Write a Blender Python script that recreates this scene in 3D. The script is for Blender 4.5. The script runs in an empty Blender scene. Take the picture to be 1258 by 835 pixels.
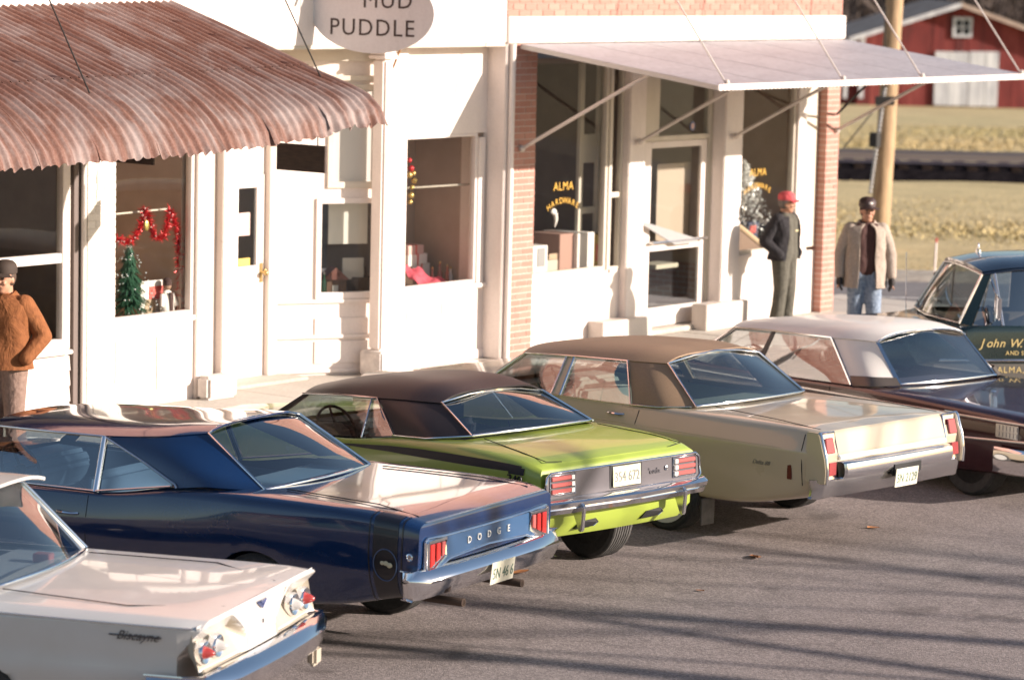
import bpy, bmesh, math, random
from mathutils import Vector, Matrix, Euler
random.seed(7)
R = math.radians
scene = bpy.context.scene
col = scene.collection

# ------------------------------------------------------------------ camera
CAM = Vector((0.0, -20.5002, 4.3981)); FPX = 3820.485; PIT = 0.123137; ROL = 0.023146; YAW = 0.648475
IMW, IMH = 1258.0, 835.0
cd = Vector((math.cos(YAW)*math.cos(PIT), math.sin(YAW)*math.cos(PIT), -math.sin(PIT)))
cr0 = Vector((math.sin(YAW), -math.cos(YAW), 0)); cu0 = cr0.cross(cd)
cr = cr0*math.cos(ROL) + cu0*math.sin(ROL); cu = cu0*math.cos(ROL) - cr0*math.sin(ROL)
camd = bpy.data.cameras.new('camera'); cam = bpy.data.objects.new('camera', camd); col.objects.link(cam)
m3 = Matrix((cr, cu, -cd)).transposed()
cam.matrix_world = Matrix.Translation(CAM) @ m3.to_4x4()
camd.sensor_width = 36; camd.lens = FPX/IMW*36; camd.clip_end = 3000; camd.clip_start = .1
camd.dof.use_dof = True; camd.dof.focus_distance = 23.0; camd.dof.aperture_fstop = 2.2
scene.camera = cam

# ------------------------------------------------------------------ world, sun, exposure
world = bpy.data.worlds.new('World'); scene.world = world; world.use_nodes = True
SUN_TRAVEL = Vector((-0.42, 1.0, -0.374)).normalized()
nt = world.node_tree; nt.nodes.clear()
sky = nt.nodes.new('ShaderNodeTexSky'); sky.sky_type = 'NISHITA'; sky.sun_disc = False
sky.sun_elevation = math.asin(-SUN_TRAVEL.z); sky.sun_rotation = math.atan2(-SUN_TRAVEL.x, -SUN_TRAVEL.y)
sky.air_density = 1.0; sky.dust_density = 1.0; sky.ozone_density = 1.0
bg = nt.nodes.new('ShaderNodeBackground'); bg.inputs[1].default_value = 0.08
wo = nt.nodes.new('ShaderNodeOutputWorld')
nt.links.new(sky.outputs[0], bg.inputs[0]); nt.links.new(bg.outputs[0], wo.inputs[0])
sd = bpy.data.lights.new('sun', 'SUN'); sd.energy = 4.8; sd.angle = R(0.53); sd.color = (1.0, 0.885, 0.80)
so = bpy.data.objects.new('sun', sd); col.objects.link(so)
so.location = (20, -40, 30); so.rotation_euler = SUN_TRAVEL.to_track_quat('-Z', 'Y').to_euler()
vs = scene.view_settings; vs.view_transform = 'Standard'; vs.look = 'None'; vs.exposure = 1.0; vs.gamma = 1.0
vs.use_curve_mapping = False
scene.render.engine = 'CYCLES'

# ------------------------------------------------------------------ pixel -> place helpers
def ray(x, y): return cd + cr*((x-IMW/2)/FPX) - cu*((y-IMH/2)/FPX)
def atY(x, y, Y=0.0):
    v = ray(x, y); return CAM + v*((Y-CAM.y)/v.y)
def atZ(x, y, Z=0.0):
    v = ray(x, y); return CAM + v*((Z-CAM.z)/v.z)
def atX(x, y, X):
    v = ray(x, y); return CAM + v*((X-CAM.x)/v.x)
def atD(x, y, D): return CAM + ray(x, y)*D
def atP(x, y, P, Nn):
    v = ray(x, y); return CAM + v*((P-CAM).dot(Nn)/v.dot(Nn))

# ------------------------------------------------------------------ object helpers
def tag(o, label=None, cat=None, group=None, kind=None):
    if label: o['label'] = label
    if cat: o['category'] = cat
    if group: o['group'] = group
    if kind: o['kind'] = kind
    return o
def setpar(o, parent):
    if parent is not None:
        o.parent = parent
        if parent.get('worldkids'):
            o.matrix_parent_inverse = Matrix.Translation(-Vector(parent['worldkids']))
            if parent.type == 'EMPTY': pass
def empty(name, loc=(0, 0, 0), rz=0.0, worldkids=False):
    o = bpy.data.objects.new(name, None); col.objects.link(o); o.location = loc; o.rotation_euler = (0, 0, rz)
    o.empty_display_size = .2
    if worldkids: o['worldkids'] = list(loc)
    return o
def thing(name, label, cat, loc=(0, 0, 0), rz=0.0, group=None, worldkids=False):
    o = empty(name, loc, rz, worldkids); tag(o, label, cat, group); return o
def link(name, me, mat, parent=None, smooth=None):
    if mat is not None and not me.materials:
        for m in (mat if isinstance(mat, (list, tuple)) else [mat]): me.materials.append(m)
    o = bpy.data.objects.new(name, me); col.objects.link(o)
    if smooth is not None:
        for p in me.polygons: p.use_smooth = True
        me.set_sharp_from_angle(angle=R(smooth))
    setpar(o, parent)
    return o
def mesh(name, verts, faces, mat, parent=None, smooth=None, weld=0.0):
    me = bpy.data.meshes.new(name)
    me.from_pydata([tuple(v) for v in verts], [], faces)
    bm = bmesh.new(); bm.from_mesh(me)
    if weld: bmesh.ops.remove_doubles(bm, verts=bm.verts, dist=weld)
    bmesh.ops.recalc_face_normals(bm, faces=bm.faces)
    bm.to_mesh(me); bm.free()
    return link(name, me, mat, parent, smooth)
class MB:
    """collects simple solids into one mesh"""
    def __init__(s): s.v = []; s.f = []; s.mi = []; s.cur = 0
    def add(s, vs, fs):
        b = len(s.v); s.v += [Vector(v) for v in vs]
        for f in fs: s.f.append([i+b for i in f]); s.mi.append(s.cur)
        return s
    def box(s, x0, x1, y0, y1, z0, z1, M=None):
        vs = [Vector((x, y, z)) for x in (x0, x1) for y in (y0, y1) for z in (z0, z1)]
        if M is not None: vs = [M @ v for v in vs]
        return s.add(vs, [(0,1,3,2),(4,6,7,5),(0,4,5,1),(2,3,7,6),(0,2,6,4),(1,5,7,3)])
    def prism(s, poly, axis_vec):
        a = Vector(axis_vec); n = len(poly); P = [Vector(q) for q in poly]
        return s.add(P+[q+a for q in P], [list(range(n))[::-1], list(range(n, 2*n))]+[(i, (i+1) % n, n+(i+1) % n, n+i) for i in range(n)])
    def tube(s, pts, r, n=6, cap=True):
        P = [Vector(q) for q in pts]; rs = r if isinstance(r, (list, tuple)) else [r]*len(P)
        vs = []; prev = None
        for i, q in enumerate(P):
            t = (P[min(i+1, len(P)-1)]-P[max(i-1, 0)]).normalized()
            up = Vector((0, 0, 1)) if abs(t.z) < .95 else Vector((1, 0, 0))
            if prev is None: a = t.cross(up).normalized()
            else: a = (prev-t*prev.dot(t)).normalized()
            prev = a; b = t.cross(a)
            for k in range(n):
                an = 2*math.pi*k/n; vs.append(q+a*math.cos(an)*rs[i]+b*math.sin(an)*rs[i])
        fs = []
        for i in range(len(P)-1):
            for k in range(n): fs.append((i*n+k, i*n+(k+1) % n, (i+1)*n+(k+1) % n, (i+1)*n+k))
        if cap: fs += [list(range(n))[::-1], list(range((len(P)-1)*n, len(P)*n))]
        return s.add(vs, fs)
    def ball(s, c, r, nu=10, nv=7, sc=(1, 1, 1)):
        c = Vector(c); vs = [c+Vector((0, 0, r*sc[2]))]
        for i in range(1, nv):
            th = math.pi*i/nv
            for k in range(nu):
                ph = 2*math.pi*k/nu
                vs.append(c+Vector((math.sin(th)*math.cos(ph)*r*sc[0], math.sin(th)*math.sin(ph)*r*sc[1], math.cos(th)*r*sc[2])))
        vs.append(c-Vector((0, 0, r*sc[2]))); L = len(vs)-1; fs = []
        for k in range(nu):
            fs.append((0, 1+k, 1+(k+1) % nu)); fs.append((L, L-nu+(k+1) % nu, L-nu+k))
        for i in range(nv-2):
            for k in range(nu):
                a = 1+i*nu; fs.append((a+k, a+nu+k, a+nu+(k+1) % nu, a+(k+1) % nu))
        return s.add(vs, fs)
    def lathe(s, prof, c, axis='z', n=20, M=None):
        """prof: list (radius, height)"""
        vs = []
        for (rr, h) in prof:
            for k in range(n):
                an = 2*math.pi*k/n; a, b = rr*math.cos(an), rr*math.sin(an)
                q = Vector((a, b, h)) if axis == 'z' else (Vector((h, a, b)) if axis == 'x' else Vector((a, h, b)))
                vs.append((M @ q if M is not None else q)+Vector(c))
        fs = []
        for i in range(len(prof)-1):
            for k in range(n): fs.append((i*n+k, i*n+(k+1) % n, (i+1)*n+(k+1) % n, (i+1)*n+k))
        if prof[0][0] > 1e-4: fs.append(list(range(n))[::-1])
        if prof[-1][0] > 1e-4: fs.append(list(range((len(prof)-1)*n, len(prof)*n)))
        return s.add(vs, fs)
    def grid(s, rows, closed=False):
        n = len(rows[0]); b = []; vs = [q for r in rows for q in r]; fs = []
        for i in range(len(rows)-1):
            for k in range(n-1 + (1 if closed else 0)): fs.append((i*n+k, i*n+(k+1) % n, (i+1)*n+(k+1) % n, (i+1)*n+k))
        return s.add(vs, fs)
    def build(s, name, mat, parent=None, smooth=None, bevel=0.0, weld=0.0, solid=0.0, seg=2):
        me = bpy.data.meshes.new(name); me.from_pydata([tuple(v) for v in s.v], [], s.f)
        mats = mat if isinstance(mat, (list, tuple)) else [mat]
        for m in mats: me.materials.append(m)
        if len(mats) > 1:
            for p, i in zip(me.polygons, s.mi): p.material_index = i
        bm = bmesh.new(); bm.from_mesh(me)
        if weld: bmesh.ops.remove_doubles(bm, verts=bm.verts, dist=weld)
        bmesh.ops.recalc_face_normals(bm, faces=bm.faces)
        if solid: bmesh.ops.solidify(bm, geom=bm.faces[:], thickness=solid)
        if bevel: 
            es = [e for e in bm.edges if len(e.link_faces) == 2 and e.calc_face_angle(0) > .5]
            bmesh.ops.bevel(bm, geom=es, offset=bevel, segments=seg, affect='EDGES', clamp_overlap=True)
        bm.to_mesh(me); bm.free()
        return link(name, me, None, parent, smooth if smooth is not None else (30 if bevel else None))
def box(name, x0, x1, y0, y1, z0, z1, mat, parent=None, bevel=0.0):
    return MB().box(x0, x1, y0, y1, z0, z1).build(name, mat, parent, bevel=bevel)

# ------------------------------------------------------------------ materials
MATS = {}
def principled(name, color, rough=.5, metal=0.0, coat=0.0, spec=.5, coat_rough=.03):
    m = bpy.data.materials.new(name); m.use_nodes = True
    b = m.node_tree.nodes['Principled BSDF']
    b.inputs['Base Color'].default_value = (*color, 1); b.inputs['Roughness'].default_value = rough
    b.inputs['Metallic'].default_value = metal; b.inputs['Coat Weight'].default_value = coat
    b.inputs['Coat Roughness'].default_value = coat_rough
    b.inputs['Specular IOR Level'].default_value = spec
    MATS[name] = m; return m
def N(m, t, **kw):
    n = m.node_tree.nodes.new(t)
    for k, v in kw.items(): setattr(n, k, v)
    return n
def L(m, a, b): m.node_tree.links.new(a, b)
def coords(m, scale=(1, 1, 1), obj=True, rot=(0, 0, 0)):
    tc = N(m, 'ShaderNodeTexCoord'); mp = N(m, 'ShaderNodeMapping')
    mp.inputs['Scale'].default_value = scale; mp.inputs['Rotation'].default_value = rot
    L(m, tc.outputs['Object' if obj else 'Generated'], mp.inputs[0]); return mp.outputs[0]
def noise(m, vec, scale, detail=5, rough=.55, dist=0.0):
    n = N(m, 'ShaderNodeTexNoise'); n.inputs['Scale'].default_value = scale; n.inputs['Detail'].default_value = detail
    n.inputs['Roughness'].default_value = rough; n.inputs['Distortion'].default_value = dist
    L(m, vec, n.inputs['Vector']); return n.outputs['Fac']
def ramp(m, fac, stops):
    r = N(m, 'ShaderNodeValToRGB'); e = r.color_ramp.elements
    while len(e) < len(stops): e.new(.5)
    for i, (p, c) in enumerate(stops):
        e[i].position = p; e[i].color = (*c, 1) if len(c) == 3 else c
    L(m, fac, r.inputs[0]); return r.outputs[0]
def mixc(m, fac, a, b, mode='MIX'):
    x = N(m, 'ShaderNodeMix', data_type='RGBA', blend_type=mode)
    for s, v in ((0, fac), (6, a), (7, b)):
        if isinstance(v, (int, float)): x.inputs[s].default_value = v
        elif isinstance(v, tuple): x.inputs[s].default_value = (*v, 1)
        else: L(m, v, x.inputs[s])
    return x.outputs[2]
def bump(m, h, strength=.3, dist=.01):
    b = N(m, 'ShaderNodeBump'); b.inputs['Strength'].default_value = strength; b.inputs['Distance'].default_value = dist
    L(m, h, b.inputs['Height']); L(m, b.outputs[0], m.node_tree.nodes['Principled BSDF'].inputs['Normal'])
def bc(m): return m.node_tree.nodes['Principled BSDF'].inputs['Base Color']
def rg(m): return m.node_tree.nodes['Principled BSDF'].inputs['Roughness']
def varied(name, stops, scale, rough=.8, detail=6, bumpd=.004, bstr=.3, stretch=(1, 1, 1), **kw):
    m = principled(name, stops[0][1], rough, **kw); v = coords(m, stretch)
    f = noise(m, v, scale, detail); L(m, ramp(m, f, stops), bc(m))
    if bumpd: bump(m, f, bstr, bumpd)
    return m
def randcol(m, spread=.25):
    """per-object brightness variation"""
    oi = N(m, 'ShaderNodeObjectInfo'); return oi.outputs['Random']
def glass(name, tint=(.9, .95, .93), refl=1.0, base=.04):
    m = bpy.data.materials.new(name); m.use_nodes = True; n = m.node_tree; n.nodes.clear()
    o = N(m, 'ShaderNodeOutputMaterial'); mx = N(m, 'ShaderNodeMixShader'); t = N(m, 'ShaderNodeBsdfTransparent')
    g = N(m, 'ShaderNodeBsdfGlossy'); g.inputs['Roughness'].default_value = .01; g.inputs[0].default_value = (refl, refl, refl, 1)
    t.inputs[0].default_value = (*tint, 1)
    ge = N(m, 'ShaderNodeNewGeometry'); dt = N(m, 'ShaderNodeVectorMath', operation='DOT_PRODUCT'); L(m, ge.outputs['Normal'], dt.inputs[0]); L(m, ge.outputs['Incoming'], dt.inputs[1])
    ab = N(m, 'ShaderNodeMath', operation='ABSOLUTE'); L(m, dt.outputs['Value'], ab.inputs[0])
    sb = N(m, 'ShaderNodeMath', operation='SUBTRACT'); sb.inputs[0].default_value = 1.0; L(m, ab.outputs[0], sb.inputs[1]); sb.use_clamp = True
    pw = N(m, 'ShaderNodeMath', operation='POWER'); L(m, sb.outputs[0], pw.inputs[0]); pw.inputs[1].default_value = 5.0
    ad = N(m, 'ShaderNodeMath', operation='MULTIPLY_ADD'); L(m, pw.outputs[0], ad.inputs[0]); ad.inputs[1].default_value = .95; ad.inputs[2].default_value = base; ad.use_clamp = True
    L(m, ad.outputs[0], mx.inputs[0]); L(m, t.outputs[0], mx.inputs[1]); L(m, g.outputs[0], mx.inputs[2]); L(m, mx.outputs[0], o.inputs[0])
    MATS[name] = m; return m
def dirty_white(name, colr=(.775, .685, .625), lo=(.69, .60, .54), scale=3.0, rough=.6):
    m = principled(name, colr, rough); v = coords(m, (1, 1, .35))
    f = noise(m, v, scale, 8, .6); c1 = ramp(m, f, [(.3, lo), (.55, colr)])
    f2 = noise(m, coords(m, (1, 1, 1)), 40, 3)
    c2 = mixc(m, .12, c1, ramp(m, f2, [(.35, (.45, .4, .36)), (.6, colr)]))
    pe = noise(m, coords(m, (1, 1, .55)), 7, 9, .72, .4); pk = ramp(m, pe, [(.30, (1, 1, 1)), (.335, (0, 0, 0))])
    L(m, mixc(m, mixc(m, .75, (0, 0, 0), pk), c2, (.36, .31, .265)), bc(m)); bump(m, f2, .12, .003); return m

WHITE = dirty_white('white_paint')
WHITE2 = dirty_white('old_white_paint', (.62, .55, .49), (.52, .45, .39), 2.2)
CREAM = dirty_white('cream_paint', (.62, .555, .46), (.52, .46, .37), 2.5)
CHROME = principled('chrome', (.78, .78, .80), .08, 1.0)
DULLCHROME = principled('dull_chrome', (.62, .61, .62), .22, 1.0)
BLACKRUB = varied('tyre_rubber', [(.3, (.018, .017, .017)), (.7, (.035, .033, .032))], 30, .75)
TREAD = varied('worn_tread', [(.3, (.05, .047, .045)), (.7, (.09, .085, .08))], 30, .85)
BLACKTRIM = principled('black_trim', (.012, .012, .013), .5)
SEAM = principled('panel_gap', (.01, .01, .01), .8)
REDLENS = principled('red_lens', (.42, .022, .018), .12, 0, 1.0)
PINKLENS = principled('faded_red_lens', (.42, .10, .09), .2, 0, .8)
WHITELENS = principled('clear_lens', (.75, .73, .68), .15, 0, .8)
AMBER = principled('amber_lens', (.6, .25, .05), .2, 0, .6)
UNDER = principled('underbody', (.02, .018, .016), .9)
CARGLASS = glass('car_glass', (.62, .69, .70), base=.22)
SHOPGLASS = glass('shop_glass', (.93, .94, .92), base=.035)
WOODDARK = varied('dark_wood', [(.3, (.035, .02, .014)), (.7, (.07, .04, .028))], 8, .6, stretch=(1, 1, 6))
# ================================================================== SETTING
GZ = -0.285     # street level; the pavement in front of the shops is Z = 0
EH = Vector((math.cos(YAW), math.sin(YAW), 0)); ER = Vector((math.sin(YAW), -math.cos(YAW), 0))
C0 = Vector((CAM.x, CAM.y, 0))
def dl(D, l, z): return C0 + EH*D + ER*l + Vector((0, 0, z))
def terrain(D, l=0.0):
    if D < 47: return GZ-.03
    if D < 85: return GZ-.03-(D-47)/38*.66
    if D < 160: return -.975-(D-85)/65*1.42
    if D < 185: return -2.61-(D-160)/25*.1
    return -2.71+(D-185)*.105

# --- ground sheet (dry winter grass)
m = principled('dry_grass_ground', (.3, .24, .12), .95)
v = coords(m); f1 = noise(m, v, .05, 5); f2 = noise(m, v, .6, 6, .65); f3 = noise(m, v, 9, 4)
ca = ramp(m, f1, [(.35, (.54, .395, .185)), (.5, (.46, .35, .15)), (.65, (.31, .285, .10))])
cb = ramp(m, f2, [(.3, (.22, .17, .08)), (.62, (.60, .45, .23))])
c = mixc(m, .6, ca, cb); c = mixc(m, .35, c, ramp(m, f3, [(.35, (.22, .17, .075)), (.65, (.58, .44, .23))]))
L(m, c, bc(m)); bump(m, f3, .5, .04); GRASSG = m
Ds = [-80, -20, 20, 40, 47, 52, 58, 64, 70, 76, 82, 88, 95, 105, 118, 130, 145, 160, 172, 185, 200, 220, 250, 300, 400]
ls = [-260, -120, -60, -30, -15, -8, 0, 6, 12, 18, 24, 30, 40, 60, 90, 150, 260]
rnd = random.Random(3)
rows = [[dl(D, l, terrain(D)+(rnd.uniform(-.09, .09) if 50 < D < 130 else 0)) for l in ls] for D in Ds]
g = MB().grid(rows).build('ground', GRASSG, smooth=180); tag(g, kind='structure')

# --- asphalt: one sheet for the parking street and the cross road behind
m = principled('asphalt', (.2, .18, .165), .92)
v = coords(m); big = noise(m, v, .35, 6, .6); mid = noise(m, v, 2.6, 6, .6)
vor = N(m, 'ShaderNodeTexVoronoi'); vor.inputs['Scale'].default_value = 75; L(m, v, vor.inputs['Vector'])
vor2 = N(m, 'ShaderNodeTexVoronoi'); vor2.inputs['Scale'].default_value = 170; L(m, v, vor2.inputs['Vector'])
base = ramp(m, big, [(.3, (.175, .150, .138)), (.5, (.225, .196, .18)), (.7, (.265, .234, .215))])
base = mixc(m, .45, base, ramp(m, mid, [(.3, (.13, .112, .102)), (.62, (.30, .265, .242))]))
st = ramp(m, vor.outputs['Color'], [(.15, (.08, .07, .065)), (.5, (.22, .193, .177)), (.85, (.46, .415, .38))])
base = mixc(m, .45, base, st)
stain = ramp(m, noise(m, coords(m, (.5, 1, 1)), .9, 3, .5), [(.30, (1, 1, 1)), (.38, (0, 0, 0))])
base = mixc(m, mixc(m, .5, (0, 0, 0), stain), base, (.10, .085, .075))
vc = N(m, 'ShaderNodeTexVoronoi', feature='DISTANCE_TO_EDGE'); vc.inputs['Scale'].default_value = .42
wv = N(m, 'ShaderNodeVectorMath', operation='ADD'); nz = N(m, 'ShaderNodeTexNoise'); nz.inputs['Scale'].default_value = 1.6; nz.inputs['Detail'].default_value = 6; L(m, v, nz.inputs['Vector']); L(m, v, wv.inputs[0]); L(m, nz.outputs['Color'], wv.inputs[1]); L(m, wv.outputs[0], vc.inputs['Vector'])
crk = ramp(m, vc.outputs['Distance'], [(.0, (1, 1, 1)), (.010, (0, 0, 0))]); base = mixc(m, mixc(m, .35, (0, 0, 0), crk), base, (.06, .05, .046))
spt_ = N(m, 'ShaderNodeTexVoronoi'); spt_.inputs['Scale'].default_value = 1.1; L(m, wv.outputs[0], spt_.inputs['Vector']); oil = ramp(m, spt_.outputs['Distance'], [(.10, (1, 1, 1)), (.22, (0, 0, 0))]); base = mixc(m, mixc(m, .45, (0, 0, 0), oil), base, (.07, .058, .052))
base = mixc(m, 1.0, base, (.93, .87, .87), 'MULTIPLY')
L(m, base, bc(m)); hsum = N(m, 'ShaderNodeMath', operation='ADD'); L(m, vor.outputs['Distance'], hsum.inputs[0]); L(m, vor2.outputs['Distance'], hsum.inputs[1])
bump(m, hsum.outputs[0], .5, .006); ASPH = m
rows = [[dl(D, l, GZ) for l in (-150, -60, -20, 0, 20, 60, 150)] for D in (-40, 0, 20, 46)]
street = MB().grid(rows).build('street', ASPH); tag(street, kind='structure')
CROSSM = varied('dark_asphalt', [(.3, (.12, .108, .108)), (.7, (.19, .172, .168))], 8, .95, bumpd=.006)
o = MB().grid([[dl(D, l, GZ+.004) for l in (-60, 0, 30, 100)] for D in (40.2, 45.9)]).build('cross_road', CROSSM); tag(o, kind='structure')
# painted edge lines and gravel shoulder of the cross road
PAINT = varied('road_paint', [(.35, (.28, .26, .24)), (.6, (.62, .6, .56))], 12, .8)
for D, w in ((42.0, .12), (43.6, .14)):
    o = MB().grid([[dl(D+dd, l, GZ+.009) for l in (-2, 10, 30)] for dd in (0, w)]).build('road_marking', PAINT, street)
m = varied('shoulder_gravel', [(.3, (.22, .18, .14)), (.7, (.46, .40, .32))], 6, .95, bumpd=.03)
sh = MB().grid([[dl(46+dd, l, GZ+(.03 if dd else 0)-(.02 if dd > 1 else 0)) for l in (-150, 0, 10, 20, 40, 150)] for dd in (0, .5, 1.7)]).build('road_shoulder', m); tag(sh, kind='structure')

# --- raised pavement with kerb
m = principled('concrete', (.42, .385, .335), .85); v = coords(m)
f = noise(m, v, .9, 7, .6); f2 = noise(m, v, 25, 4)
L(m, mixc(m, .3, ramp(m, f, [(.3, (.36, .325, .275)), (.62, (.52, .475, .41))]), ramp(m, f2, [(.3, (.25, .22, .19)), (.65, (.55, .5, .44))])), bc(m)); bump(m, f2, .3, .004); CONC = m
PVX1 = 35.6
pav = empty('pavement', (20, -1.2, 0), worldkids=True); tag(pav, kind='structure')
x = 5.0; k = 0
while x < PVX1-.2:
    x1 = min(x+1.5, PVX1)
    for (y0, y1) in ((-2.55, -1.15), (-1.14, 1.0)):
        MB().box(x+.006, x1-.006, y0, y1-.006, GZ, rnd.uniform(-.004, .003)).build('paving_slab', CONC, pav, bevel=.008, seg=1)
    MB().box(x+.004, x1-.004, -2.72, -2.56, GZ-.02, -.005).build('kerb_stone', CONC, pav, bevel=.02)
    x = x1
MB().box(5, PVX1, -2.6, 1.0, GZ-.05, -.02).build('bedding', CONC, pav)

# ================================================================== RAILWAY
cind = varied('cinder_ballast', [(.3, (.006, .005, .006)), (.7, (.018, .015, .016))], 4, .95, bumpd=.06, bstr=.6, spec=0.0)
TD = 76.5
def rl(D, l, z): return dl(D, l, terrain(TD)+z)
trk = empty('railway_track', dl(TD, 14, terrain(TD)), worldkids=True)
tag(trk, 'railway track on a dark cinder bed crossing the field before the barn', 'railway')
LL = [-30+i*3 for i in range(34)]
rr_ = random.Random(5)
MB().grid([[rl(TD-2.0, l, -.12) for l in LL], [rl(TD-1.4+rr_.uniform(-.05, .05), l, .24) for l in LL], [rl(TD-1.0, l, .36) for l in LL], [rl(TD+1.1, l, .36) for l in LL], [rl(TD+2.3, l, -.15) for l in LL]]).build('cinder_bed', cind, trk)
TIE = varied('creosote_tie', [(.3, (.02, .014, .012)), (.7, (.05, .036, .03))], 5, .9, spec=0.0)
RAILM = principled('rail_steel', (.32, .27, .28), .35, .9)
tm = None
for i in range(110):
    l = -6+i*.55
    if tm is None:
        o = MB().box(-1.25, 1.25, -.12, .12, 0, .17).build('tie', TIE, trk); tm = o.data
    else:
        o = bpy.data.objects.new('tie', tm); col.objects.link(o); setpar(o, trk)
    o.matrix_world = Matrix.Identity(4)
    o.location = rl(TD, l, .205); o.rotation_euler = (0, 0, YAW+rr_.uniform(-.02, .02))
MB().grid([[rl(TD+dd, l, .385) for l in LL] for dd in (-.62, .62)]).build('crib_ballast', varied('crib_stone_lit', [(.3, (.05, .042, .05)), (.7, (.10, .085, .095))], 5, .95, spec=0.0), trk)  # paler than the bed: the ballast's sunlit look is put into its colour
for dd in (-.72, .72):
    mb = MB()
    a = rl(TD+dd, -30, .49); b = rl(TD+dd, 69, .49)
    for (w, z0, z1) in ((.07, 0, .03), (.02, .03, .12), (.036, .12, .16)):
        A = [a-EH*w+Vector((0, 0, z0)), a+EH*w+Vector((0, 0, z0)), a+EH*w+Vector((0, 0, z1)), a-EH*w+Vector((0, 0, z1))]
        mb.prism(A, b-a)
    mb.build('rail', RAILM, trk)

# ================================================================== DRY GRASS (uncountable)
gv = []; gf = []; gr = random.Random(11)
for i in range(78000):
    D = 47.9+(gr.random()**1.3)*72
    l = gr.uniform(-2+D*.06, 2.5+D*.25)
    if TD-2.1 < D < TD+2.2: continue
    p = dl(D, l, terrain(D)-.05); h = gr.uniform(.03, .10)
    a = gr.uniform(0, math.pi); w = gr.uniform(.02, .045); t = Vector((math.cos(a), math.sin(a), 0))*w
    lean = Vector((gr.uniform(-.1, .1), gr.uniform(-.1, .1), h))
    b = len(gv); gv += [p-t, p+t, p+lean]; gf.append((b, b+1, b+2))
m = principled('dry_grass', (.3, .23, .11), .9); v = coords(m)
f = noise(m, v, .07, 4); f2 = noise(m, v, 3.0, 3)
L(m, mixc(m, .55, ramp(m, f, [(.38, (.54, .40, .19)), (.52, (.44, .345, .15)), (.66, (.28, .265, .10))]), ramp(m, f2, [(.3, (.33, .25, .12)), (.7, (.62, .48, .26))])), bc(m))
grass = mesh('grass', gv, gf, m); tag(grass, 'dry winter grass over the field beyond the cross road', 'grass', kind='stuff')

# ================================================================== BARN
BD = 150.0
bp = lambda x, y: atD(x, y, BD)
bz = terrain(BD); 
bA = bp(1052, 130); bA.z = bz; bB = bp(1310, 130); bB.z = bz       # near wall, left and right ground corners
bx_ = (bB-bA).normalized(); W_ = (bB-bA).length; bn = Vector((bx_.y, -bx_.x, 0)); 
if bn.dot(EH) > 0: bn = -bn
barn = thing('red_barn', 'weathered red gabled barn with white doors beyond the railway track', 'barn', tuple(bA), worldkids=True)
BRED = principled('barn_red', (.30, .035, .03), .85); v = coords(BRED, (1, 1, .15))
L(BRED, ramp(BRED, noise(BRED, v, 2.2, 6, .6), [(.3, (.09, .018, .016)), (.5, (.19, .028, .024)), (.72, (.28, .06, .048))]), bc(BRED))
BWHT = varied('barn_white_boards', [(.3, (.42, .42, .44)), (.6, (.70, .69, .68))], 2.5, .8, stretch=(1, 1, .2))
BROOF = varied('barn_roof', [(.3, (.34, .25, .20)), (.7, (.50, .39, .32))], 1.2, .9, spec=0.0)
peak = bp(1176, 8).z-bz+.1; eave = bp(1052, 44).z-bz
pt = (bp(1176, 60)-bA).dot(bx_)
def bw(s, z, off=0.0): return bA+bx_*s+Vector((0, 0, z))+bn*off
roofz = lambda s: eave+(peak-eave)*(s/pt) if s < pt else peak-(peak-eave)*1.0*((s-pt)/pt)
s = 0.0; i = 0; rb = random.Random(2)
while s < W_:
    w = rb.uniform(.24, .34); e = min(s+w, W_)
    if e-s > .02:
        P = [bw(s+.006, 0, 0), bw(e-.006, 0, 0), bw(e-.006, max(.5, roofz(e)), 0), bw(s+.006, max(.5, roofz(s)), 0)]
        MB().prism(P, bn*rb.uniform(.025, .05)).build('board', BRED, barn)
    s = e
# back volume
MB().prism([bw(0, 0, -.01), bw(W_, 0, -.01), bw(W_, roofz(W_), -.01), bw(pt, peak, -.01), bw(0, eave, -.01)], -bn*12).build('barn_body', BRED, barn)
for (s0, s1) in ((-.5, pt), (pt, 2*pt+.5)):
    z0, z1 = (roofz(s0) if s0 > 0 else eave-.5*(peak-eave)/pt), (peak if s0 < pt else eave-.5*(peak-eave)/pt)
    z0 = z0 if s0 < pt else peak
    P = [bw(s0, z0, .45), bw(s1, z1, .45), bw(s1, z1+.1, .45), bw(s0, z0+.1, .45)]
    MB().prism(P, -bn*13).build('roof', BROOF, barn)
    P = [bw(s0, z0-.12, .47), bw(s1, z1-.12, .47), bw(s1, z1+.09, .47), bw(s0, z0+.09, .47)]
    MB().prism(P, bn*.06).build('barge_board', BWHT if s0 < 0 else BROOF, barn)
def bloc(x, y): 
    q = bp(x, y)-bA; return q.dot(bx_), q.z
for (xa, xb) in ((1147, 1188), (1189, 1225)):
    s0, _ = bloc(xa, 100); s1, _ = bloc(xb, 100); zt = bloc(xa, 63)[1]; n_ = 7
    d_ = MB().prism([bw(s0, .05, .06), bw(s1, .05, .06), bw(s1, zt, .06), bw(s0, zt, .06)], bn*.04).build('barn_door', BWHT, barn)
    for k in range(n_):
        a = s0+(s1-s0)*k/n_; b = s0+(s1-s0)*(k+1)/n_
        MB().prism([bw(a+.012, .05+rb.uniform(0, .1), .10), bw(b-.012, .05, .10), bw(b-.012, zt+rb.uniform(-.04, .03), .10), bw(a+.012, zt, .10)], bn*rb.uniform(.02, .04)).build('plank', BWHT, d_)
s0, z1 = bloc(1169, 21); s1, z0 = bloc(1192, 46)
wn = MB()
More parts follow.
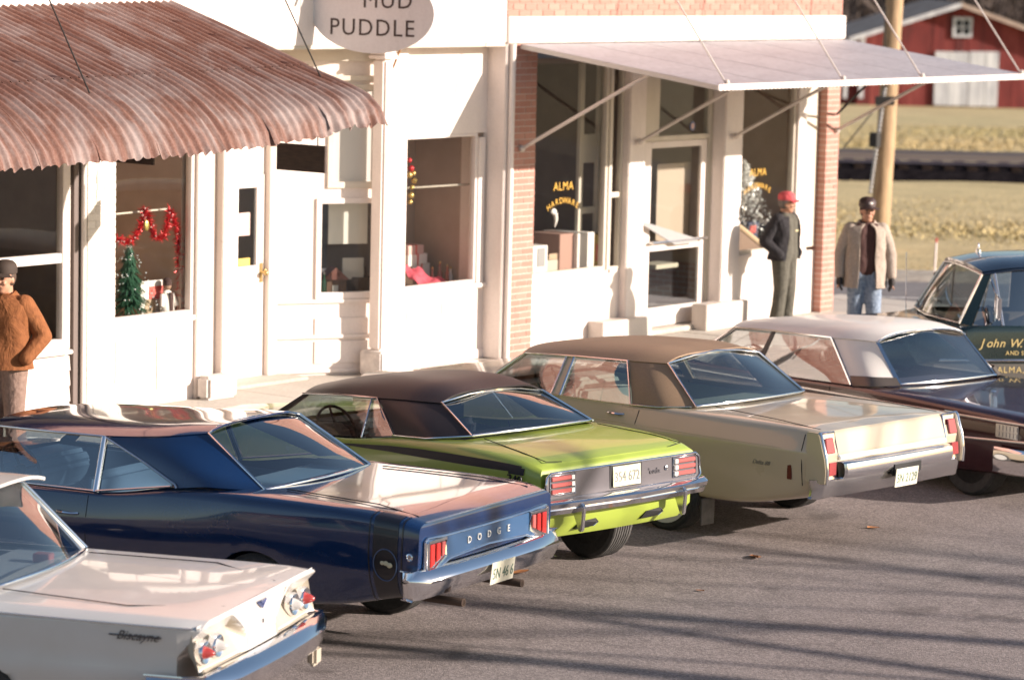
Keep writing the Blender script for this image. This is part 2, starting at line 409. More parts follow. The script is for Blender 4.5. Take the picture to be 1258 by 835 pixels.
for (a, b, c_, d_) in ((s0, s0+.13, z0, z1), (s1-.13, s1, z0, z1), (s0+.13, s1-.13, z0, z0+.12), (s0+.13, s1-.13, z1-.12, z1), ((s0+s1)/2-.03, (s0+s1)/2+.03, z0+.12, z1-.12)):
    wn.prism([bw(a, c_, .06), bw(b, c_, .06), bw(b, d_, .06), bw(a, d_, .06)], bn*.07)
wn.prism([bw(s0+.13, (z0+z1)/2-.03, .065), bw(s1-.13, (z0+z1)/2-.03, .065), bw(s1-.13, (z0+z1)/2+.03, .065), bw(s0+.13, (z0+z1)/2+.03, .065)], bn*.05)
wo_ = wn.build('window', BWHT, barn)
MB().prism([bw(s0+.12, z0+.1, .055), bw(s1-.12, z0+.1, .055), bw(s1-.12, z1-.1, .055), bw(s0+.12, z1-.1, .055)], bn*.02).build('pane', principled('dark_pane', (.02, .022, .03), .2), wo_)
# small white-trimmed opening at left of barn
for (xa, xb, ya, yb) in ((1036, 1040, 100, 121), (1056, 1060, 44, 121)):
    s0, z1 = bloc(xa, ya); s1, z0 = bloc(xb, yb)
    MB().prism([bw(s0, z0, .06), bw(s1, z0, .06), bw(s1, z1, .06), bw(s0, z1, .06)], bn*.06).build('corner_board', BWHT, barn)
# lean-to at the barn's left
s0 = bloc(1030, 100)[0]
MB().prism([bw(s0, 0, -.3), bw(-.03, 0, -.3), bw(-.03, eave-.25, -.3), bw(s0, eave-1.0, -.3)], -bn*9).build('lean_to', BRED, barn)
MB().prism([bw(s0-.2, eave-1.0, .05), bw(-.03, eave-.22, .05), bw(-.03, eave-.12, .05), bw(s0-.2, eave-.9, .05)], -bn*9.4).build('lean_to_roof', BROOF, barn)

# ================================================================== BARE WOODS on the rise behind (reads as one mass)
tw = random.Random(21); mb = MB()
for i in range(420):
    D = tw.uniform(178, 260); l = D*tw.uniform(.085, .2); b0 = dl(D, l, terrain(D)-.2); h = tw.uniform(6, 11)
    lean = Vector((tw.uniform(-.5, .5), tw.uniform(-.5, .5), h)); mb.tube([b0, b0+lean*.5, b0+lean], [.16, .1, .03], 4, False)
    for k in range(9):
        t = tw.uniform(.25, .95); a = tw.uniform(0, 6.28); ln = h*tw.uniform(.15, .33); s_ = b0+lean*t
        e_ = s_+Vector((math.cos(a)*ln, math.sin(a)*ln, ln*tw.uniform(.4, 1.0))); mb.tube([s_, e_], [.06, .02], 3, False)
        for q in range(3):
            a2 = a+tw.uniform(-1, 1); e2 = s_+(e_-s_)*tw.uniform(.4, 1)
            mb.tube([e2, e2+Vector((math.cos(a2), math.sin(a2), tw.uniform(.3, 1)))*ln*.5], [.035, .015], 3, False)
wd = mb.build('bare_woods', varied('bare_branches', [(.3, (.07, .05, .042)), (.7, (.16, .12, .10))], 2, .9))
tag(wd, 'bare brown winter woods on the rise behind the barn', 'woods', kind='stuff')
hm = varied('leaf_litter_hill', [(.3, (.085, .06, .045)), (.7, (.17, .12, .085))], .5, .95)
hill = MB().grid([[dl(D, l, terrain(D)+.25+max(0, (D-200)*.06)) for l in (0, 20, 40, 70)] for D in (174, 185, 200, 230, 280)]).build('hill', hm); tag(hill, kind='structure')

# ================================================================== UTILITY POLE
PM = principled('pole_wood', (.42, .28, .16), .85); v = coords(PM, (3, 3, .25))
L(PM, ramp(PM, noise(PM, v, 5, 8, .65), [(.3, (.22, .14, .08)), (.55, (.40, .27, .15)), (.75, (.52, .37, .22))]), bc(PM)); 
PD = 52.0
pa = atD(1080.5, 288, PD); pb_ = atD(1098.5, 8, PD); ax = (pb_-pa); pbase = pa-ax*.08; ptop = pa+ax*2.2
pole = thing('utility_pole', 'leaning brown wooden utility pole behind the man in the grey coat', 'utility pole', tuple(pbase), worldkids=True)
mb = MB(); mb.tube([pbase+(ptop-pbase)*t for t in (0, .3, .6, 1)], [.165, .155, .14, .12], 14); mb.build('shaft', PM, pole, smooth=40)
STL = principled('galvanised', (.38, .37, .36), .5, .7)
a = atD(1087, 110, PD-.2); b = atD(1069, 236, PD-.2)
mb = MB(); mb.tube([a, b], .018, 6)
for k in range(26):
    q = a+(b-a)*(k/25); mb.ball(q, .035, 6, 4)
mb.build('guy_chain', STL, pole)
q = atD(1075, 172, PD-.25); MB().box(-.07, .07, -.07, .07, -.12, .12, Matrix.Translation(q)).build('meter_box', BLACKTRIM, pole)
MB().box(-.2, .12, -.05, .05, -.07, .07, Matrix.Translation(atD(1090, 124, PD-.25)) @ Matrix.Rotation(YAW-1.57, 4, 'Z')).build('bracket', UNDER, pole)
mb = MB(); mb.tube([atD(1036, 182, PD-.6), atD(1085, 122, PD-.25)], .012, 5); mb.tube([atD(1088, 8, PD-.3), atD(1086, 110, PD-.25)], .012, 5); mb.build('guy_wire', UNDER, pole)
# ================================================================== SHOP BUILDINGS
YM = 0.20       # front plane of the white shop row
def PX(x, y, Y=YM): return atY(x, y, Y).x
def PZ(x, y, Y=YM): return atY(x, y, Y).z
SILL = .835
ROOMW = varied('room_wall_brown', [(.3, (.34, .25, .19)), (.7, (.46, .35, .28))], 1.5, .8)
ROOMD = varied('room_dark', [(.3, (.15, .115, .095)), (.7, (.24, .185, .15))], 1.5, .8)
ROOMF = varied('display_floor', [(.3, (.20, .14, .11)), (.7, (.32, .24, .19))], 4, .7)
GREYT = dirty_white('grey_tin', (.56, .55, .55), (.46, .45, .45), 2.0)
def brickmat(name, c0, c1, mortar=False):
    m = principled(name, c0, .85); oi = N(m, 'ShaderNodeObjectInfo'); v = coords(m)
    base = ramp(m, oi.outputs['Random'], [(0, c0), (.55, tuple((a+b)/2 for a, b in zip(c0, c1))), (1, c1)])
    f = noise(m, v, 60, 4); L(m, mixc(m, .3, base, ramp(m, f, [(.3, tuple(a*.6 for a in c0)), (.7, tuple(min(1, b*1.2) for b in c1))])), bc(m)); bump(m, f, .4, .004); return m
BRICK = brickmat('red_brick', (.37, .165, .125), (.47, .245, .19))
WBRICK = brickmat('white_painted_brick', (.66, .60, .535), (.76, .70, .63))
MORTAR = varied('mortar', [(.3, (.50, .40, .34)), (.7, (.60, .50, .43))], 30, .9)
WMORTAR = varied('painted_mortar', [(.3, (.58, .52, .46)), (.7, (.68, .62, .55))], 30, .9)
def brickfar(name, ax):
    m = principled(name, (.4, .2, .15), .9); tc = N(m, 'ShaderNodeTexCoord'); sp = N(m, 'ShaderNodeSeparateXYZ'); cb_ = N(m, 'ShaderNodeCombineXYZ'); L(m, tc.outputs['Object'], sp.inputs[0]); L(m, sp.outputs[ax], cb_.inputs[0]); L(m, sp.outputs[2], cb_.inputs[1])
    bt = N(m, 'ShaderNodeTexBrick'); L(m, cb_.outputs[0], bt.inputs['Vector']); bt.inputs['Scale'].default_value = 1.0; bt.inputs['Brick Width'].default_value = .213; bt.inputs['Row Height'].default_value = .0705; bt.inputs['Mortar Size'].default_value = .005
    bt.inputs['Color1'].default_value = (.37, .165, .125, 1); bt.inputs['Color2'].default_value = (.47, .245, .19, 1); bt.inputs['Mortar'].default_value = (.52, .42, .36, 1); L(m, bt.outputs['Color'], bc(m)); return m
BRICKX = brickfar('brick_wall_front', 0); BRICKY = brickfar('brick_wall_side', 1)
_bm = {}
def brickwall(parent, x0, x1, yf, depth, z0, z1, bmat, mmat, name='brick_pier', course=.0705, blen=.213, side=False):
    """a pier: mortar core as the part, every brick its own sub-part"""
    core = box(name, x0+.008, x1-.008, yf+.005, yf+depth, z0, z1, mmat, parent)
    rb = random.Random(int(x0*10)); k = 0; z = z0
    while z+course*.6 < z1:
        off = 0 if k % 2 == 0 else -blen/2
        x = x0+off
        while x < x1-.005:
            a, b = max(x, x0), min(x+blen, x1)
            if b-a > .03:
                ln = round(b-a-.010, 3); key = (ln, bmat.name, depth if side else 0)
                dp = depth-.01 if side else .085
                if key not in _bm:
                    o = MB().box(-ln/2, ln/2, 0, dp, 0, course-.010).build('brick', bmat, None, bevel=.003, seg=1); _bm[key] = o.data
                    o.parent = core
                else:
                    o = bpy.data.objects.new('brick', _bm[key]); col.objects.link(o); o.parent = core
                o.location = ((a+b)/2, yf+rb.uniform(-.002, .002), z+.005)
            x += blen
        z += course; k += 1
    return core
def frame(parent, name, x0, x1, z0, z1, yf, w=.06, d=.07, mat=WHITE, pane=SHOPGLASS, mull=(), pname='pane', wb=None):
    wb = w if wb is None else wb
    mb = MB().box(x0, x0+w, yf, yf+d, z0, z1).box(x1-w, x1, yf, yf+d, z0, z1).box(x0+w, x1-w, yf, yf+d, z1-w, z1).box(x0+w, x1-w, yf, yf+d, z0, z0+wb)
    f = mb.build(name, mat, parent, bevel=.006, seg=1)
    for (a, b, c_, e) in mull: MB().box(a, b, yf+.012, yf+d-.012, c_, e).build('mullion', mat, f, bevel=.004, seg=1)
    yp_ = yf+d*.55; MB().add([(x0+w-.004, yp_, z0+wb-.004), (x1-w+.004, yp_, z0+wb-.004), (x1-w+.004, yp_, z1-w+.004), (x0+w-.004, yp_, z1-w+.004)], [(0, 1, 2, 3)]).build(pname, pane, f)
    return f

# ------------------------------------------------------------------ white shop row
XE = atY(617, 300, 0).x                     # where the brick store begins
row = thing('white_shop_row', 'white painted wooden shopfronts with recessed door left of the brick store', 'building', (22, .2, 0), worldkids=True)
FZ0 = 3.447
# left shop: window, apron boards
xa0, xa1 = 15.2, PX(80, 380); xj = PX(91, 380)
frame(row, 'window', xa0, xj, .64, 2.95, YM+.05, .10, .09, WHITE, SHOPGLASS, [(xa0+.1, xj-.1, 1.455, 1.545)])
box('window_sill', xa0, xj, YM+.0, YM+.16, .60, .639, WHITE, row, .01)
z = 0.0; 
while z < .58:
    MB().prism([(xa0, YM+.06, z+.002), (xa0, YM+.045, z+.005), (xa0, YM+.06, z+.142), (xa0, YM+.08, z+.142)], (xj-xa0, 0, 0)).build('clapboard', WHITE, row); z += .145
box('apron_backing', xa0, xj, YM+.081, YM+.18, 0, .599, WHITE2, row)
xd0, xd1, xw1 = PX(92, 400), PX(99, 400), PX(106, 400)
box('dark_strip', xd0+.012, xd1, YM+.03, YM+.2, 0, 3.44, principled('dark_strip_brown', (.16, .125, .11), .8), row)  # dark brown upright strip beside the white pipe
MB().tube([(xd1+.035, YM+.0, 0), (xd1+.035, YM+.0, 3.44)], .026, 10).build('downpipe', WHITE, row, smooth=40)
xp1 = PX(140, 400)
brickwall(row, xw1-.01, xp1, YM-.02, .22, 0, 3.44, WBRICK, WMORTAR, 'painted_brick_pier')
# window C
xc0, xc1 = xp1+.006, PX(243, 395)
frame(row, 'window', xc0, xc1, SILL, 2.95, YM+.06, .045, .08, WHITE)
box('window_sill', xc0, xc1, YM+.02, YM+.17, SILL-.05, SILL-.002, WHITE, row, .008)
apr = box('apron_panel', xc0, xc1, YM+.06, YM+.16, 0, SILL-.051, WHITE, row)
for (a, b) in ((.06, .5), (.55, .97)):
    MB().box(xc0+(xc1-xc0)*a, xc0+(xc1-xc0)*b, YM+.046, YM+.0605, .14, .66).build('raised_panel', WHITE, apr, bevel=.01, seg=1)
box('header_panel', xa0, xc1, YM+.07, YM+.16, 2.951, 3.446, WHITE, row)
# post D : stepped pilaster, pedestal
xd = [PX(243, 400), PX(262, 400), PX(271, 400), PX(290, 400)]
pd_ = box('post', xd[0]+.004, xd[1], YM+.02, YM+.2, 0, 3.445, WHITE, row, .008)
box('post', xd[1]+.001, xd[2], YM+.07, YM+.2, 0, 3.445, WHITE2, row)
pD = box('post', xd[2]+.001, xd[3], YM-.02, YM+.16, 0, 3.445, WHITE, row, .008)
STONE = varied('painted_stone', [(.3, (.5, .45, .42)), (.65, (.72, .66, .60))], 9, .9, bumpd=.02, bstr=.5)
ped = MB(); px0, px1 = PX(251, 480, YM-.1), PX(287, 480, YM-.1)
ped.box(px0, px1, YM-.16, YM+.018, 0, .235).build('pedestal', STONE, pD, bevel=.03)
# entry
YD = .78
Pg = Vector((PX(468, 300), YM, 0)); Pd = Vector((PX(336, 350, YD), YD, 0))
dx1 = PX(324.5, 340, YD); dx0 = dx1-.86; dzt = PZ(324, 214, YD)
MB().prism([(xd[3]+.001, YM+.1, 0), (dx0-.05, YD+.05, 0), (dx0-.05, YD+.15, 0), (xd[3]-.1, YM+.1, 0)], (0, 0, 3.445)).build('entry_side_wall', WHITE, row)
door = MB().box(dx0, dx0+.12, YD, YD+.045, .02, dzt).box(dx1-.12, dx1, YD, YD+.045, .02, dzt)
gz0, gz1 = PZ(305, 327, YD), PZ(305, 231, YD)
door.box(dx0+.12, dx1-.12, YD, YD+.045, .02, gz0).box(dx0+.12, dx1-.12, YD, YD+.045, gz1, dzt)
door = door.build('door', WHITE, row, bevel=.004, seg=1)
box('pane', dx0+.11, dx1-.11, YD+.02, YD+.027, gz0-.01, gz1+.01, SHOPGLASS, door)
hw = principled('brass', (.45, .32, .14), .35, .9)
mb = MB(); mb.box(dx1-.075, dx1-.035, YD-.012, YD, 1.0, 1.2); mb.tube([(dx1-.055, YD-.01, 1.1), (dx1-.055, YD-.06, 1.1)], .012, 8); mb.ball((dx1-.055, YD-.075, 1.1), .028)
mb.tube([(dx1-.02, YD-.02, 1.13), (dx1+.03, YD-.045, 1.09)], .014, 6); mb.build('handle', hw, door, smooth=40)
box('jamb', dx1+.004, Pd.x, YD-.06, YD+.1, 0, 3.445, WHITE2, row, .006)
box('jamb', dx0-.05, dx0-.004, YD-.03, YD+.1, 0, 3.445, WHITE2, row)
box('transom_wall', dx0, dx1, YD+.01, YD+.06, dzt+.006, 3.445, WHITE, row)
box('doorstep', xd[3]-.05, Pd.x+.1, YM+.16, YD+.1, 0, .035, CONC, row, .01)
# splayed side of the entry (a wall in its own plane)
sx = (Pg-Pd); SL = sx.length; sx.normalize(); sn = Vector((sx.y, -sx.x, 0))      # sn faces the street
if sn.dot(Vector((0, -1, 0))) < 0: sn = -sn
def SP(s, z, o=0.0): return Pd+sx*s+Vector((0, 0, z))+sn*o
def spx(x, y):
    q = atP(x, y, Pd, sn)-Pd; return q.dot(sx), q.z
def sbox(name, s0, s1, z0, z1, o0, o1, mat, parent, bevel=0.0):
    return MB().prism([SP(s0, z0, o0), SP(s1, z0, o0), SP(s1, z1, o0), SP(s0, z1, o0)], sn*(o1-o0)).build(name, mat, parent, bevel=bevel, seg=1)
w0, wz1 = spx(391, 246); w1, wz0 = spx(463, 362)
t0, tz1 = spx(440, 106); t1, tz0 = spx(465, 227); tL = spx(405, 165)[0]
sbox('splay_wall', 0.0, w0, 0, 3.445, -.08, 0, WHITE, row)
sbox('splay_wall', w0+.0005, SL, 0, wz0, -.08, 0, WHITE, row)
sbox('splay_wall', w1, SL, wz0+.0005, tz0, -.08, 0, WHITE, row)
sbox('splay_wall', w0+.0005, w1-.0005, wz1, tz0, -.08, 0, WHITE, row)
sbox('splay_wall', w0+.0005, tL, tz0+.0005, 3.445, -.08, 0, WHITE, row)
sbox('splay_wall', tL+.0005, SL, tz1, 3.445, -.08, 0, WHITE, row)
def sframe(name, a, b, z0, z1, mat, pane, w=.035):
    mb = MB()
    for (p, q, r_, s_) in ((a-.02, a+w, z0-.03, z1+.02), (b-w, b+.02, z0-.03, z1+.02), (a+w, b-w, z0-.03, z0+w), (a+w, b-w, z1-w, z1+.02)):
        mb.prism([SP(p, r_, -.05), SP(q, r_, -.05), SP(q, s_, -.05), SP(p, s_, -.05)], sn*.075)
    f = mb.build(name, mat, row)
    sbox('pane', a+w-.004, b-w+.004, z0+w-.004, z1-w+.004, -.02, -.014, pane, f); return f
sframe('window', w0, w1, wz0, wz1, WHITE, SHOPGLASS)
FROST = principled('frosted_pane', (.52, .50, .46), .4)
sframe('transom_light', tL, t1, tz0, tz1, CREAM, FROST)
for (za, zb) in ((.12, .36), (.42, .60)): sbox('raised_panel', .45, SL-.10, za, zb, 0, .014, WHITE, row, .008)
for zz in (.03, .39, wz0-.07): sbox('moulding', .02, SL-.02, zz, zz+.035, .0005, .03, WHITE, row)
sbox('moulding', .02, SL-.02, tz1+.06, tz1+.11, .0005, .05, CREAM, row); sbox('moulding', .02, SL-.02, 3.27, 3.40, .0005, .06, CREAM, row)
# post G with capital and pedestal
gx0, gx1 = PX(468, 300), PX(497, 300)
gpx = PX(469, 300, YM-.2)
pG = MB().box(gpx, gpx+.15, YM-.2, YM-.03, .27, 3.30).build('post', WHITE, row, bevel=.025)
box('post', gx0+.002, gx1+.02, YM-.0, YM+.14, 0, 3.445, WHITE, row, .006)
MB().box(gpx-.03, gpx+.18, YM-.23, YM-.0, 3.30, 3.34).box(gpx-.015, gpx+.165, YM-.215, YM-.015, 3.341, 3.446).build('capital', WHITE, pG, bevel=.008, seg=1)
MB().box(gpx-.06, gpx+.21, YM-.27, YM+.03, 0, .27).build('pedestal', STONE, pG, bevel=.02)
mb = MB(); q0 = Vector((gx0+.02, YM-.12, 3.25)); mb.tube([(gx0+.02, YM-.10, 3.2), (gx0+.03, YM-.2, 3.42), (gx0+.05, -.12, 3.62), (gx0+.05, -.12, 4.2)], .012, 6)
mb.build('rusty_rod', varied('rust', [(.3, (.22, .10, .04)), (.7, (.42, .22, .10))], 20, .8), row)
# window H and panel over it
hx0, hx1, hxe = PX(498, 300), PX(589, 300), PX(597, 300)
hz1 = PZ(545, 166); 
frame(row, 'window', hx0, hx1, SILL, hz1, YM+.05, .035, .08, WHITE)
box('window_sill', gx1+.025, hxe+.1, YM+.0, YM+.16, SILL-.05, SILL-.002, WHITE, row, .008)
apr = box('apron_panel', gx1+.021, hxe+.12, YM+.05, YM+.15, 0, SILL-.051, WHITE, row)
for (a, b) in ((.05, .42), (.47, .88)):
    MB().box(gx1+(hxe-gx1)*a+.04, gx1+(hxe-gx1)*b, YM+.036, YM+.0505, .16, .66).build('raised_panel', WHITE, apr, bevel=.01, seg=1)
box('base_board', gx1+.03, hxe+.1, YM+.03, YM+.0495, .0, .10, WHITE, row, .005)
box('header_panel', gx1+.021, hxe+.12, YM+.05, YM+.14, hz1+.001, 3.445, WHITE, row)
box('stile', hx1+.001, hxe, YM+.03, YM+.13, SILL, 2.42, WHITE, row, .005)
box('stile', hxe+.001, hxe+.12, YM+.06, YM+.13, SILL, hz1, WHITE2, row)
# fascia over the row
fz1 = PZ(560, -12, 0)
box('fascia', 12.0, XE-.002, 0.0, .6, FZ0, fz1, WHITE, row, .01)
upw = box('upper_wall', 12.0, XE-.002, .05, .6, fz1, 7.2, BRICKX, row)
box('end_wall', 12.0, xa0-.002, YM+.05, .6, 0, FZ0-.036, WHITE, row); box('end_wall', 12.0, 12.3, .601, 9.0, 0, 7.2, BRICKY, row)
box('fascia_moulding', 12.0, XE-.002, .012, .1, FZ0-.035, FZ0-.001, CREAM, row, .006)
# rooms behind
box('entry_ceiling', xd[3]-.3, Pg.x+.1, YM+.15, YD+.2, 3.40, 3.44, CREAM, row)
def room(parent, x0, x1, y0, y1, wall, floor, zf=SILL-.06, zc=3.2):
    box('display_floor', x0, x1, y0, y1, zf-.05, zf, floor, parent)
    box('back_wall', x0, x1, y1, y1+.06, zf-.05, zc, wall, parent); box('side_wall', x0-.06, x0-.001, y0, y1+.06, zf-.05, zc, wall, parent); box('side_wall', x1+.001, x1+.06, y0, y1+.06, zf-.05, zc, wall, parent)
    box('room_ceiling', x0-.06, x1+.06, y0-.02, y1+.06, zc+.001, zc+.06, wall, parent)
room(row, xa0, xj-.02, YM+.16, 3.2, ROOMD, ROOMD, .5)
room(row, xc0+.06, xc1-.07, YM+.17, 1.5, ROOMW, ROOMF)
room(row, gx1+.1, hxe+.05, YM+.16, 1.25, ROOMW, ROOMF)
# room seen through the splayed window and the door glass
MB().box(xd[3]+.4, gx1-.05, 2.2, 2.26, 0, 3.3).build('back_wall', ROOMW, row)
MB().box(dx0-.3, gx1+.05, YD+.5, 2.19, .45, .5).build('display_floor', ROOMF, row)

# ------------------------------------------------------------------ brick hardware store
store = thing('brick_hardware_store', 'hardware store with red brick corner piers and white woodwork under metal canopy', 'building', (30.5, 0, 0), worldkids=True)
b0, b1 = atY(627, 300, 0).x, atY(655.5, 300, 0).x
r0, r1 = atY(1014, 108, 0).x-.02, atY(1030, 200, 0).x
r0 = atY(1010.5, 300, 0).x
box('party_wall', XE, b0-.03, 0.0, .6, 0, 3.445, WHITE, store, .01)
MB().tube([(XE+.07, -.035, 0), (XE+.07, -.035, 3.44)], .034, 10).build('downpipe', WHITE, store, smooth=40)
brickwall(store, b0, b1, 0.0, .25, 0, 3.445, BRICK, MORTAR, 'brick_pier', side=True)
brickwall(store, r0, r1, 0.0, .25, 0, 3.445, BRICK, MORTAR, 'brick_pier', side=True)
az1 = PZ(640, 20.5, 0)
box('fascia', XE+.001, r1+.02, -.03, .5, FZ0, az1, WHITE, store, .01)
uw = box('upper_wall', XE+.001, r1, .02, .5, az1+.001, 7.2, BRICKX, store)
# courses of bricks visible above the fascia
rb = random.Random(4)
for (parent_, xs_, xe_, yf_, zb_) in ((uw, XE+.01, r1-.01, .02, az1+.004), (upw, 21.8, XE-.02, .05, fz1+.004)):
    for kc in range(3):
        x = xs_-(.106 if kc % 2 else 0)
        while x < xe_-.05:
            a_, b_ = max(x, xs_), min(x+.213, xe_); ln = round(b_-a_-.01, 3)
            if ln > .03:
                key = (ln, 'upper')
                if key not in _bm:
                    o = MB().box(-ln/2, ln/2, 0, .06, 0, .0605).build('brick', BRICK, parent_); _bm[key] = o.data
                else:
                    o = bpy.data.objects.new('brick', _bm[key]); col.objects.link(o); o.parent = parent_
                o.location = ((a_+b_)/2, yf_-.012+rb.uniform(-.002, .002), zb_+kc*.0705)
            x += .213
box('side_wall', r1-.25, r1-.002, .251, 9.0, 0, 7.0, BRICKY, store)
YA = .10
def AX(x, y, Y=YA): return atY(x, y, Y).x
def AZ(x, y, Y=YA): return atY(x, y, Y).z
# left window
jx0, jx1 = b1-.02, AX(746, 300)
frame(store, 'window', jx0, jx1, SILL, 3.44, YA+.02, .045, .08, CREAM)
box('window_sill', jx0, jx1+.02, YA-.01, YA+.12, SILL-.045, SILL-.001, WHITE, store, .006)
box('apron_wall', jx0, AX(752, 330), YA+.02, YA+.12, 0, SILL-.046, WHITE, store)
# slim stile, side light and left post
kx0, kx1 = AX(764, 300), AX(784, 300)
box('stile', jx1+.001, jx1+.06, YA, YA+.1, SILL, 3.44, CREAM, store, .005)
frame(store, 'side_light', jx1+.061, kx0, SILL, 3.44, YA+.02, .03, .06, CREAM, SHOPGLASS, [(jx1+.09, kx0-.03, 1.66, 1.72)])
box('apron_wall', AX(752, 330)+.001, kx0, YA+.03, YA+.12, 0, SILL-.001, WHITE, store)
pK = box('post', kx0+.001, kx1, YA-.07, YA+.12, 0, 3.44, WHITE, store, .012)
MB().box(AX(741, 400, YA-.2), kx1+.04, YA-.2, YA+.018, 0, .27).build('pedestal', WHITE2, pK, bevel=.008)
# door
YK = YA+.14
d0, d1 = atY(787, 300, YK).x, atY(869.5, 300, YK).x; dtop = atY(830, 172.5, YK).z; dz0 = .06
ff = MB().box(d0, d0+.05, YK, YK+.08, dz0, 3.44).box(d1-.05, d1, YK, YK+.08, dz0, 3.44).box(d0+.05, d1-.05, YK, YK+.08, dtop, dtop+.06)
ff = ff.build('door_frame', CREAM, store, bevel=.005, seg=1)
gl, gr_ = atY(799, 290, YK).x, atY(860, 290, YK).x
zA, zB, zC, zD = atY(830, 181, YK).z, atY(830, 297, YK).z, atY(830, 306, YK).z, atY(830, 375, YK).z
dr = MB().box(d0+.055, gl, YK+.01, YK+.055, dz0+.01, dtop-.005).box(gr_, d1-.055, YK+.01, YK+.055, dz0+.01, dtop-.005)
for (a, b) in ((zA, dtop-.005), (zC, zB), (dz0+.01, zD)): dr.box(gl, gr_, YK+.01, YK+.055, a, b)
dr = dr.build('door', WHITE, store, bevel=.006, seg=1)
for (a, b) in ((zB-.005, zA+.005), (zD-.005, zC+.005)): box('pane', gl-.006, gr_+.006, YK+.03, YK+.036, a, b, SHOPGLASS, dr)
mb = MB(); mb.tube([(gl-.05, YK-.06, zB+.02), (gr_+.06, YK-.06, zB+.02)], .018, 8); mb.tube([(gl-.03, YK+.01, zB+.02), (gl-.03, YK-.06, zB+.02)], .012, 6); mb.tube([(gr_+.04, YK+.01, zB+.02), (gr_+.04, YK-.06, zB+.02)], .012, 6)
mb.build('push_bar', DULLCHROME, dr, smooth=40)
ty0 = dtop+.061
box('transom_pane', d0+.051, d1-.051, YK+.03, YK+.036, ty0, 3.43, SHOPGLASS, ff)
tmx = atY(812, 130, YK).x
box('transom_panel', d0+.052, tmx, YK+.012, YK+.06, ty0, 3.43, CREAM, ff, .004)
box('threshold', d0-.25, d1+.05, YA-.02, YK+.2, 0, dz0, CONC, store, .01)
box('jamb', kx1+.002, d0-.002, YK+.02, YK+.1, 0, 3.44, CREAM, store)
# right post
mx0, mx1 = AX(881, 300), AX(903, 300)
box('jamb', d1+.002, mx0, YK-.02, YK+.08, 0, 3.44, CREAM, store)
pM = box('post', mx0+.001, mx1, YA-.07, YA+.12, 0, 3.44, WHITE, store, .012)
MB().box(AX(868, 385, YA-.2), mx1+.03, YA-.2, YA+.018, 0, .31).build('pedestal', WHITE2, pM, bevel=.008)
# right window
nx1 = AX(978, 200)
frame(store, 'window', mx1+.001, nx1, SILL, 3.44, YA+.02, .04, .08, CREAM)
box('window_sill', mx1+.001, nx1+.3, YA-.005, YA+.12, SILL-.045, SILL-.001, WHITE, store, .006)
box('apron_wall', mx1+.001, r0-.002, YA+.02, YA+.12, 0, SILL-.046, WHITE, store)
box('corner_board', nx1+.001, AX(986, 250), YA-.02, YA+.12, SILL, 3.44, WHITE, store, .006)
box('corner_board', AX(986, 250)+.002, r0-.002, YA+.02, YA+.12, SILL, 3.44, CREAM, store, .006)
# interior
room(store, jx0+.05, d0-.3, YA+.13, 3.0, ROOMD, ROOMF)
room(store, mx0+.2, r0-.05, YA+.13, 2.6, ROOMW, ROOMF)
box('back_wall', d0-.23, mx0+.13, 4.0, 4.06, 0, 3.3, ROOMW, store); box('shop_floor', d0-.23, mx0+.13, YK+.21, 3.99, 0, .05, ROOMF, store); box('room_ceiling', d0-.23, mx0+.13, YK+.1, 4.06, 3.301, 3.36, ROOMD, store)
# glazed partition seen through the left window
pq = MB(); yp = .55
for (xa, ya, xb, yb) in ((712, 66, 717, 300), (734, 66, 744, 300)):
    pq.box(atY(xa, 200, yp).x, atY(xb, 200, yp).x, yp, yp+.05, .8, 3.2)
pq.box(atY(717, 170, yp).x, atY(734, 170, yp).x, yp+.003, yp+.047, atY(725, 200, yp).z, atY(725, 165, yp).z)
pq.box(atY(717, 170, yp).x, atY(734, 170, yp).x, yp+.003, yp+.047, atY(725, 262, yp).z, atY(725, 254, yp).z)
pq.build('partition_frame', CREAM, store, bevel=.005, seg=1)

# ------------------------------------------------------------------ metal canopy over the hardware store
ax0, ax1 = atY(637, 53, 0).x, atY(1035, 48, 0).x+.02
awn = thing('metal_canopy', 'flat pale grey sheet metal canopy hung on cables over the hardware store', 'canopy', (30, -1.3, 3.2), worldkids=True)
CANOPY = principled('galvanised_canopy', (.46, .45, .47), .6, .1); v = coords(CANOPY, (.6, 2, 1))
L(CANOPY, mixc(CANOPY, .5, ramp(CANOPY, noise(CANOPY, v, 1.4, 6, .6), [(.3, (.28, .265, .285)), (.7, (.39, .372, .39))]), ramp(CANOPY, noise(CANOPY, coords(CANOPY), 14, 4), [(.3, (.24, .22, .225)), (.6, (.39, .375, .39))])), bc(CANOPY))
AYO, AZO, AZI = -2.62, 3.100, 3.44
def az(y): return AZI+(AZO-AZI)*(y/AYO)
n = 6; 
for i in range(n):
    xa = ax0+(ax1-ax0)*i/n; xb = ax0+(ax1-ax0)*(i+1)/n; mb = MB()
    rows = []
    for y in (-.035, -.9, -1.8, AYO):
        rows.append([Vector((xa+(xb-xa)*t+(.002 if t == 0 else 0), y, az(y)+dz)) for (t, dz) in ((0, .002), (.006, .002), (.012, 0), (.5, .003), (.97, 0), (.985, .0), (1.0, .0))])
    mb.grid(rows).build('panel', CANOPY, awn, solid=.006)
lip = MB()
k = 0; x = ax0
prof = []
for i in range(0, 181):
    t = i/180; X = ax0+(ax1-ax0)*t; prof.append((X, .045+.012*(1 if i % 2 else 0)))
lip.grid([[Vector((X, AYO-.004, AZO+.012)) for (X, h) in prof], [Vector((X, AYO-.006, AZO-h)) for (X, h) in prof]]).build('front_lip', WHITE, awn, solid=.012)
box('edge_angle', ax0-.012, ax0-.001, AYO, -.04, 0, .05, STL, awn)
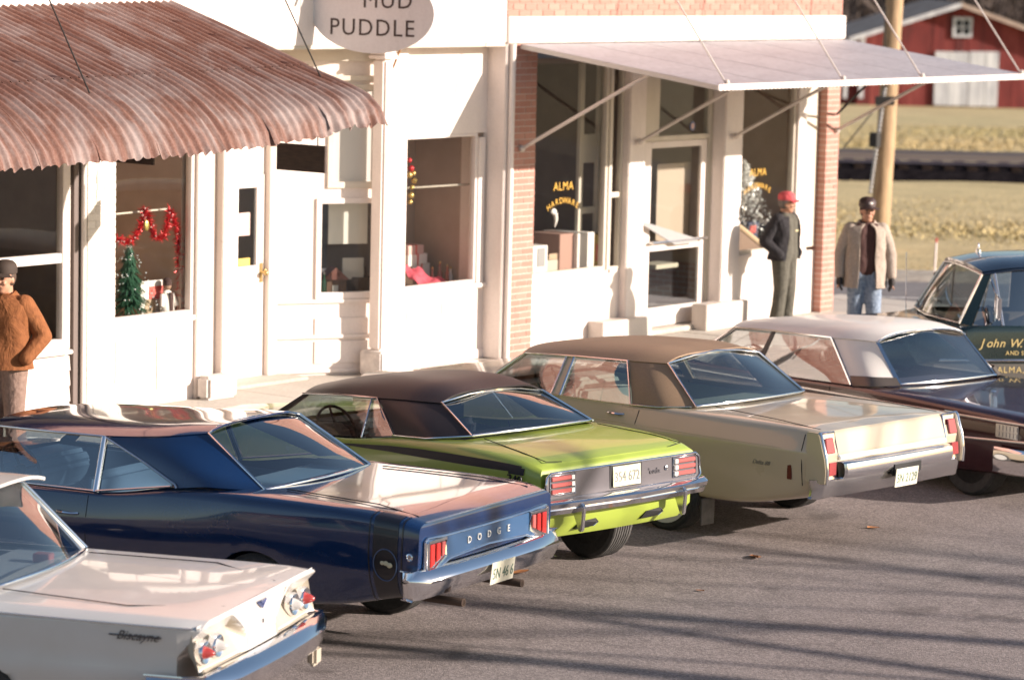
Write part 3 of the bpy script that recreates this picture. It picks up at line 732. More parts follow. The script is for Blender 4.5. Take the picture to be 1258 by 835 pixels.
for o in [c for c in awn.children if c.name.startswith('edge_angle')]:
    for vv in o.data.vertices: vv.co.z += az(vv.co.y)-.05
for X in (ax0+.08, atY(785, 162, 0).x, atY(903, 150, 0).x, atY(1030, 140, 0).x-.05):
    z0 = 2.30; ye = -1.72
    mb = MB(); mb.tube([(X, -.02, z0), (X, ye, az(ye)-.02)], .021, 8); mb.ball((X, -.02, z0), .04); mb.build('strut', WHITE2, awn, smooth=50)
X = ax1-.1; mb = MB(); mb.tube([(X-.02, -.02, 2.5), (X-1.3, -1.5, az(-1.5)-.02)], .016, 6); mb.build('strut', UNDER, awn)
for (ex, ey) in ((893, 105), (1036, 100), (1133, 97), (1255, 92)):
    q = atY(ex, ey, AYO+.03); X = min(max(q.x, ax0+.03), ax1-.04)
    mb = MB(); mb.tube([(X, AYO+.03, az(AYO)+.0), (X, .03, 6.5)], .0095, 6); mb.ball((X, AYO+.03, az(AYO)+.03), .03); mb.build('cable', WHITE2, awn)

# ------------------------------------------------------------------ rusted corrugated awning
RUST = principled('rusted_tin', (.3, .14, .1), .75, .15)
v = coords(RUST, (3.2, .55, .55)); v2 = coords(RUST, (1, 1, 1))
fa = noise(RUST, v, 1.5, 9, .7, .3); fb = noise(RUST, coords(RUST, (7, .8, .8)), 1.6, 7, .65); fc = noise(RUST, v2, 55, 3)
c = ramp(RUST, fa, [(.34, (.10, .040, .027)), (.45, (.20, .082, .052)), (.53, (.26, .145, .11)), (.62, (.40, .36, .36))])
c = mixc(RUST, .5, c, ramp(RUST, fb, [(.36, (.12, .045, .03)), (.5, (.24, .115, .08)), (.62, (.42, .38, .38))]))
pa = noise(RUST, coords(RUST, (1.3, .8, .8)), 1.15, 7, .62, .8); c = mixc(RUST, ramp(RUST, pa, [(.50, (0, 0, 0)), (.62, (.8, .8, .8))]), c, (.43, .40, .405)); c = mixc(RUST, ramp(RUST, pa, [(.33, (.7, .7, .7)), (.43, (0, 0, 0))]), c, (.20, .075, .045))
c = mixc(RUST, .2, c, ramp(RUST, fc, [(.3, (.12, .05, .035)), (.7, (.48, .40, .38))])); L(RUST, mixc(RUST, 1.0, c, (.74, .655, .60), 'MULTIPLY'), bc(RUST)); bump(RUST, fc, .3, .004)
raw = thing('rusted_awning', 'rust streaked corrugated tin awning with curled front edge on cables', 'awning', (19, -1.3, 2.8), worldkids=True)
XR = 21.62
SEC = [(0.02, 3.885), (-.93, 3.595), (-1.45, 3.425), (-1.75, 3.33), (-2.0, 3.235), (-2.22, 3.12), (-2.40, 2.985), (-2.52, 2.86), (-2.585, 2.745)]
SEC2 = [(0.02, 3.885), (-.93, 3.6), (-1.45, 3.43), (-1.73, 3.34), (-2.0, 3.265), (-2.25, 3.195), (-2.46, 3.12), (-2.57, 2.99), (-2.61, 2.82)]
def secp(t, b=0.0):
    if b > 0:
        y0, z0 = secp(t); t *= len(SEC)-1; i = min(int(t), len(SEC)-2); f = t-i
        return y0*(1-b)+b*(SEC2[i][0]+(SEC2[i+1][0]-SEC2[i][0])*f), z0*(1-b)+b*(SEC2[i][1]+(SEC2[i+1][1]-SEC2[i][1])*f)
    t *= len(SEC)-1; i = min(int(t), len(SEC)-2); f = t-i
    return SEC[i][0]+(SEC[i+1][0]-SEC[i][0])*f, SEC[i][1]+(SEC[i+1][1]-SEC[i][1])*f
rr2 = random.Random(9); SW = .70; x = XR; k = 0
def tilt(X): return (X-XR)*.021
while x > 12.6:
    x0 = x-SW
    for (ta, tb, dz, nm) in ((.0, .37, .007, 'upper'), (.345, 1.0, 0.0, 'lower')):
        rows = []; nx = 60 if True else 30
        j0, j1 = rr2.uniform(-.003, .003), rr2.uniform(-.003, .003); drop = rr2.uniform(-.045, .02); curl = rr2.uniform(-.03, .03)
        if nm == 'lower' and k == 0: drop = .05
        nt_ = 5 if nm == 'upper' else 17
        for i in range(nt_):
            t = ta+(tb-ta)*i/(nt_-1); row_ = []
            for q in range(nx+1):
                X = x0-.04+(SW+.04)*q/nx; bl_ = max(0, min(1, (X-(XR-1.8))/1.7)); y, z = secp(t, bl_*bl_*(3-2*bl_)); ph = X/.098*2*math.pi
                amp = .0175
                e = max(0, (t-.75)/.25)
                yy = y - (.012*math.sin(ph)*e) + curl*e*e*.8 + .02*e*math.sin(X*3.1+1); zz = z+tilt(X)+dz+amp*math.sin(ph)*(1-.6*e)+j0+(j1-j0)*q/nx+drop*e + .012*math.sin(X*1.7)*t + (.010*math.sin(X*41.0)+.008*math.sin(X*67.0+1.0))*e**3
                if k == 0 and nm == 'lower': zz += .018*math.sin(q*.5)*e; yy += .03*e*math.sin(q*.31)
                row_.append(Vector((X, yy, zz)))
            rows.append(row_)
        MB().grid(rows).build('tin_sheet', RUST, raw, smooth=180)
    x = x0; k += 1
mb = MB()
for (y, z) in ((-.9, 3.53), (-2.05, 3.14)): mb.tube([(12.6, y, z+tilt(12.6)), (XR-.06, y, z)], .03, 6)
mb.build('purlin', WOODDARK, raw)
for (ex, ey) in ((110, 130), (395, 115)):
    q = atY(ex, ey, -2.0); mb = MB(); X = q.x; mb.tube([(X, -2.0, 3.24+tilt(X)), (X, .04, 6.4)], .007, 5); mb.build('cable', UNDER, raw)
xx = 13.0
while xx < XR:
    MB().tube([(xx, .0, 2.9+tilt(xx)), (xx, -2.0, 3.16+tilt(xx))], .02, 6).build('bracket', WOODDARK, raw); xx += 2.1
# ================================================================== CARS
def pchip(xs, ys, x):
    n = len(xs)
    if x <= xs[0]: return ys[0]
    if x >= xs[-1]: return ys[-1]
    h = [xs[i+1]-xs[i] for i in range(n-1)]; d = [(ys[i+1]-ys[i])/h[i] for i in range(n-1)]
    def slope(i):
        if i == 0: return d[0]
        if i == n-1: return d[-1]
        if d[i-1]*d[i] <= 0: return 0.0
        w1 = 2*h[i]+h[i-1]; w2 = h[i]+2*h[i-1]; return (w1+w2)/(w1/d[i-1]+w2/d[i])
    i = 0
    while xs[i+1] < x: i += 1
    t = (x-xs[i])/h[i]; m0, m1 = slope(i)*h[i], slope(i+1)*h[i]
    return (2*t**3-3*t*t+1)*ys[i]+(t**3-2*t*t+t)*m0+(-2*t**3+3*t*t)*ys[i+1]+(t**3-t*t)*m1
def fillet(P, rad, k=4):
    out = [P[0]]
    for j in range(1, len(P)-1):
        A, B, Q = P[j-1]-P[j], P[j+1]-P[j], P[j]
        d = min(rad[j], .46*A.length, .46*B.length); a = Q+A.normalized()*d; b = Q+B.normalized()*d
        for s in range(k):
            t = s/(k-1); out.append(a*(1-t)**2+Q*2*t*(1-t)+b*t*t)
    out.append(P[-1]); return out
def carpaint(name, c, rough=.28, coat=1.0, metal=0.0, dirt=.0, dirtc=(.3, .26, .2), flake=0.0):
    m = principled(name, c, rough, metal, coat, .5, .04); v = coords(m)
    f = noise(m, v, 2.0, 5, .6); f2 = noise(m, v, 90, 3)
    L(m, mixc(m, dirt, tuple(c), ramp(m, f, [(.35, tuple(c)), (.7, dirtc)])), bc(m))
    r = N(m, 'ShaderNodeMapRange'); r.inputs[3].default_value = rough*.8; r.inputs[4].default_value = min(1, rough*1.5+dirt*.4); L(m, f, r.inputs[0]); L(m, r.outputs[0], rg(m))
    return m
class Car:
    def __init__(s, name, label, cat, x, y, hd, group=None):
        s.root = thing(name, label, cat, (x, y, GZ), R(hd), group)
    def body(s, name, stations, rad, mat, wheels, cabin, jcab, du=7, tail_du=None, archR=.37, nu=None):
        """stations: list of (u, [(v, w) ...]); rad: fillet radii; cabin=(u0,u1): top opening beyond profile corner jcab"""
        us = [q[0] for q in stations]; secs = []
        for i, (u, pts) in enumerate(stations):
            P = [Vector((u+(tail_du[j] if tail_du and i == 0 else 0), a, b)) for j, (a, b) in enumerate(pts)]
            secs.append(fillet(P, rad))
        n = len(secs[0]); ulist = set()
        for a, b in zip(us[:-1], us[1:]):
            k = max(2, int((b-a)/.09))
            for q in range(k+1): ulist.add(round(a+(b-a)*q/k, 4))
        for (uc, zc) in wheels:
            for q in range(0, 25): ulist.add(round(uc+archR*math.cos(math.pi*q/24), 4))
            ulist.add(round(uc+archR+.003, 4)); ulist.add(round(uc-archR-.003, 4))
        for c in cabin: ulist.add(round(c, 4))
        ulist = sorted(ulist); rows = []
        for u in ulist:
            r = []
            for j in range(n):
                q = Vector([pchip(us, [secs[i][j][c] for i in range(len(us))], u) for c in range(3)])
                for (uc, zc) in wheels:
                    if abs(u-uc) < archR:
                        zz = zc+math.sqrt(archR**2-(u-uc)**2)
                        if q.z < zz and q.y > .45: q.z = zz
                r.append(q)
            rows.append(r)
        jc = 1+(jcab-1)*4+3
        vs = []; fs = []
        for sgn in (1, -1):
            b = len(vs); vs += [Vector((q.x, q.y*sgn, q.z)) for r in rows for q in r]
            for i in range(len(rows)-1):
                um = (ulist[i]+ulist[i+1])/2
                for j in range(n-1):
                    if cabin[0] < um < cabin[1] and j >= jc: continue
                    f = (b+i*n+j, b+i*n+j+1, b+(i+1)*n+j+1, b+(i+1)*n+j); fs.append(f if sgn > 0 else f[::-1])
        half = len(rows)*n
        for i in (0, len(rows)-1):
            for j in range(n-1): fs.append((i*n+j, i*n+j+1, half+i*n+j+1, half+i*n+j))
        me = bpy.data.meshes.new(name); me.from_pydata([tuple(q) for q in vs], [], fs)
        bm = bmesh.new(); bm.from_mesh(me); bmesh.ops.remove_doubles(bm, verts=bm.verts, dist=.0006)
        bmesh.ops.dissolve_degenerate(bm, edges=bm.edges, dist=.0002); bmesh.ops.recalc_face_normals(bm, faces=bm.faces); bm.to_mesh(me); bm.free()
        s.b = link(name, me, mat, s.root, smooth=32); s.rows = rows; s.ul = ulist
        s.sec = lambda u: [Vector([pchip(us, [secs[i][j][c] for i in range(len(us))], u) for c in range(3)]) for j in range(n)]
        return s.b
    def surf(s, u, w, side=1):
        """point on the body side at (u, w)"""
        P = s.sec(u); best = None
        for a, b in zip(P[:-1], P[1:]):
            if b.z > a.z and a.z-1e-6 <= w <= b.z+1e-6 and a.y > .4:
                t = (w-a.z)/max(1e-6, b.z-a.z); best = a+(b-a)*t
        if best is None: best = max(P, key=lambda q: q.y)
        return Vector((best.x, best.y*side, w))
    def wheel(s, u, v, z, r, wd, cap=CHROME, ring=None, tread=TREAD, capr=.6, style='dish'):
        w = empty('wheel', (u, v, z)); w.parent = s.root; sg = 1 if v > 0 else -1
        M = Matrix.Scale(sg, 4, (0, 1, 0))
        t = MB(); rr = r*.62
        t.lathe([(rr, -wd*.42), (r*.9, -wd*.5), (r*.975, -wd*.43)], (0, 0, 0), 'y', 32, M); t.lathe([(r*.975, wd*.43), (r*.9, wd*.5), (rr, wd*.42)], (0, 0, 0), 'y', 32, M)
        t.cur = 1; pr = [(r*.975, -wd*.43)]
        for k in range(7):
            y0 = -wd*.4+k*wd*.8/7; pr += [(r, y0+.002), (r, y0+wd*.8/7-.01), (r-.008, y0+wd*.8/7-.008), (r-.008, y0+wd*.8/7-.001)]
        pr.append((r*.975, wd*.43)); t.lathe(pr, (0, 0, 0), 'y', 32, M)
        t.build('tyre', [BLACKRUB, tread], w, smooth=35)
        q = MB(); q.lathe([(rr, -wd*.42), (rr, wd*.3), (rr*.93, wd*.36), (rr*.86, wd*.22)], (0, 0, 0), 'y', 28, M); q.lathe([(rr*.86, wd*.22), (.02, wd*.1)], (0, 0, 0), 'y', 28, M); q.build('rim', UNDER if style == 'black' else DULLCHROME, w, smooth=35)
        h = MB(); h.lathe([(rr*capr*1.4, wd*.24), (rr*capr*1.3, wd*.34), (rr*capr*.8, wd*.37), (rr*capr*.4, wd*.45), (.001, wd*.46)], (0, 0, 0), 'y', 28, M); h.build('hubcap', cap, w, smooth=40)
        if ring:
            g = MB(); g.lathe([(r*.70, wd*.478), (r*.78, wd*.505), (r*.80, wd*.503), (r*.80, wd*.48)], (0, 0, 0), 'y', 36, M); g.build('whitewall', ring, w, smooth=40)
        return w
    def tube(s, name, pts, r, mat, parent=None, n=6): return MB().tube(pts, r, n).build(name, mat, parent or s.root, smooth=60)
    def ruled(s, name, A, B, mat, bulge=(0, 0, 0), n=12, m=8, parent=None, solid=0.0, curve=True):
        def res(P, t):
            P = [Vector(q) for q in P]
            if len(P) == 1: return P[0]
            xs = [0]
            for a, b in zip(P[:-1], P[1:]): xs.append(xs[-1]+max(1e-5, (b-a).length))
            return Vector([pchip(xs, [q[c] for q in P], t*xs[-1]) for c in range(3)])
        bl = Vector(bulge); rows = []
        for i in range(m+1):
            q = i/m; rows.append([res(A, k/n)*(1-q)+res(B, k/n)*q+bl*(4*q*(1-q))*(1-abs(2*k/n-1)**2.5) for k in range(n+1)])
        return MB().grid(rows).build(name, mat, parent or s.root, smooth=50, solid=solid, weld=.0005)
    def roof(s, rail, crown, mat, bow_f=.10, bow_r=.05, name='roof', nv=18, solid=.012, pw=2.4):
        """rail: left roof edge points front -> rear; crown: heights at each"""
        P = [Vector(q) for q in rail]; xs = [0]
        for a, b in zip(P[:-1], P[1:]): xs.append(xs[-1]+(b-a).length)
        rows = []; n = 26
        for i in range(n+1):
            t = i/n; L_ = t*xs[-1]; q = Vector([pchip(xs, [p[c] for p in P], L_) for c in range(3)]); cr_ = pchip(xs, list(crown), L_)
            bow = bow_f*max(0, 1-t*3)**1.0 - bow_r*max(0, (t-.67)*3)
            row_ = []
            for k in range(nv+1):
                a = -1+2*k/nv; a = math.copysign(abs(a)**.8, a)
                row_.append(Vector((q.x+bow*(1-a*a), q.y*a, q.z+cr_*(1-abs(a)**pw))))
            rows.append(row_)
        s.rooff = [r for r in rows[0]]; s.roofr = [r for r in rows[-1]]
        return MB().grid(rows).build(name, mat, s.root, smooth=60, solid=-solid)
    def mirror(s, pts): return [(p[0], -p[1], p[2]) for p in pts]
    def both(s, name, A, B, mat, bulge=(0, 0, 0), parent=None, solid=0.0, n=12, m=6):
        o1 = s.ruled(name, A, B, mat, bulge, n, m, parent, solid); o2 = s.ruled(name, s.mirror(A), s.mirror(B), mat, (bulge[0], -bulge[1], bulge[2]), n, m, parent, solid); return o1, o2
    def seats(s, ufront, urear, wb, mat, width=.62, rw=None, bench=True):
        for (u, nm) in ((ufront, 'front_seat'), (urear, 'rear_seat')):
            if u is None: continue
            mb = MB()
            parts = ((.09, width), (-width, -.09)) if not bench and nm == 'front_seat' else ((-width, width),)
            for (a, b) in parts:
                mb.prism([(u+.5, a, wb-.42), (u, a, wb-.46), (u, a, wb-.62), (u+.5, a, wb-.62)], (0, b-a, 0))
                mb.prism([(u+.06, a, wb-.45), (u-.06, a, wb+.06 if nm == 'front_seat' else wb-.03), (u-.16, a, wb+.05 if nm == 'front_seat' else wb-.04), (u-.1, a, wb-.5)], (0, b-a, 0))
            mb.build(nm, mat, s.root, bevel=.05, seg=3)
    def cockpit(s, ucowl, wb, mat, wheelcol=BLACKTRIM, half=.7):
        MB().prism([(ucowl-.02, -half, wb-.02), (ucowl-.3, -half, wb-.03), (ucowl-.36, -half, wb-.12), (ucowl-.28, -half, wb-.3), (ucowl, -half, wb-.3)], (0, 2*half, 0)).build('dashboard', mat, s.root, bevel=.03)
        c = Vector((ucowl-.52, .36, wb-.03)); ax = Vector((-.88, 0, .47)); a = Vector((0, 1, 0)); b = ax.cross(a); mb = MB()
        mb.tube([c+a*math.cos(2*math.pi*k/24)*.195+b*math.sin(2*math.pi*k/24)*.195 for k in range(25)], .012, 6)
        for an in (0, math.pi, 1.5*math.pi): mb.tube([c, c+a*math.cos(an)*.19+b*math.sin(an)*.19], .010, 5)
        mb.tube([c, c-ax*.35], .028, 6); mb.ball(c, .04); mb.build('steering_wheel', wheelcol, s.root, smooth=40)
    def cabin_tub(s, u0, u1, wb, half, mat, floor=.32):
        mb = MB(); mb.box(u0, u1, -half, half, floor, floor+.03)
        mb.build('cabin_floor', UNDER, s.root)
        for sg in (1, -1): MB().box(u0+.05, u1, sg*half, sg*(half+.03), floor, wb-.03).build('door_card', mat, s.root)
    def shelf(s, u0, u1, half, w, mat, rear_u=None):
        MB().box(u0, u1, -half, half, w-.03, w).build('parcel_shelf', mat, s.root, bevel=.008)
    def plate(s, u, v, w, txt, mat, tmat, lean=0.0, wd=.305, ht=.152, parent=None, label=None, sz=.105):
        M = Matrix.Translation((u, v, w)) @ Matrix.Rotation(lean, 4, 'Y') @ Matrix.Rotation(-math.pi/2, 4, 'Z') @ Matrix.Rotation(math.pi/2, 4, 'X')
        pl = MB(); pl.box(-wd/2, wd/2, -ht/2, ht/2, -.004, .004, M); o = pl.build('licence_plate', mat, parent or s.root, bevel=.003, seg=1)
        text('plate_characters', txt, sz, M @ Matrix.Translation((0, -.008, .005)), tmat, o, maxw=wd*.88)
        return o
def text(name, body, size, M, mat, parent, ext=.0015, maxw=None, align='CENTER', shear=0.0, sx=1.0, spacing=1.0):
    cu_ = bpy.data.curves.new(name, 'FONT'); cu_.body = body; cu_.size = size; cu_.extrude = ext; cu_.align_x = align; cu_.align_y = 'CENTER'; cu_.shear = shear; cu_.space_character = spacing; cu_.resolution_u = 3
    t = bpy.data.objects.new(name, cu_); col.objects.link(t)
    dg = bpy.context.evaluated_depsgraph_get(); me = bpy.data.meshes.new_from_object(t.evaluated_get(dg)); bpy.data.objects.remove(t); bpy.data.curves.remove(cu_)
    me.name = name; xs = [v.co.x for v in me.vertices] or [0]
    k = min(1.0, maxw/(max(xs)-min(xs))) if maxw and max(xs) > min(xs) else 1.0
    me.transform(Matrix.Diagonal((k*sx, 1, 1, 1))); me.transform(M); me.materials.clear()
    return link(name, me, mat, parent)
def sideM(u, v, w, ang=0.0):
    """text on the car's left side reading towards the tail (-u)"""
    return Matrix.Translation((u, v, w)) @ Matrix.Rotation(math.pi, 4, 'Z') @ Matrix.Rotation(math.pi/2, 4, 'X') @ Matrix.Rotation(ang, 4, 'Z')
def rearM(u, v, w, lean=0.0): return Matrix.Translation((u, v, w)) @ Matrix.Rotation(lean, 4, 'Y') @ Matrix.Rotation(-math.pi/2, 4, 'Z') @ Matrix.Rotation(math.pi/2, 4, 'X')
PLATE_M = varied('plate_enamel', [(.3, (.62, .58, .44)), (.7, (.76, .72, .60))], 12, .5)
PLATE_T = principled('plate_green_ink', (.10, .16, .12), .6)
def sec8(bot, vr, vs, ws, vm, wm, vsh, wsh, vd, wd, wc): return [(0, bot), (.6, bot), (vr, bot+.015), (vs, ws), (vm, wm), (vsh, wsh), (vd, wd), (0, wc)]
RAD = [0, .02, .05, .10, .12, .06, .06, 0]

# ------------------------------------------------------------------ dark blue coupe
def blue_car():
    c = Car('blue_coupe', 'dark blue two door hardtop with black tail stripe beside the white sedan', 'car', 16.286, -7.942, 97.48, 'cars parked nose-in at the shops')
    P = carpaint('dark_blue_paint', (.003, .019, .070), .10, 1.0, dirt=.05, dirtc=(.05, .06, .08)); IN = principled('blue_interior', (.10, .16, .24), .6); INL = principled('pale_blue_trim', (.24, .36, .48), .5)
    S = [(-.04, sec8(.52, .80, .86, .60, .88, .80, .87, .985, .80, 1.015, 1.015)), (.12, sec8(.50, .84, .90, .62, .915, .82, .895, 1.02, .82, 1.05, 1.045)), (.65, sec8(.39, .86, .915, .60, .935, .84, .905, 1.05, .80, 1.075, 1.065)),
         (1.3, sec8(.34, .87, .92, .58, .945, .85, .905, 1.06, .76, 1.08, 1.075)), (1.9, sec8(.32, .87, .92, .56, .94, .80, .885, 1.03, .80, 1.05, 1.05)), (2.55, sec8(.31, .87, .915, .55, .93, .74, .885, .94, .86, .955, .96)), (3.5, sec8(.31, .87, .915, .55, .93, .72, .885, .925, .86, .94, .94)),
         (4.15, sec8(.32, .87, .92, .55, .935, .72, .885, .93, .80, .965, .99)), (4.8, sec8(.36, .84, .90, .54, .91, .70, .86, .90, .76, .925, .96)), (5.2, sec8(.40, .70, .80, .52, .82, .66, .78, .84, .70, .86, .87))]
    wh = [(1.22, .34), (4.2, .34)]
    c.body('body', S, RAD, P, wh, (1.34, 4.1), 6, tail_du=[.05, .05, .05, .02, 0, .0, .01, .0])
    for (u, z) in wh:
        for sg in (1, -1): c.wheel(u, sg*.80, z, .345, .2)
    rail = [(3.68, .60, 1.27), (3.45, .655, 1.285), (2.62, .70, 1.312), (2.2, .675, 1.345), (1.85, .555, 1.385)]
    c.roof(rail, [.035, .05, .068, .066, .05], P, bow_f=.12, bow_r=.02, pw=4.6)
    # sail panel / C pillar
    top = [(2.60, .702, 1.312), (2.2, .677, 1.345), (1.85, .557, 1.386)]; bot = [(1.885, .872, 1.055), (1.62, .85, 1.085), (1.31, .66, 1.07)]
    c.both('rear_pillar', top, bot, P, (0, .02, .01), solid=.01, n=16, m=10)
    # rear glass
    A = [(1.85, .55, 1.385), (1.865, .3, 1.422), (1.87, 0, 1.432), (1.865, -.3, 1.422), (1.85, -.55, 1.385)]; B = [(1.31, .65, 1.068), (1.22, 0, 1.085), (1.31, -.65, 1.068)]
    rg_ = c.ruled('rear_window', A, B, CARGLASS, (-.03, 0, .03), 20, 8)
    c.tube('rear_window_trim', [(1.31, .655, 1.075)]+[(1.31-.09*(1-(k/8-1)**2), .65*(1-k/8), 1.076+.015*(1-(k/8-1)**2)) for k in range(1, 16)]+[(1.31, -.655, 1.075), (1.85, -.56, 1.395), (1.868, -.42, 1.425), (1.87, -.2, 1.437), (1.87, 0, 1.44), (1.87, .2, 1.437), (1.868, .42, 1.425), (1.85, .56, 1.395), (1.31, .655, 1.075)], .011, CHROME)
    # windshield
    A = [(3.68, .60, 1.27), (3.80, 0, 1.308), (3.68, -.60, 1.27)]; B = [(4.12, .72, .985), (4.34, 0, 1.0), (4.12, -.72, .985)]
    c.ruled('windscreen', A, B, CARGLASS, (.03, 0, .03), 20, 8)
    c.both('front_pillar', [(3.70, .605, 1.272), (3.62, .635, 1.28)], [(4.13, .735, .975), (4.03, .775, .955)], P, solid=.012)
    # side glass: dropped door glass frame + quarter light
    c.both('side_window', [(3.62, .638, 1.279), (3.3, .665, 1.29), (2.65, .70, 1.308)], [(4.02, .775, .955), (3.3, .84, .945), (2.60, .862, .96)], CARGLASS, (0, .015, 0))
    c.both('quarter_window', [(2.59, .704, 1.306), (2.45, .728, 1.262), (1.93, .862, 1.07)], [(2.545, .865, .963), (2.2, .866, 1.01), (1.93, .866, 1.065)], CARGLASS, (0, .01, 0))
    for sg in (1, -1):
        c.tube('window_trim', [(3.66, sg*.625, 1.285), (3.3, sg*.672, 1.297), (2.62, sg*.708, 1.317), (2.2, sg*.80, 1.185), (1.9, sg*.876, 1.078), (1.885, sg*.88, 1.055)], .009, DULLCHROME)
        c.tube('window_trim', [(2.62, sg*.71, 1.312), (2.572, sg*.872, .955)], .022, CHROME)
        c.tube('belt_trim', [(4.02, sg*.79, .96), (3.3, sg*.858, .952), (2.57, sg*.88, .965), (1.93, sg*.885, 1.064)], .007, DULLCHROME)
    # tail panel with chrome outline, lamps and letters
    tp = -.045
    def pl(v, w, o=0.0): return Vector((tp-o, v, w))
    up = [(.815, .895), (.78, .915), (.56, .905), (0, .90), (-.56, .905), (-.78, .915), (-.815, .895)]; lo = [(-.815, .70), (-.76, .672), (-.5, .745), (0, .765), (.5, .745), (.76, .672), (.815, .70)]
    ring = [pl(a, b, .006) for a, b in up+lo]; ring.append(ring[0])
    c.tube('tail_trim', ring, .010, CHROME)
    TP = carpaint('tail_panel_blue', (.03, .08, .17), .3, .8)
    mb = MB(); poly = [pl(a*.985, b, .0) for a, b in up+lo]; mb.prism(poly, (-.006, 0, 0)); tpn = mb.build('tail_panel', TP, c.root)
    for sg in (1, -1):
        fr = [pl(sg*a, b, .008) for a, b in ((.785, .885), (.785, .70), (.74, .69), (.56, .775), (.56, .885))]; fr.append(fr[0])
        c.tube('lamp_bezel', fr, .015, CHROME)
        MB().prism([pl(sg*a, b, .0045) for a, b in ((.785, .885), (.785, .70), (.74, .69), (.56, .775), (.56, .885))], (-.006, 0, 0)).build('lamp_plate', DULLCHROME, c.root)
        for k, (a0, a1) in enumerate(((.768, .716), (.692, .645), (.622, .582))):
            zb0 = .705+(.785-a0)*.37; zb1 = .705+(.785-a1)*.37
            MB().prism([pl(sg*a0, zb0+.008, .011), pl(sg*a1, zb1+.008, .011), pl(sg*a1, .872, .011), pl(sg*a0, .872, .011)], (-.014, 0, 0)).build('tail_lamp', REDLENS if k < 2 else PINKLENS, c.root, bevel=.004, seg=1)
    for k, ch in enumerate('DODGE'): text('letter', ch, .066, rearM(tp-.012, .26-k*.13, .83), WHITELENS, tpn, ext=.004)
    # bumper
    prof = [(.0, .525), (-.05, .53), (-.085, .57), (-.115, .625), (-.122, .65), (-.115, .664), (-.04, .714), (.02, .722)]
    path = [(.03, .915, 0), (.0, .92, 0), (-.03, .91, 0), (-.045, .85, 0), (-.055, .45, 0), (-.06, 0, 0), (-.055, -.45, 0), (-.045, -.85, 0), (-.03, -.91, 0), (.0, -.92, 0), (.03, -.915, 0)]
    rows = []
    for (pu, pv, _) in path:
        r = []
        for (a, b) in prof:
            if abs(pv) >= .905: r.append(Vector((pu+(a+.1)*.15, pv+math.copysign(-(a+.06)*.55, pv), b)))
            else: r.append(Vector((pu+a+.045, pv, b)))
        rows.append(r)
    MB().grid(rows).build('rear_bumper', CHROME, c.root, smooth=40, solid=.008)
    c.plate(-.15, -.03, .585, '5N 46 6', PLATE_M, PLATE_T, lean=-.12)
    for v in (.44, -.34): MB().lathe([(.028, 0), (.028, .62), (.022, .62), (.022, .0)], (0, 0, 0), 'x', 14, Matrix.Translation((-.13, v, .445))).build('exhaust_tip', principled('rusty_exhaust', (.10, .07, .055), .6, .6) if v > 0 else MATS['rusty_exhaust'], c.root, smooth=40)
    # bumble-bee stripe: three bands following the side, over deck edge
    SB = principled('black_stripe', (.006, .006, .010), .35, 0, .6)
    def band(u0, u1, mat, nm):
        for sg in (1, -1):
            rows = []
            for u in (u0, (u0+u1)/2, u1):
                P_ = [q for q in c.sec(u) if q.z > .47 and q.y > .05][::1]
                rows.append([Vector((q.x, (q.y+.0022 if q.z < 1.0 else q.y)*sg, q.z+(.0022 if q.z >= .98 else 0))) for q in P_])
            n_ = min(len(r) for r in rows); rows = [r[-n_:] for r in rows]
            MB().grid(rows).build(nm, mat, c.root, smooth=60)
    band(.10, .285, SB, 'tail_stripe'); band(.065, .075, SB, 'pin_stripe'); band(.31, .32, SB, 'pin_stripe')
    ring_ = [c.surf(.19+.088*math.cos(t), .735+.105*math.sin(t))+Vector((0, .005, 0)) for t in [2*math.pi*i/36 for i in range(37)]]
    c.tube('decal_ring', ring_, .004, principled('decal_blue', (.04, .07, .15), .5), n=5)
    q = c.surf(.19, .735)+Vector((0, .006, 0))
    for (du_, dw_, rr_, nm) in ((.022, .012, .017, 'head'), (-.006, .012, .02, 'thorax'), (-.034, .002, .022, 'tail')): MB().ball(q+Vector((du_, 0, dw_)), rr_, 8, 6, (1, .2, .8)).build('decal_emblem', principled('decal_gold', (.5, .45, .30), .5) if 'decal_gold' not in MATS else MATS['decal_gold'], c.root, smooth=50)
    q = c.surf(.015, .80); mb = MB(); mb.lathe([(.026, 0), (.026, .01), (.018, .014), (.013, .006), (.001, .006)], (0, 0, 0), 'y', 16, Matrix.Translation((q.x, q.y-.002, q.z))); mb.build('side_marker', CHROME, c.root, smooth=40)
    # seams, handle
    for sg in (1, -1):
        c.tube('door_seam', [c.surf(2.62, w, sg)+Vector((0, sg*-.001, 0)) for w in (.36, .5, .65, .8, .93)], .004, SEAM)
        q = c.surf(2.78, .80, sg); MB().tube([q+Vector((.09, 0, 0)), q+Vector((.06, sg*.03, 0)), q+Vector((-.06, sg*.03, 0)), q+Vector((-.09, 0, 0))], .011, 6).build('door_handle', CHROME, c.root, smooth=50)
    c.tube('deck_seam', [(1.17, .60, 1.087), (.4, .67, 1.078), (.06, .72, 1.04)], .004, SEAM); c.tube('deck_seam', [(1.17, -.60, 1.087), (.4, -.67, 1.078), (.06, -.72, 1.04)], .004, SEAM)
    c.tube('deck_trim', [(-.035, .78, 1.018), (-.04, 0, 1.022), (-.035, -.78, 1.018)], .006, DULLCHROME)
    c.cabin_tub(1.5, 4.15, .95, .80, IN); c.shelf(1.22, 1.85, .70, 1.02, INL); c.seats(2.9, 2.0, .98, IN); c.cockpit(4.15, .97, IN)
    return c
blue = blue_car()

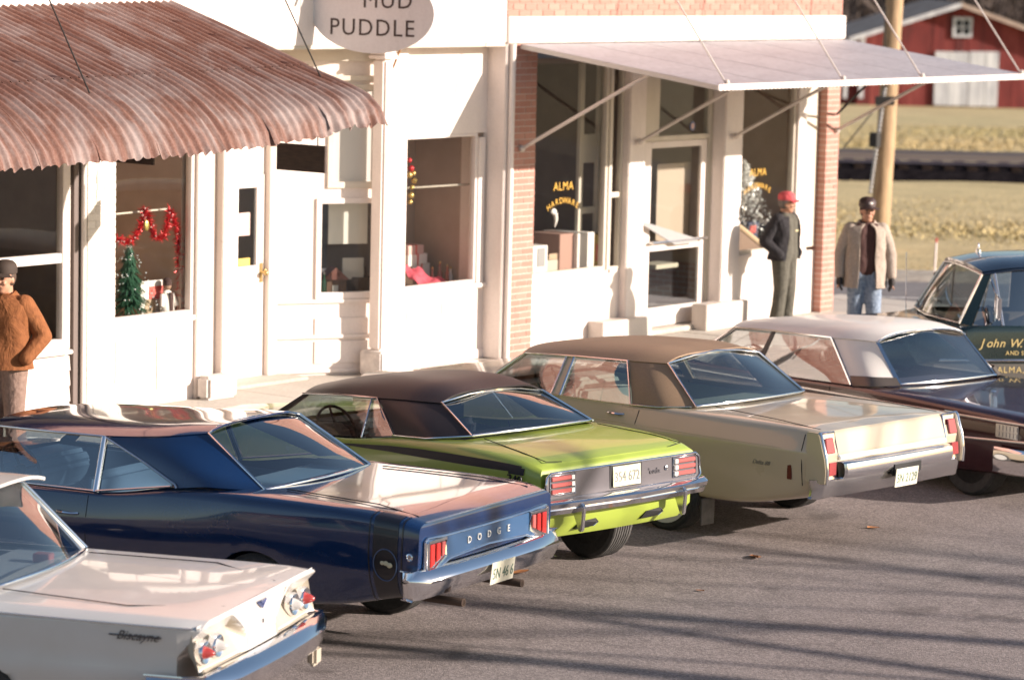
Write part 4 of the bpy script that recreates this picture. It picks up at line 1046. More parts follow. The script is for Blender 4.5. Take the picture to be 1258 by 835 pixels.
# ------------------------------------------------------------------ lime green coupe
def green_car():
    c = Car('green_coupe', 'lime green coupe with black vinyl roof and black side stripe reading 340', 'car', 18.728, -7.437, 82.82, 'cars parked nose-in at the shops')
    P = carpaint('lime_green_paint', (.30, .375, .05), .30, .55, dirt=.12, dirtc=(.33, .34, .12)); IN = principled('black_interior', (.018, .017, .018), .6); VIN = varied('black_vinyl', [(.3, (.012, .009, .010)), (.7, (.026, .020, .021))], 120, .42, bumpd=.002, bstr=.4)
    S = [(.09, sec8(.47, .66, .78, .60, .86, .78, .845, .96, .76, 1.0, 1.005)), (.28, sec8(.45, .80, .87, .62, .91, .82, .88, 1.0, .78, 1.035, 1.045)), (.9, sec8(.42, .84, .90, .62, .935, .84, .90, 1.04, .76, 1.07, 1.085)),
         (1.5, sec8(.39, .85, .90, .58, .93, .82, .885, 1.01, .80, 1.035, 1.04)), (2.3, sec8(.35, .85, .90, .54, .92, .72, .865, .925, .84, .94, .94)), (3.1, sec8(.31, .85, .90, .50, .91, .68, .86, .90, .83, .915, .92)),
         (3.7, sec8(.29, .85, .90, .50, .915, .66, .87, .88, .78, .915, .95)), (4.4, sec8(.28, .82, .87, .46, .88, .60, .83, .80, .72, .84, .88)), (4.75, sec8(.32, .6, .72, .44, .74, .56, .70, .72, .6, .74, .76))]
    wh = [(1.06, .335), (3.82, .32)]
    c.body('body', S, RAD, P, wh, (1.04, 3.35), 6, tail_du=[.10, .10, .09, .05, .0, .02, .06, .06])
    for (u, z) in wh:
        for sg in (1, -1): c.wheel(u, sg*.76, z, .335, .24, style='black')
    rail = [(2.98, .585, 1.175), (2.6, .615, 1.22), (2.08, .625, 1.252), (1.75, .61, 1.272), (1.45, .555, 1.278)]
    rf = c.roof(rail, [.055, .11, .145, .13, .075], VIN, bow_f=.10, bow_r=.03, pw=4.6)
    top = [(2.07, .628, 1.253), (1.75, .613, 1.273), (1.45, .557, 1.279)]; bot = [(1.71, .79, 1.03), (1.35, .80, 1.05), (1.01, .66, 1.092)]
    c.both('rear_pillar', top, bot, VIN, (0, .025, .01), solid=.01, n=16, m=10)
    A = [(1.45, .55, 1.28), (1.43, 0, 1.345), (1.45, -.55, 1.28)]; B = [(1.01, .65, 1.094), (.90, 0, 1.115), (1.01, -.65, 1.094)]
    c.ruled('rear_window', A, B, CARGLASS, (-.02, 0, .03), 20, 8)
    loop = [(1.01, .655, 1.10)]+[(1.01-.11*(1-(k/8-1)**2), .65*(1-k/8), 1.101+.02*(1-(k/8-1)**2)) for k in range(1, 16)]+[(1.01, -.655, 1.10), (1.45, -.555, 1.29), (1.435, -.28, 1.335), (1.43, 0, 1.352), (1.435, .28, 1.335), (1.45, .555, 1.29), (1.01, .655, 1.10)]
    c.tube('rear_window_trim', loop, .011, CHROME)
    c.tube('vinyl_trim', [(1.71, .80, 1.03), (1.35, .81, 1.05), (1.15, .76, 1.08), (1.0, .66, 1.10)], .008, CHROME); c.tube('vinyl_trim', [(1.71, -.80, 1.03), (1.35, -.81, 1.05), (1.15, -.76, 1.08), (1.0, -.66, 1.10)], .008, CHROME)
    A = [(2.98, .585, 1.175), (3.07, 0, 1.232), (2.98, -.585, 1.175)]; B = [(3.32, .70, .945), (3.55, 0, .955), (3.32, -.70, .945)]
    c.ruled('windscreen', A, B, CARGLASS, (.03, 0, .03), 20, 8)
    c.both('front_pillar', [(3.0, .588, 1.177), (2.92, .60, 1.188)], [(3.34, .715, .935), (3.24, .75, .92)], VIN, solid=.012)
    c.both('side_window', [(2.92, .602, 1.186), (2.6, .613, 1.218), (2.15, .624, 1.248)], [(3.24, .752, .92), (2.7, .80, .93), (2.05, .825, .975)], CARGLASS, (0, .012, 0))
    c.both('quarter_window', [(2.14, .626, 1.249), (2.08, .626, 1.252)], [(2.04, .826, .976), (1.73, .80, 1.025)], CARGLASS, (0, .01, 0))
    for sg in (1, -1):
        c.tube('window_trim', [(2.98, sg*.60, 1.188), (2.6, sg*.625, 1.228), (2.08, sg*.636, 1.26), (1.72, sg*.80, 1.028)], .010, CHROME)
        c.tube('window_trim', [(2.145, sg*.632, 1.25), (2.045, sg*.832, .976)], .007, DULLCHROME)
    # tail
    tp = .075
    def pl(v, w, o=0.0): return Vector((tp-o+.06*max(0, (w-.86))+.0, v, w))
    TPM = principled('argent_tail_panel', (.085, .075, .082), .5, .2)
    poly = [(.79, .955), (.835, .925), (.85, .79), (.81, .755), (-.81, .755), (-.85, .79), (-.835, .925), (-.79, .955)]
    tpn = MB().prism([pl(a, b, .012) for a, b in poly], (-.008, 0, 0)).build('tail_panel', TPM, c.root)
    ring = [pl(a*1.005, b, .026) for a, b in poly]; ring.append(ring[0]); c.tube('tail_trim', ring, .009, CHROME)
    for sg in (1, -1):
        for k in range(3):
            zz = .80+k*.047
            MB().prism([pl(sg*a, b, .02) for a, b in ((.79, zz), (.56, zz), (.56, zz+.032), (.79, zz+.032))], (-.016, 0, 0)).build('tail_lamp', PINKLENS, c.root, bevel=.006, seg=1)
            MB().prism([pl(sg*a, b, .021) for a, b in (((.585, zz), (.555, zz), (.555, zz+.032), (.585, zz+.032)))], (-.018, 0, 0)).build('reverse_lens', WHITELENS, c.root)
        fr = [pl(sg*a, b, .024) for a, b in ((.80, .79), (.54, .79), (.54, .935), (.80, .935))]; fr.append(fr[0]); c.tube('lamp_bezel', fr, .006, DULLCHROME)
    text('letter', "'cuda", .062, rearM(tp-.024, -.33, .862), CHROME, tpn, ext=.003); MB().ball((tp-.024, -.465, .872), .02, 8, 5, (.4, 1, 1)).build('badge', CHROME, tpn)
    MB().box(tp-.021, tp-.006, -.015-.175, -.015+.175, .775, .95).build('plate_recess', BLACKTRIM, c.root)
    c.plate(tp-.030, -.015, .862, '354 672', varied('old_plate', [(.3, (.52, .46, .30)), (.7, (.72, .67, .52))], 14, .6), principled('plate_grey', (.16, .17, .16), .6), lean=.06)
    # bumper: shallow V with two guards
    prof = [(.03, .655), (-.02, .66), (-.035, .69), (-.03, .70), (-.05, .712), (-.055, .735), (-.03, .752), (.05, .752)]
    path = [(.20, .915), (.08, .90), (.03, .84), (.01, .5), (-.015, .12), (-.025, .04), (-.025, -.04), (-.015, -.12), (.01, -.5), (.03, -.84), (.08, -.90), (.20, -.915)]
    rows = []
    for (pu, pv) in path:
        k = 1-min(1, max(0, (abs(pv)-.8)/.1)); pk = .01*max(0, 1-abs(pv)/.15)
        rows.append([Vector((pu+a*(.4+.6*k), pv+math.copysign((-a)*(1-k), pv), b+pk*(1 if b < .7 else .3))) for (a, b) in prof])
    MB().grid(rows).build('rear_bumper', CHROME, c.root, smooth=40, solid=.006)
    for v in (.56, -.56): MB().prism([(-.025, v-.02, .745), (-.075, v-.02, .70), (-.06, v-.02, .52), (-.03, v-.02, .51), (.04, v-.02, .66)], (0, .04, 0)).build('bumper_guard', DULLCHROME, c.root, bevel=.008)
    # lower valance with two exhaust slots
    rows = [[Vector((.10+.03*abs(v/.7)**2, v, .66)) for v in (-.84, -.6, -.3, 0, .3, .6, .84)], [Vector((.095+.03*abs(v/.7)**2, v, .56)) for v in (-.83, -.6, -.3, 0, .3, .6, .83)], [Vector((.16+.03*abs(v/.7)**2, v*.92, .455)) for v in (-.83, -.6, -.3, 0, .3, .6, .83)]]
    MB().grid(rows).build('lower_valance', P, c.root, smooth=60, solid=.01)
    for v in (.36, -.36):
        fr = [Vector((.085 if b > .53 else .10, v+a, b)) for a, b in ((.11, .50), (.07, .555), (-.09, .565), (-.12, .535), (-.08, .505))]
        MB().prism(fr, (.03, 0, 0)).build('exhaust_slot', BLACKTRIM, c.root); c.tube('slot_trim', fr[2:], .004, CHROME)
    # rear axle and shock under the tail
    MB().tube([(1.06, -.7, .335), (1.06, .7, .335)], .05, 10).ball((1.06, 0, .335), .15, 12, 8, (1, .8, 1)).build('rear_axle', UNDER, c.root, smooth=40)
    MB().tube([(.62, .30, .60), (.58, .30, .33)], .022, 8).ball((.58, .30, .32), .035).build('tow_hook', varied('rusty_metal', [(.3, (.18, .10, .06)), (.7, (.32, .2, .13))], 20, .7, metal=.4), c.root, smooth=40)
    # hockey stripe on the side with 340
    SB = principled('flat_black_stripe', (.008, .008, .008), .5)
    for sg in (1, -1):
        rows = []
        for (u, w0, w1) in ((2.25, .903, .911), (2.05, .908, .930), (1.65, .922, .966), (1.3, .926, .986), (.9, .932, .996), (.6, .936, .998), (.40, .94, .994), (.27, .94, .988), (.255, .80, .962), (.225, .80, .94)):
            rows.append([c.surf(u, w0+(w1-w0)*k/4, sg)+Vector((0, sg*.004, 0)) for k in range(5)])
        MB().grid(rows[:8]).build('side_stripe', SB, c.root, smooth=60)
        rows2 = [[c.surf(u, .925+(.975-.925)*k/4, sg)+Vector((0, sg*.0055, 0)) for k in range(5)] for u in (.385, .325, .27, .235)]
        MB().grid(rows2).build('side_stripe', SB, c.root, smooth=60)
    q = c.surf(.305, .885); text('stripe_number', '340', .105, sideM(.31, q.y+.012, .882), SB, c.root, ext=.006, maxw=.16)
    for sg in (1, -1):
        c.tube('door_seam', [c.surf(2.12, w, sg) for w in (.40, .55, .7, .85, .94)], .004, SEAM)
        c.tube('deck_seam', [(.92, sg*.62, 1.088), (.4, sg*.72, 1.052), (.16, sg*.74, 1.022), (.135, sg*.6, 1.014)], .0035, SEAM)
    c.cabin_tub(1.2, 3.4, .92, .78, IN); c.shelf(.92, 1.5, .68, 1.03, IN); c.seats(2.35, 1.62, .93, IN, bench=False); c.cockpit(3.36, .93, IN)
    for v in (.33, -.33): MB().box(2.19, 2.29, v-.13, v+.13, .97, 1.14).build('headrest', IN, c.root, bevel=.04, seg=3)
    return c
green = green_car()

# ------------------------------------------------------------------ tan full-size sedan
def tan_car():
    c = Car('tan_sedan', 'tan four door sedan with brown vinyl roof and upright tail lamps', 'car', 21.701, -8.041, 84.46, 'cars parked nose-in at the shops')
    P = carpaint('tan_paint', (.50, .415, .295), .25, .8, dirt=.15, dirtc=(.42, .335, .23)); IN = principled('sage_interior', (.30, .33, .26), .7); VIN = varied('brown_vinyl', [(.3, (.235, .150, .090)), (.7, (.30, .20, .125))], 120, .55, bumpd=.002, bstr=.4)
    S = [(.10, sec8(.50, .82, .88, .58, 0.936, .82, 0.872, .975, .84, 1.0, .99)), (.35, sec8(.44, .88, .93, .56, 0.961, .83, 0.892, .99, .84, 1.01, 1.02)), (1.1, sec8(.31, .90, .94, .54, 0.971, .83, 0.897, .99, .82, 1.015, 1.035)),
         (1.75, sec8(.30, .90, .945, .54, 0.971, .82, 0.892, .98, .84, 1.005, 1.01)), (2.5, sec8(.29, .90, .94, .52, 0.966, .80, 0.887, .965, .88, .985, .985)), (3.4, sec8(.29, .90, .94, .52, 0.966, .80, 0.887, .96, .88, .98, .98)),
         (4.0, sec8(.30, .90, .94, .52, 0.966, .80, 0.892, .965, .84, 1.0, 1.02)), (4.9, sec8(.31, .89, .93, .50, 0.956, .76, 0.872, .92, .80, .96, .98)), (5.45, sec8(.38, .80, .86, .50, 0.886, .72, 0.812, .86, .72, .89, .90))]
    wh = [(1.73, .33), (4.55, .33)]
    R2 = list(RAD); R2[4] = .012; R2[5] = .04; R2[6] = .03
    c.body('body', S, R2, P, wh, (1.60, 3.85), 6, tail_du=[.10, .10, .08, .02, .0, .05, .07, .06], archR=.36)
    WW = principled('whitewall', (.62, .60, .54), .7)
    for (u, z) in wh:
        for sg in (1, -1): c.wheel(u, sg*.82, z, .335, .2, ring=WW)
    rail = [(3.60, .635, 1.245), (3.3, .66, 1.268), (2.9, .672, 1.292), (2.37, .665, 1.312), (2.0, .605, 1.322)]
    c.roof(rail, [.05, .085, .105, .105, .07], VIN, bow_f=.11, bow_r=.03, pw=4.6)
    top = [(2.36, .668, 1.313), (2.18, .65, 1.319), (1.99, .607, 1.323)]; bot = [(2.13, .885, .99), (1.85, .875, 1.0), (1.57, .725, 1.018)]
    c.both('rear_pillar', top, bot, VIN, (0, .02, .01), solid=.01, n=16, m=10)
    A = [(1.99, .60, 1.323), (1.97, 0, 1.39), (1.99, -.60, 1.323)]; B = [(1.57, .72, 1.022), (1.44, 0, 1.04), (1.57, -.72, 1.022)]
    c.ruled('rear_window', A, B, CARGLASS, (-.03, 0, .03), 20, 8)
    loop = [(1.57, .728, 1.03)]+[(1.57-.13*(1-(k/8-1)**2), .72*(1-k/8), 1.032+.018*(1-(k/8-1)**2)) for k in range(1, 16)]+[(1.57, -.728, 1.03), (1.985, -.608, 1.333), (1.97, -.3, 1.378), (1.965, 0, 1.397), (1.97, .3, 1.378), (1.985, .608, 1.333), (1.57, .728, 1.03)]
    c.tube('rear_window_trim', loop, .011, CHROME)
    A = [(3.60, .635, 1.245), (3.70, 0, 1.31), (3.60, -.635, 1.245)]; B = [(3.92, .77, 1.01), (4.12, 0, 1.03), (3.92, -.77, 1.01)]
    c.ruled('windscreen', A, B, CARGLASS, (.03, 0, .03), 20, 8)
    c.both('front_pillar', [(3.62, .638, 1.246), (3.55, .648, 1.252)], [(3.94, .79, 1.0), (3.85, .84, .985)], P, solid=.012)
    FR = DULLCHROME
    c.both('front_window', [(3.54, .648, 1.25), (3.3, .662, 1.266), (3.06, .668, 1.280)], [(3.84, .845, .985), (3.4, .88, .98), (3.03, .89, .98)], CARGLASS, (0, .012, 0))
    c.both('centre_pillar', [(3.06, .672, 1.283), (2.97, .674, 1.287)], [(3.03, .896, .98), (2.93, .896, .98)], P, solid=.01)
    c.both('rear_door_window', [(2.96, .672, 1.286), (2.66, .672, 1.298), (2.39, .666, 1.306)], [(2.92, .892, .98), (2.5, .892, .985), (2.16, .885, .99)], CARGLASS, (0, .012, 0))
    for sg in (1, -1):
        c.tube('window_trim', [(3.86, sg*.845, .99), (3.56, sg*.652, 1.262), (3.3, sg*.672, 1.277), (2.9, sg*.682, 1.30), (2.37, sg*.677, 1.32), (2.14, sg*.892, .995)], .010, CHROME)
        c.tube('window_trim', [(3.05, sg*.682, 1.285), (3.025, sg*.903, .985)], .010, CHROME); c.tube('window_trim', [(2.965, sg*.683, 1.29), (2.925, sg*.903, .985)], .010, CHROME)
        c.tube('belt_trim', [(3.86, sg*.86, .99), (3.3, sg*.90, .985), (2.5, sg*.905, .988), (2.13, sg*.90, .995), (1.85, sg*.888, 1.005), (1.6, sg*.75, 1.024)], .006, DULLCHROME)
        for (uu, ws) in ((2.99, (.34, .5, .7, .85, .955)), (2.04, (.55, .7, .85, .96))): c.tube('door_seam', [c.surf(uu, w, sg) for w in ws], .004, SEAM)
        c.tube('body_crease', [c.surf(u, .845, sg) for u in (.2, .6, 1.1, 1.6, 2.2, 3.0, 3.8, 4.6, 5.2)], .004, P)
        c.tube('tail_seam', [c.surf(.30, w, sg) for w in (.56, .7, .85, .97)], .0035, SEAM)
        for (uu) in (2.28, 3.12): 
            q = c.surf(uu, .91, sg); MB().tube([q+Vector((.09, 0, 0)), q+Vector((.06, sg*.03, 0)), q+Vector((-.06, sg*.03, 0)), q+Vector((-.09, 0, 0))], .010, 6).build('door_handle', CHROME, c.root, smooth=50)
        q = c.surf(.42, .66, sg); MB().box(q.x-.022, q.x+.022, q.y-.006, q.y+.006, .60, .72).build('side_marker', principled('dark_red_marker', (.12, .02, .015), .3) if sg > 0 else MATS['dark_red_marker'], c.root, bevel=.003)
        c.tube('deck_seam', [(1.42, sg*.66, 1.04), (.7, sg*.76, 1.03), (.24, sg*.79, 1.005)], .0035, SEAM)
    # mud flap
    MB().box(1.30, 1.312, .78, .95, .10, .32).build('mud_flap', varied('grey_flap', [(.3, (.05, .045, .045)), (.7, (.11, .10, .095))], 10, .8), c.root, bevel=.004)
    # tail: flank blades, recessed upright lamps, bumper in two tiers
    def tl(v, w, o=0.0): return Vector((.10+.06*max(0, (w-.75)/.25)-o, v, w))
    CB = principled('bright_bumper', (.80, .80, .83), .13, 1.0)
    for sg in (1, -1):
        bl = [(.26, .60), (.055, .60), (.05, .70), (.065, .80), (.125, .985), (.145, 1.0), (.26, 1.0)]
        b_ = MB().prism([(u, sg*.905, w) for u, w in bl], (0, sg*.045, 0)).build('flank_blade', P, c.root, bevel=.008)
        c.tube('blade_trim', [(u, sg*.93, w) for u, w in bl[1:6]], .012, CB, b_)
        c.tube('blade_trim', [(.145, sg*.93, 1.0), (.15, sg*.74, .995), (.10, sg*.735, .80)], .009, CB, b_)
        MB().prism([tl(sg*.735, .62, .004), tl(sg*.905, .62, .004), tl(sg*.905, .985, .004), tl(sg*.745, .985, .004)], (-.012, 0, 0)).build('lamp_housing', CB, c.root)
        for (z0, z1) in ((.835, .955), (.66, .765)):
            MB().prism([tl(sg*(.775+(.965-z0)*.06), z0, .017), tl(sg*.892, z0, .017), tl(sg*.882, z1, .017), tl(sg*.785, z1, .017)], (-.016, 0, 0)).build('tail_lamp', MATS.get('deep_red_lens') or principled('deep_red_lens', (.30, .045, .045), .18, 0, .8), c.root, bevel=.005, seg=1)
    MB().prism([tl(.735, .775, .0), tl(-.735, .775, .0), tl(-.73, .812, 0), tl(.73, .812, 0)], (-.03, 0, 0)).build('trim_bar', CB, c.root, bevel=.006)
    rows = [[Vector((pu+a, pv, b)) for (a, b) in ((.03, .625), (-.045, .632), (-.06, .66), (-.062, .70), (-.05, .75), (-.025, .762), (.06, .762))] for (pu, pv) in ((.09, .735), (.07, .72), (.06, .4), (.055, 0), (.06, -.4), (.07, -.72), (.09, -.735))]
    MB().grid(rows).build('rear_bumper', CB, c.root, smooth=40, solid=.006)
    rows = []
    for (pu, pv, k) in ((.20, .955, 0), (.17, .955, 0), (.10, .91, .5), (.075, .80, 1), (.06, .4, 1), (.055, 0, 1), (.06, -.4, 1), (.075, -.80, 1), (.10, -.91, .5), (.17, -.955, 0), (.20, -.955, 0)):
        rows.append([Vector((pu+a*k, pv+math.copysign(-a*.3*(1-k), pv), b)) for (a, b) in ((.09, .475), (.03, .49), (.0, .55), (-.02, .61), (-.02, .624), (.04, .626))])
    MB().grid(rows).build('lower_bumper', DULLCHROME, c.root, smooth=40, solid=.006)
    MB().box(-.012, .03, -.26, .13, .59, .70).build('plate_recess', BLACKTRIM, c.root, bevel=.015)
    c.plate(-.024, -.03, .575, '5N 2129', PLATE_M, PLATE_T, lean=-.10)
    EM = principled('grey_emblem', (.22, .20, .22), .4, .5)
    MB().prism([Vector((.137, -.03, .84)), Vector((.137, .01, .84)), Vector((.148, .01, .93)), Vector((.148, -.03, .93))], (-.01, 0, 0)).build('deck_emblem', EM, c.root, bevel=.003)
    text('script', 'Delta', .055, rearM(.128, -.50, .89, .3), EM, c.root, shear=.4); text('script', 'Delta 88', .05, sideM(.70, c.surf(.7, .70).y+.003, .70), EM, c.root, shear=.4)
    MB().prism([tl(.72, .815, -.01), tl(-.72, .815, -.01), tl(-.76, .985, -.01), tl(.76, .985, -.01)], (-.012, 0, 0)).build('deck_lid_face', P, c.root, bevel=.006)
    c.cabin_tub(1.75, 3.95, .97, .84, IN); c.shelf(1.46, 2.05, .74, .985, IN); c.seats(3.05, 2.2, .99, IN); c.cockpit(3.95, .99, IN)
    return c
tan = tan_car()
# ------------------------------------------------------------------ white sedan in the near corner
def white_car():
    c = Car('white_sedan', 'dusty white sedan with flat overhanging roof and scooped tail in the near corner', 'car', 13.413, -8.598, 110.63, 'cars parked nose-in at the shops')
    P = carpaint('old_white_paint_car', (.52, .50, .48), .28, .7, dirt=.3, dirtc=(.42, .36, .29)); IN = principled('grey_cloth', (.30, .31, .33), .8); LOW = P
    sh = -.06
    # profile corners: bottom, rocker, lower side, side crease (overhang), shoulder edge, deck
    def sc(bot, vr, vs, ws, vm, wm, vsh, wsh, vd, wd, wc): return sec8(bot, vr, vs, ws, vm, wm, vsh, wsh, vd, wd, wc)
    S = [(.08, sc(.50, .80, .90, .60, .90, .72, .925, .905, .80, .935, .925)), (.20, sc(.48, .84, .92, .60, .905, .73, .94, .915, .84, .945, .945)), (.55, sc(.42, .86, .93, .61, .915, .70, .945, .915, .84, .95, .96)),
         (1.2, sc(.36, .87, .935, .60, .92, .70, .94, .905, .84, .95, .975)), (1.9, sc(.33, .87, .935, .60, .92, .70, .935, .90, .86, .945, .98)), (3.2, sc(.32, .87, .935, .58, .92, .68, .93, .89, .87, .93, .96)),
         (3.9, sc(.32, .87, .935, .58, .92, .68, .93, .89, .84, .93, .98)), (4.8, sc(.36, .85, .91, .56, .90, .66, .90, .85, .78, .89, .93)), (5.25, sc(.42, .74, .82, .55, .83, .64, .80, .78, .70, .80, .82))]
    rad = [0, .02, .05, .05, .08, .02, .05, 0]
    wh = [(1.50, .33), (4.2, .33)]
    c.body('body', S, rad, P, wh, (1.56, 3.75), 6, archR=.33, tail_du=[.14, .14, .14, .14, .14, -.03, -.02, .0])
    for (u, z) in wh:
        for sg in (1, -1): c.wheel(u, sg*.80, z, .34, .19)
    # flat-top roof with rear overhang
    RF = P
    rail = [(3.22, .58, 1.33), (2.9, .62, 1.36), (2.3, .64, 1.385), (1.95, .63, 1.395), (1.72, .60, 1.40)]
    c.roof(rail, [.04, .06, .065, .06, .05], RF, bow_f=.10, bow_r=.0, pw=3.5, solid=.02)
    c.both('rear_pillar', [(1.92, .595, 1.375), (1.86, .58, 1.375)], [(1.56, .735, .965), (1.48, .715, .965)], P, solid=.02, n=4)
    A = [(1.86, .58, 1.375), (1.86, 0, 1.42), (1.86, -.58, 1.375)]; B = [(1.50, .715, .965), (1.38, 0, .985), (1.50, -.715, .965)]
    c.ruled('rear_window', A, B, CARGLASS, (-.05, 0, 0), 20, 8)
    c.tube('rear_window_trim', [(1.86, .585, 1.38), (1.49, .72, .972)]+[(1.49-.12*(1-(k/8-1)**2), .715*(1-k/8), .978+.018*(1-(k/8-1)**2)) for k in range(1, 16)]+[(1.49, -.72, .972), (1.86, -.585, 1.38)], .012, CHROME)
    A = [(3.22, .58, 1.33), (3.32, 0, 1.375), (3.22, -.58, 1.33)]; B = [(3.72, .72, .97), (3.95, 0, .98), (3.72, -.72, .97)]
    c.ruled('windscreen', A, B, CARGLASS, (.04, 0, .02), 20, 8)
    c.both('front_pillar', [(3.24, .582, 1.332), (3.17, .592, 1.34)], [(3.74, .735, .96), (3.64, .78, .945)], P, solid=.012)
    c.both('front_window', [(3.17, .594, 1.338), (2.9, .612, 1.355), (2.62, .62, 1.368)], [(3.63, .785, .945), (3.1, .83, .945), (2.62, .84, .95)], CARGLASS, (0, .01, 0))
    c.both('centre_pillar', [(2.62, .624, 1.37), (2.56, .626, 1.372)], [(2.62, .845, .95), (2.54, .845, .95)], P, solid=.01, n=4)
    c.both('rear_door_window', [(2.55, .622, 1.37), (2.2, .622, 1.378), (1.96, .602, 1.376)], [(2.53, .84, .95), (2.0, .82, .955), (1.60, .745, .962)], CARGLASS, (0, .01, 0))
    for sg in (1, -1):
        c.tube('roof_gutter', [(3.24, sg*.60, 1.337), (2.9, sg*.632, 1.365), (2.3, sg*.652, 1.388), (1.95, sg*.645, 1.397), (1.73, sg*.615, 1.402)], .010, DULLCHROME)
        c.tube('side_crease', [c.surf(u, .905, sg)+Vector((0, sg*.002, .004)) for u in (.12, .3, .6, 1.2, 2, 3, 3.9, 4.7)], .006, DULLCHROME)
        for uu in (2.58, 1.62): c.tube('door_seam', [c.surf(uu, w, sg) for w in (.40, .55, .65, .75, .89)], .004, SEAM)
    # tail face: two scooped coves, each holding two cone lamps
    COVE = carpaint('cove_cream', (.40, .35, .28), .40, .4, dirt=.45, dirtc=(.30, .24, .165))
    def covetop(v):
        k = (v-.20)/.72
        return .675+.23*max(0.0, min(1.0, k/.36))**.55 if k < .36 else .905
    rows = []; nv = 92; nw = 26
    for i in range(nw+1):
        w = .655+(.925-.655)*i/nw; r = []
        for j in range(nv+1):
            v = -.925+1.85*j/nv; a = abs(v); d = 0.0
            if a > .20:
                tp_ = covetop(a); e1 = max(0.0, min(1.0, (tp_-w)/.035)); e2 = max(0.0, min(1.0, (a-.20)/.16)); e3 = max(0.0, min(1.0, (.935-a)/.05)); e4 = max(0.0, min(1, (w-.64)/.12))
                sm = lambda q: q*q*(3-2*q); d = .115*sm(e1)*sm(e2)*sm(e3)**.5*(.45+.55*e4)*(.55+.45*(w-.655)/.25)
            r.append(Vector((.03+.03*(w-.655)/.27-.0*a+d+.02*a*a, v, w)))
        rows.append(r)
    tf = MB().grid(rows); tf.mi = [1 if (i//nv > 0 and abs(rows[i//nv][i % nv].y) > .21 and rows[i//nv][i % nv].z < covetop(abs(rows[i//nv][i % nv].y))-.006) else 0 for i in range(len(tf.f))]; tf.build('tail_face', [P, COVE], c.root, smooth=50)
    for sg in (1, -1):
        edge = [Vector((.05+.02*(.2+.72*k/18)**2, sg*(.2+.72*k/18), covetop(.2+.72*k/18)+.004)) for k in range(0, 19)]
        c.tube('cove_trim', edge, .006, P)
        for (v, mat) in ((.805, MATS.get('dull_red_lens') or principled('dull_red_lens', (.30, .035, .03), .2, 0, .7)), (.61, MATS.get('grey_lens') or principled('grey_lens', (.42, .40, .38), .2, 0, .7))):
            M = Matrix.Translation((.10, sg*v, .755)) @ Matrix.Rotation(math.pi, 4, 'Z')
            MB().lathe([(.070, -.01), (.074, .02), (.066, .036), (.045, .024), (.038, .02)], (0, 0, 0), 'x', 24, M).build('lamp_bezel', CHROME, c.root, smooth=40)
            MB().lathe([(.038, .018), (.034, .04), (.022, .068), (.010, .085), (.001, .088)], (0, 0, 0), 'x', 20, M).build('tail_lamp', mat, c.root, smooth=50)
    # bumper
    prof = [(.04, .46), (-.01, .465), (-.04, .52), (-.07, .585), (-.075, .60), (-.065, .612), (.0, .648), (.05, .652)]
    path = [(.35, .985), (.12, .975), (.02, .93), (-.02, .70), (-.04, .3), (-.045, 0), (-.04, -.3), (-.02, -.70), (.02, -.93), (.12, -.975), (.35, -.985)]
    rows = []
    for (pu, pv) in path:
        k = 1-min(1, max(0, (abs(pv)-.85)/.1)); rows.append([Vector((pu+a*(.2+.8*k), pv+math.copysign((-a)*(1-k)*.5, pv), b)) for (a, b) in prof])
    MB().grid(rows).build('rear_bumper', CHROME, c.root, smooth=40, solid=.006)
    for v in (.86, -.86): MB().box(-.0, .06, v-.06, v+.06, .33, .455).build('bumper_iron', COVE, c.root, bevel=.02)
    MB().box(.06, .10, -.84, .84, .44, .66).build('tail_pan', COVE, c.root, bevel=.01)
    EM = principled('blue_badge', (.10, .12, .25), .3, .4)
    MB().tube([(.045, .06, .90), (.042, 0, .862), (.045, -.06, .90)], .008, 6).build('deck_badge', EM, c.root); MB().box(.036, .048, -.03, .03, .885, .902).build('deck_badge', EM, c.root)
    MB().lathe([(.014, 0), (.014, .015), (.001, .016)], (0, 0, 0), 'x', 10, Matrix.Translation((.05, 0, .78)) @ Matrix.Rotation(math.pi, 4, 'Z')).build('deck_lock', DULLCHROME, c.root)
    q = c.surf(.42, .85); text('script', 'Biscayne', .075, sideM(.43, q.y+.006, .845), principled('tarnished_script', (.12, .11, .11), .4, .6), c.root, shear=.5, ext=.003)
    MB().tube([c.surf(.60, .845)+Vector((0, .004, 0)), c.surf(.30, .845)+Vector((0, .006, 0))], .005, 5).build('script_bar', MATS['tarnished_script'], c.root)
    for sg in (1, -1): c.tube('deck_seam', [(1.42, sg*.60, .972), (.6, sg*.68, .957), (.12, sg*.40, .935)], .0035, SEAM)
    c.cabin_tub(1.7, 3.8, .93, .78, IN); c.shelf(1.40, 1.95, .70, .94, IN); c.seats(2.75, 2.05, .96, IN); c.cockpit(3.78, .96, IN)
    # papers on the parcel shelf
    MB().box(1.55, 1.66, -.38, -.30, .945, 1.0).build('tissue_box', principled('red_box', (.35, .10, .09), .6), c.root, bevel=.005)
    return c
white = white_car()

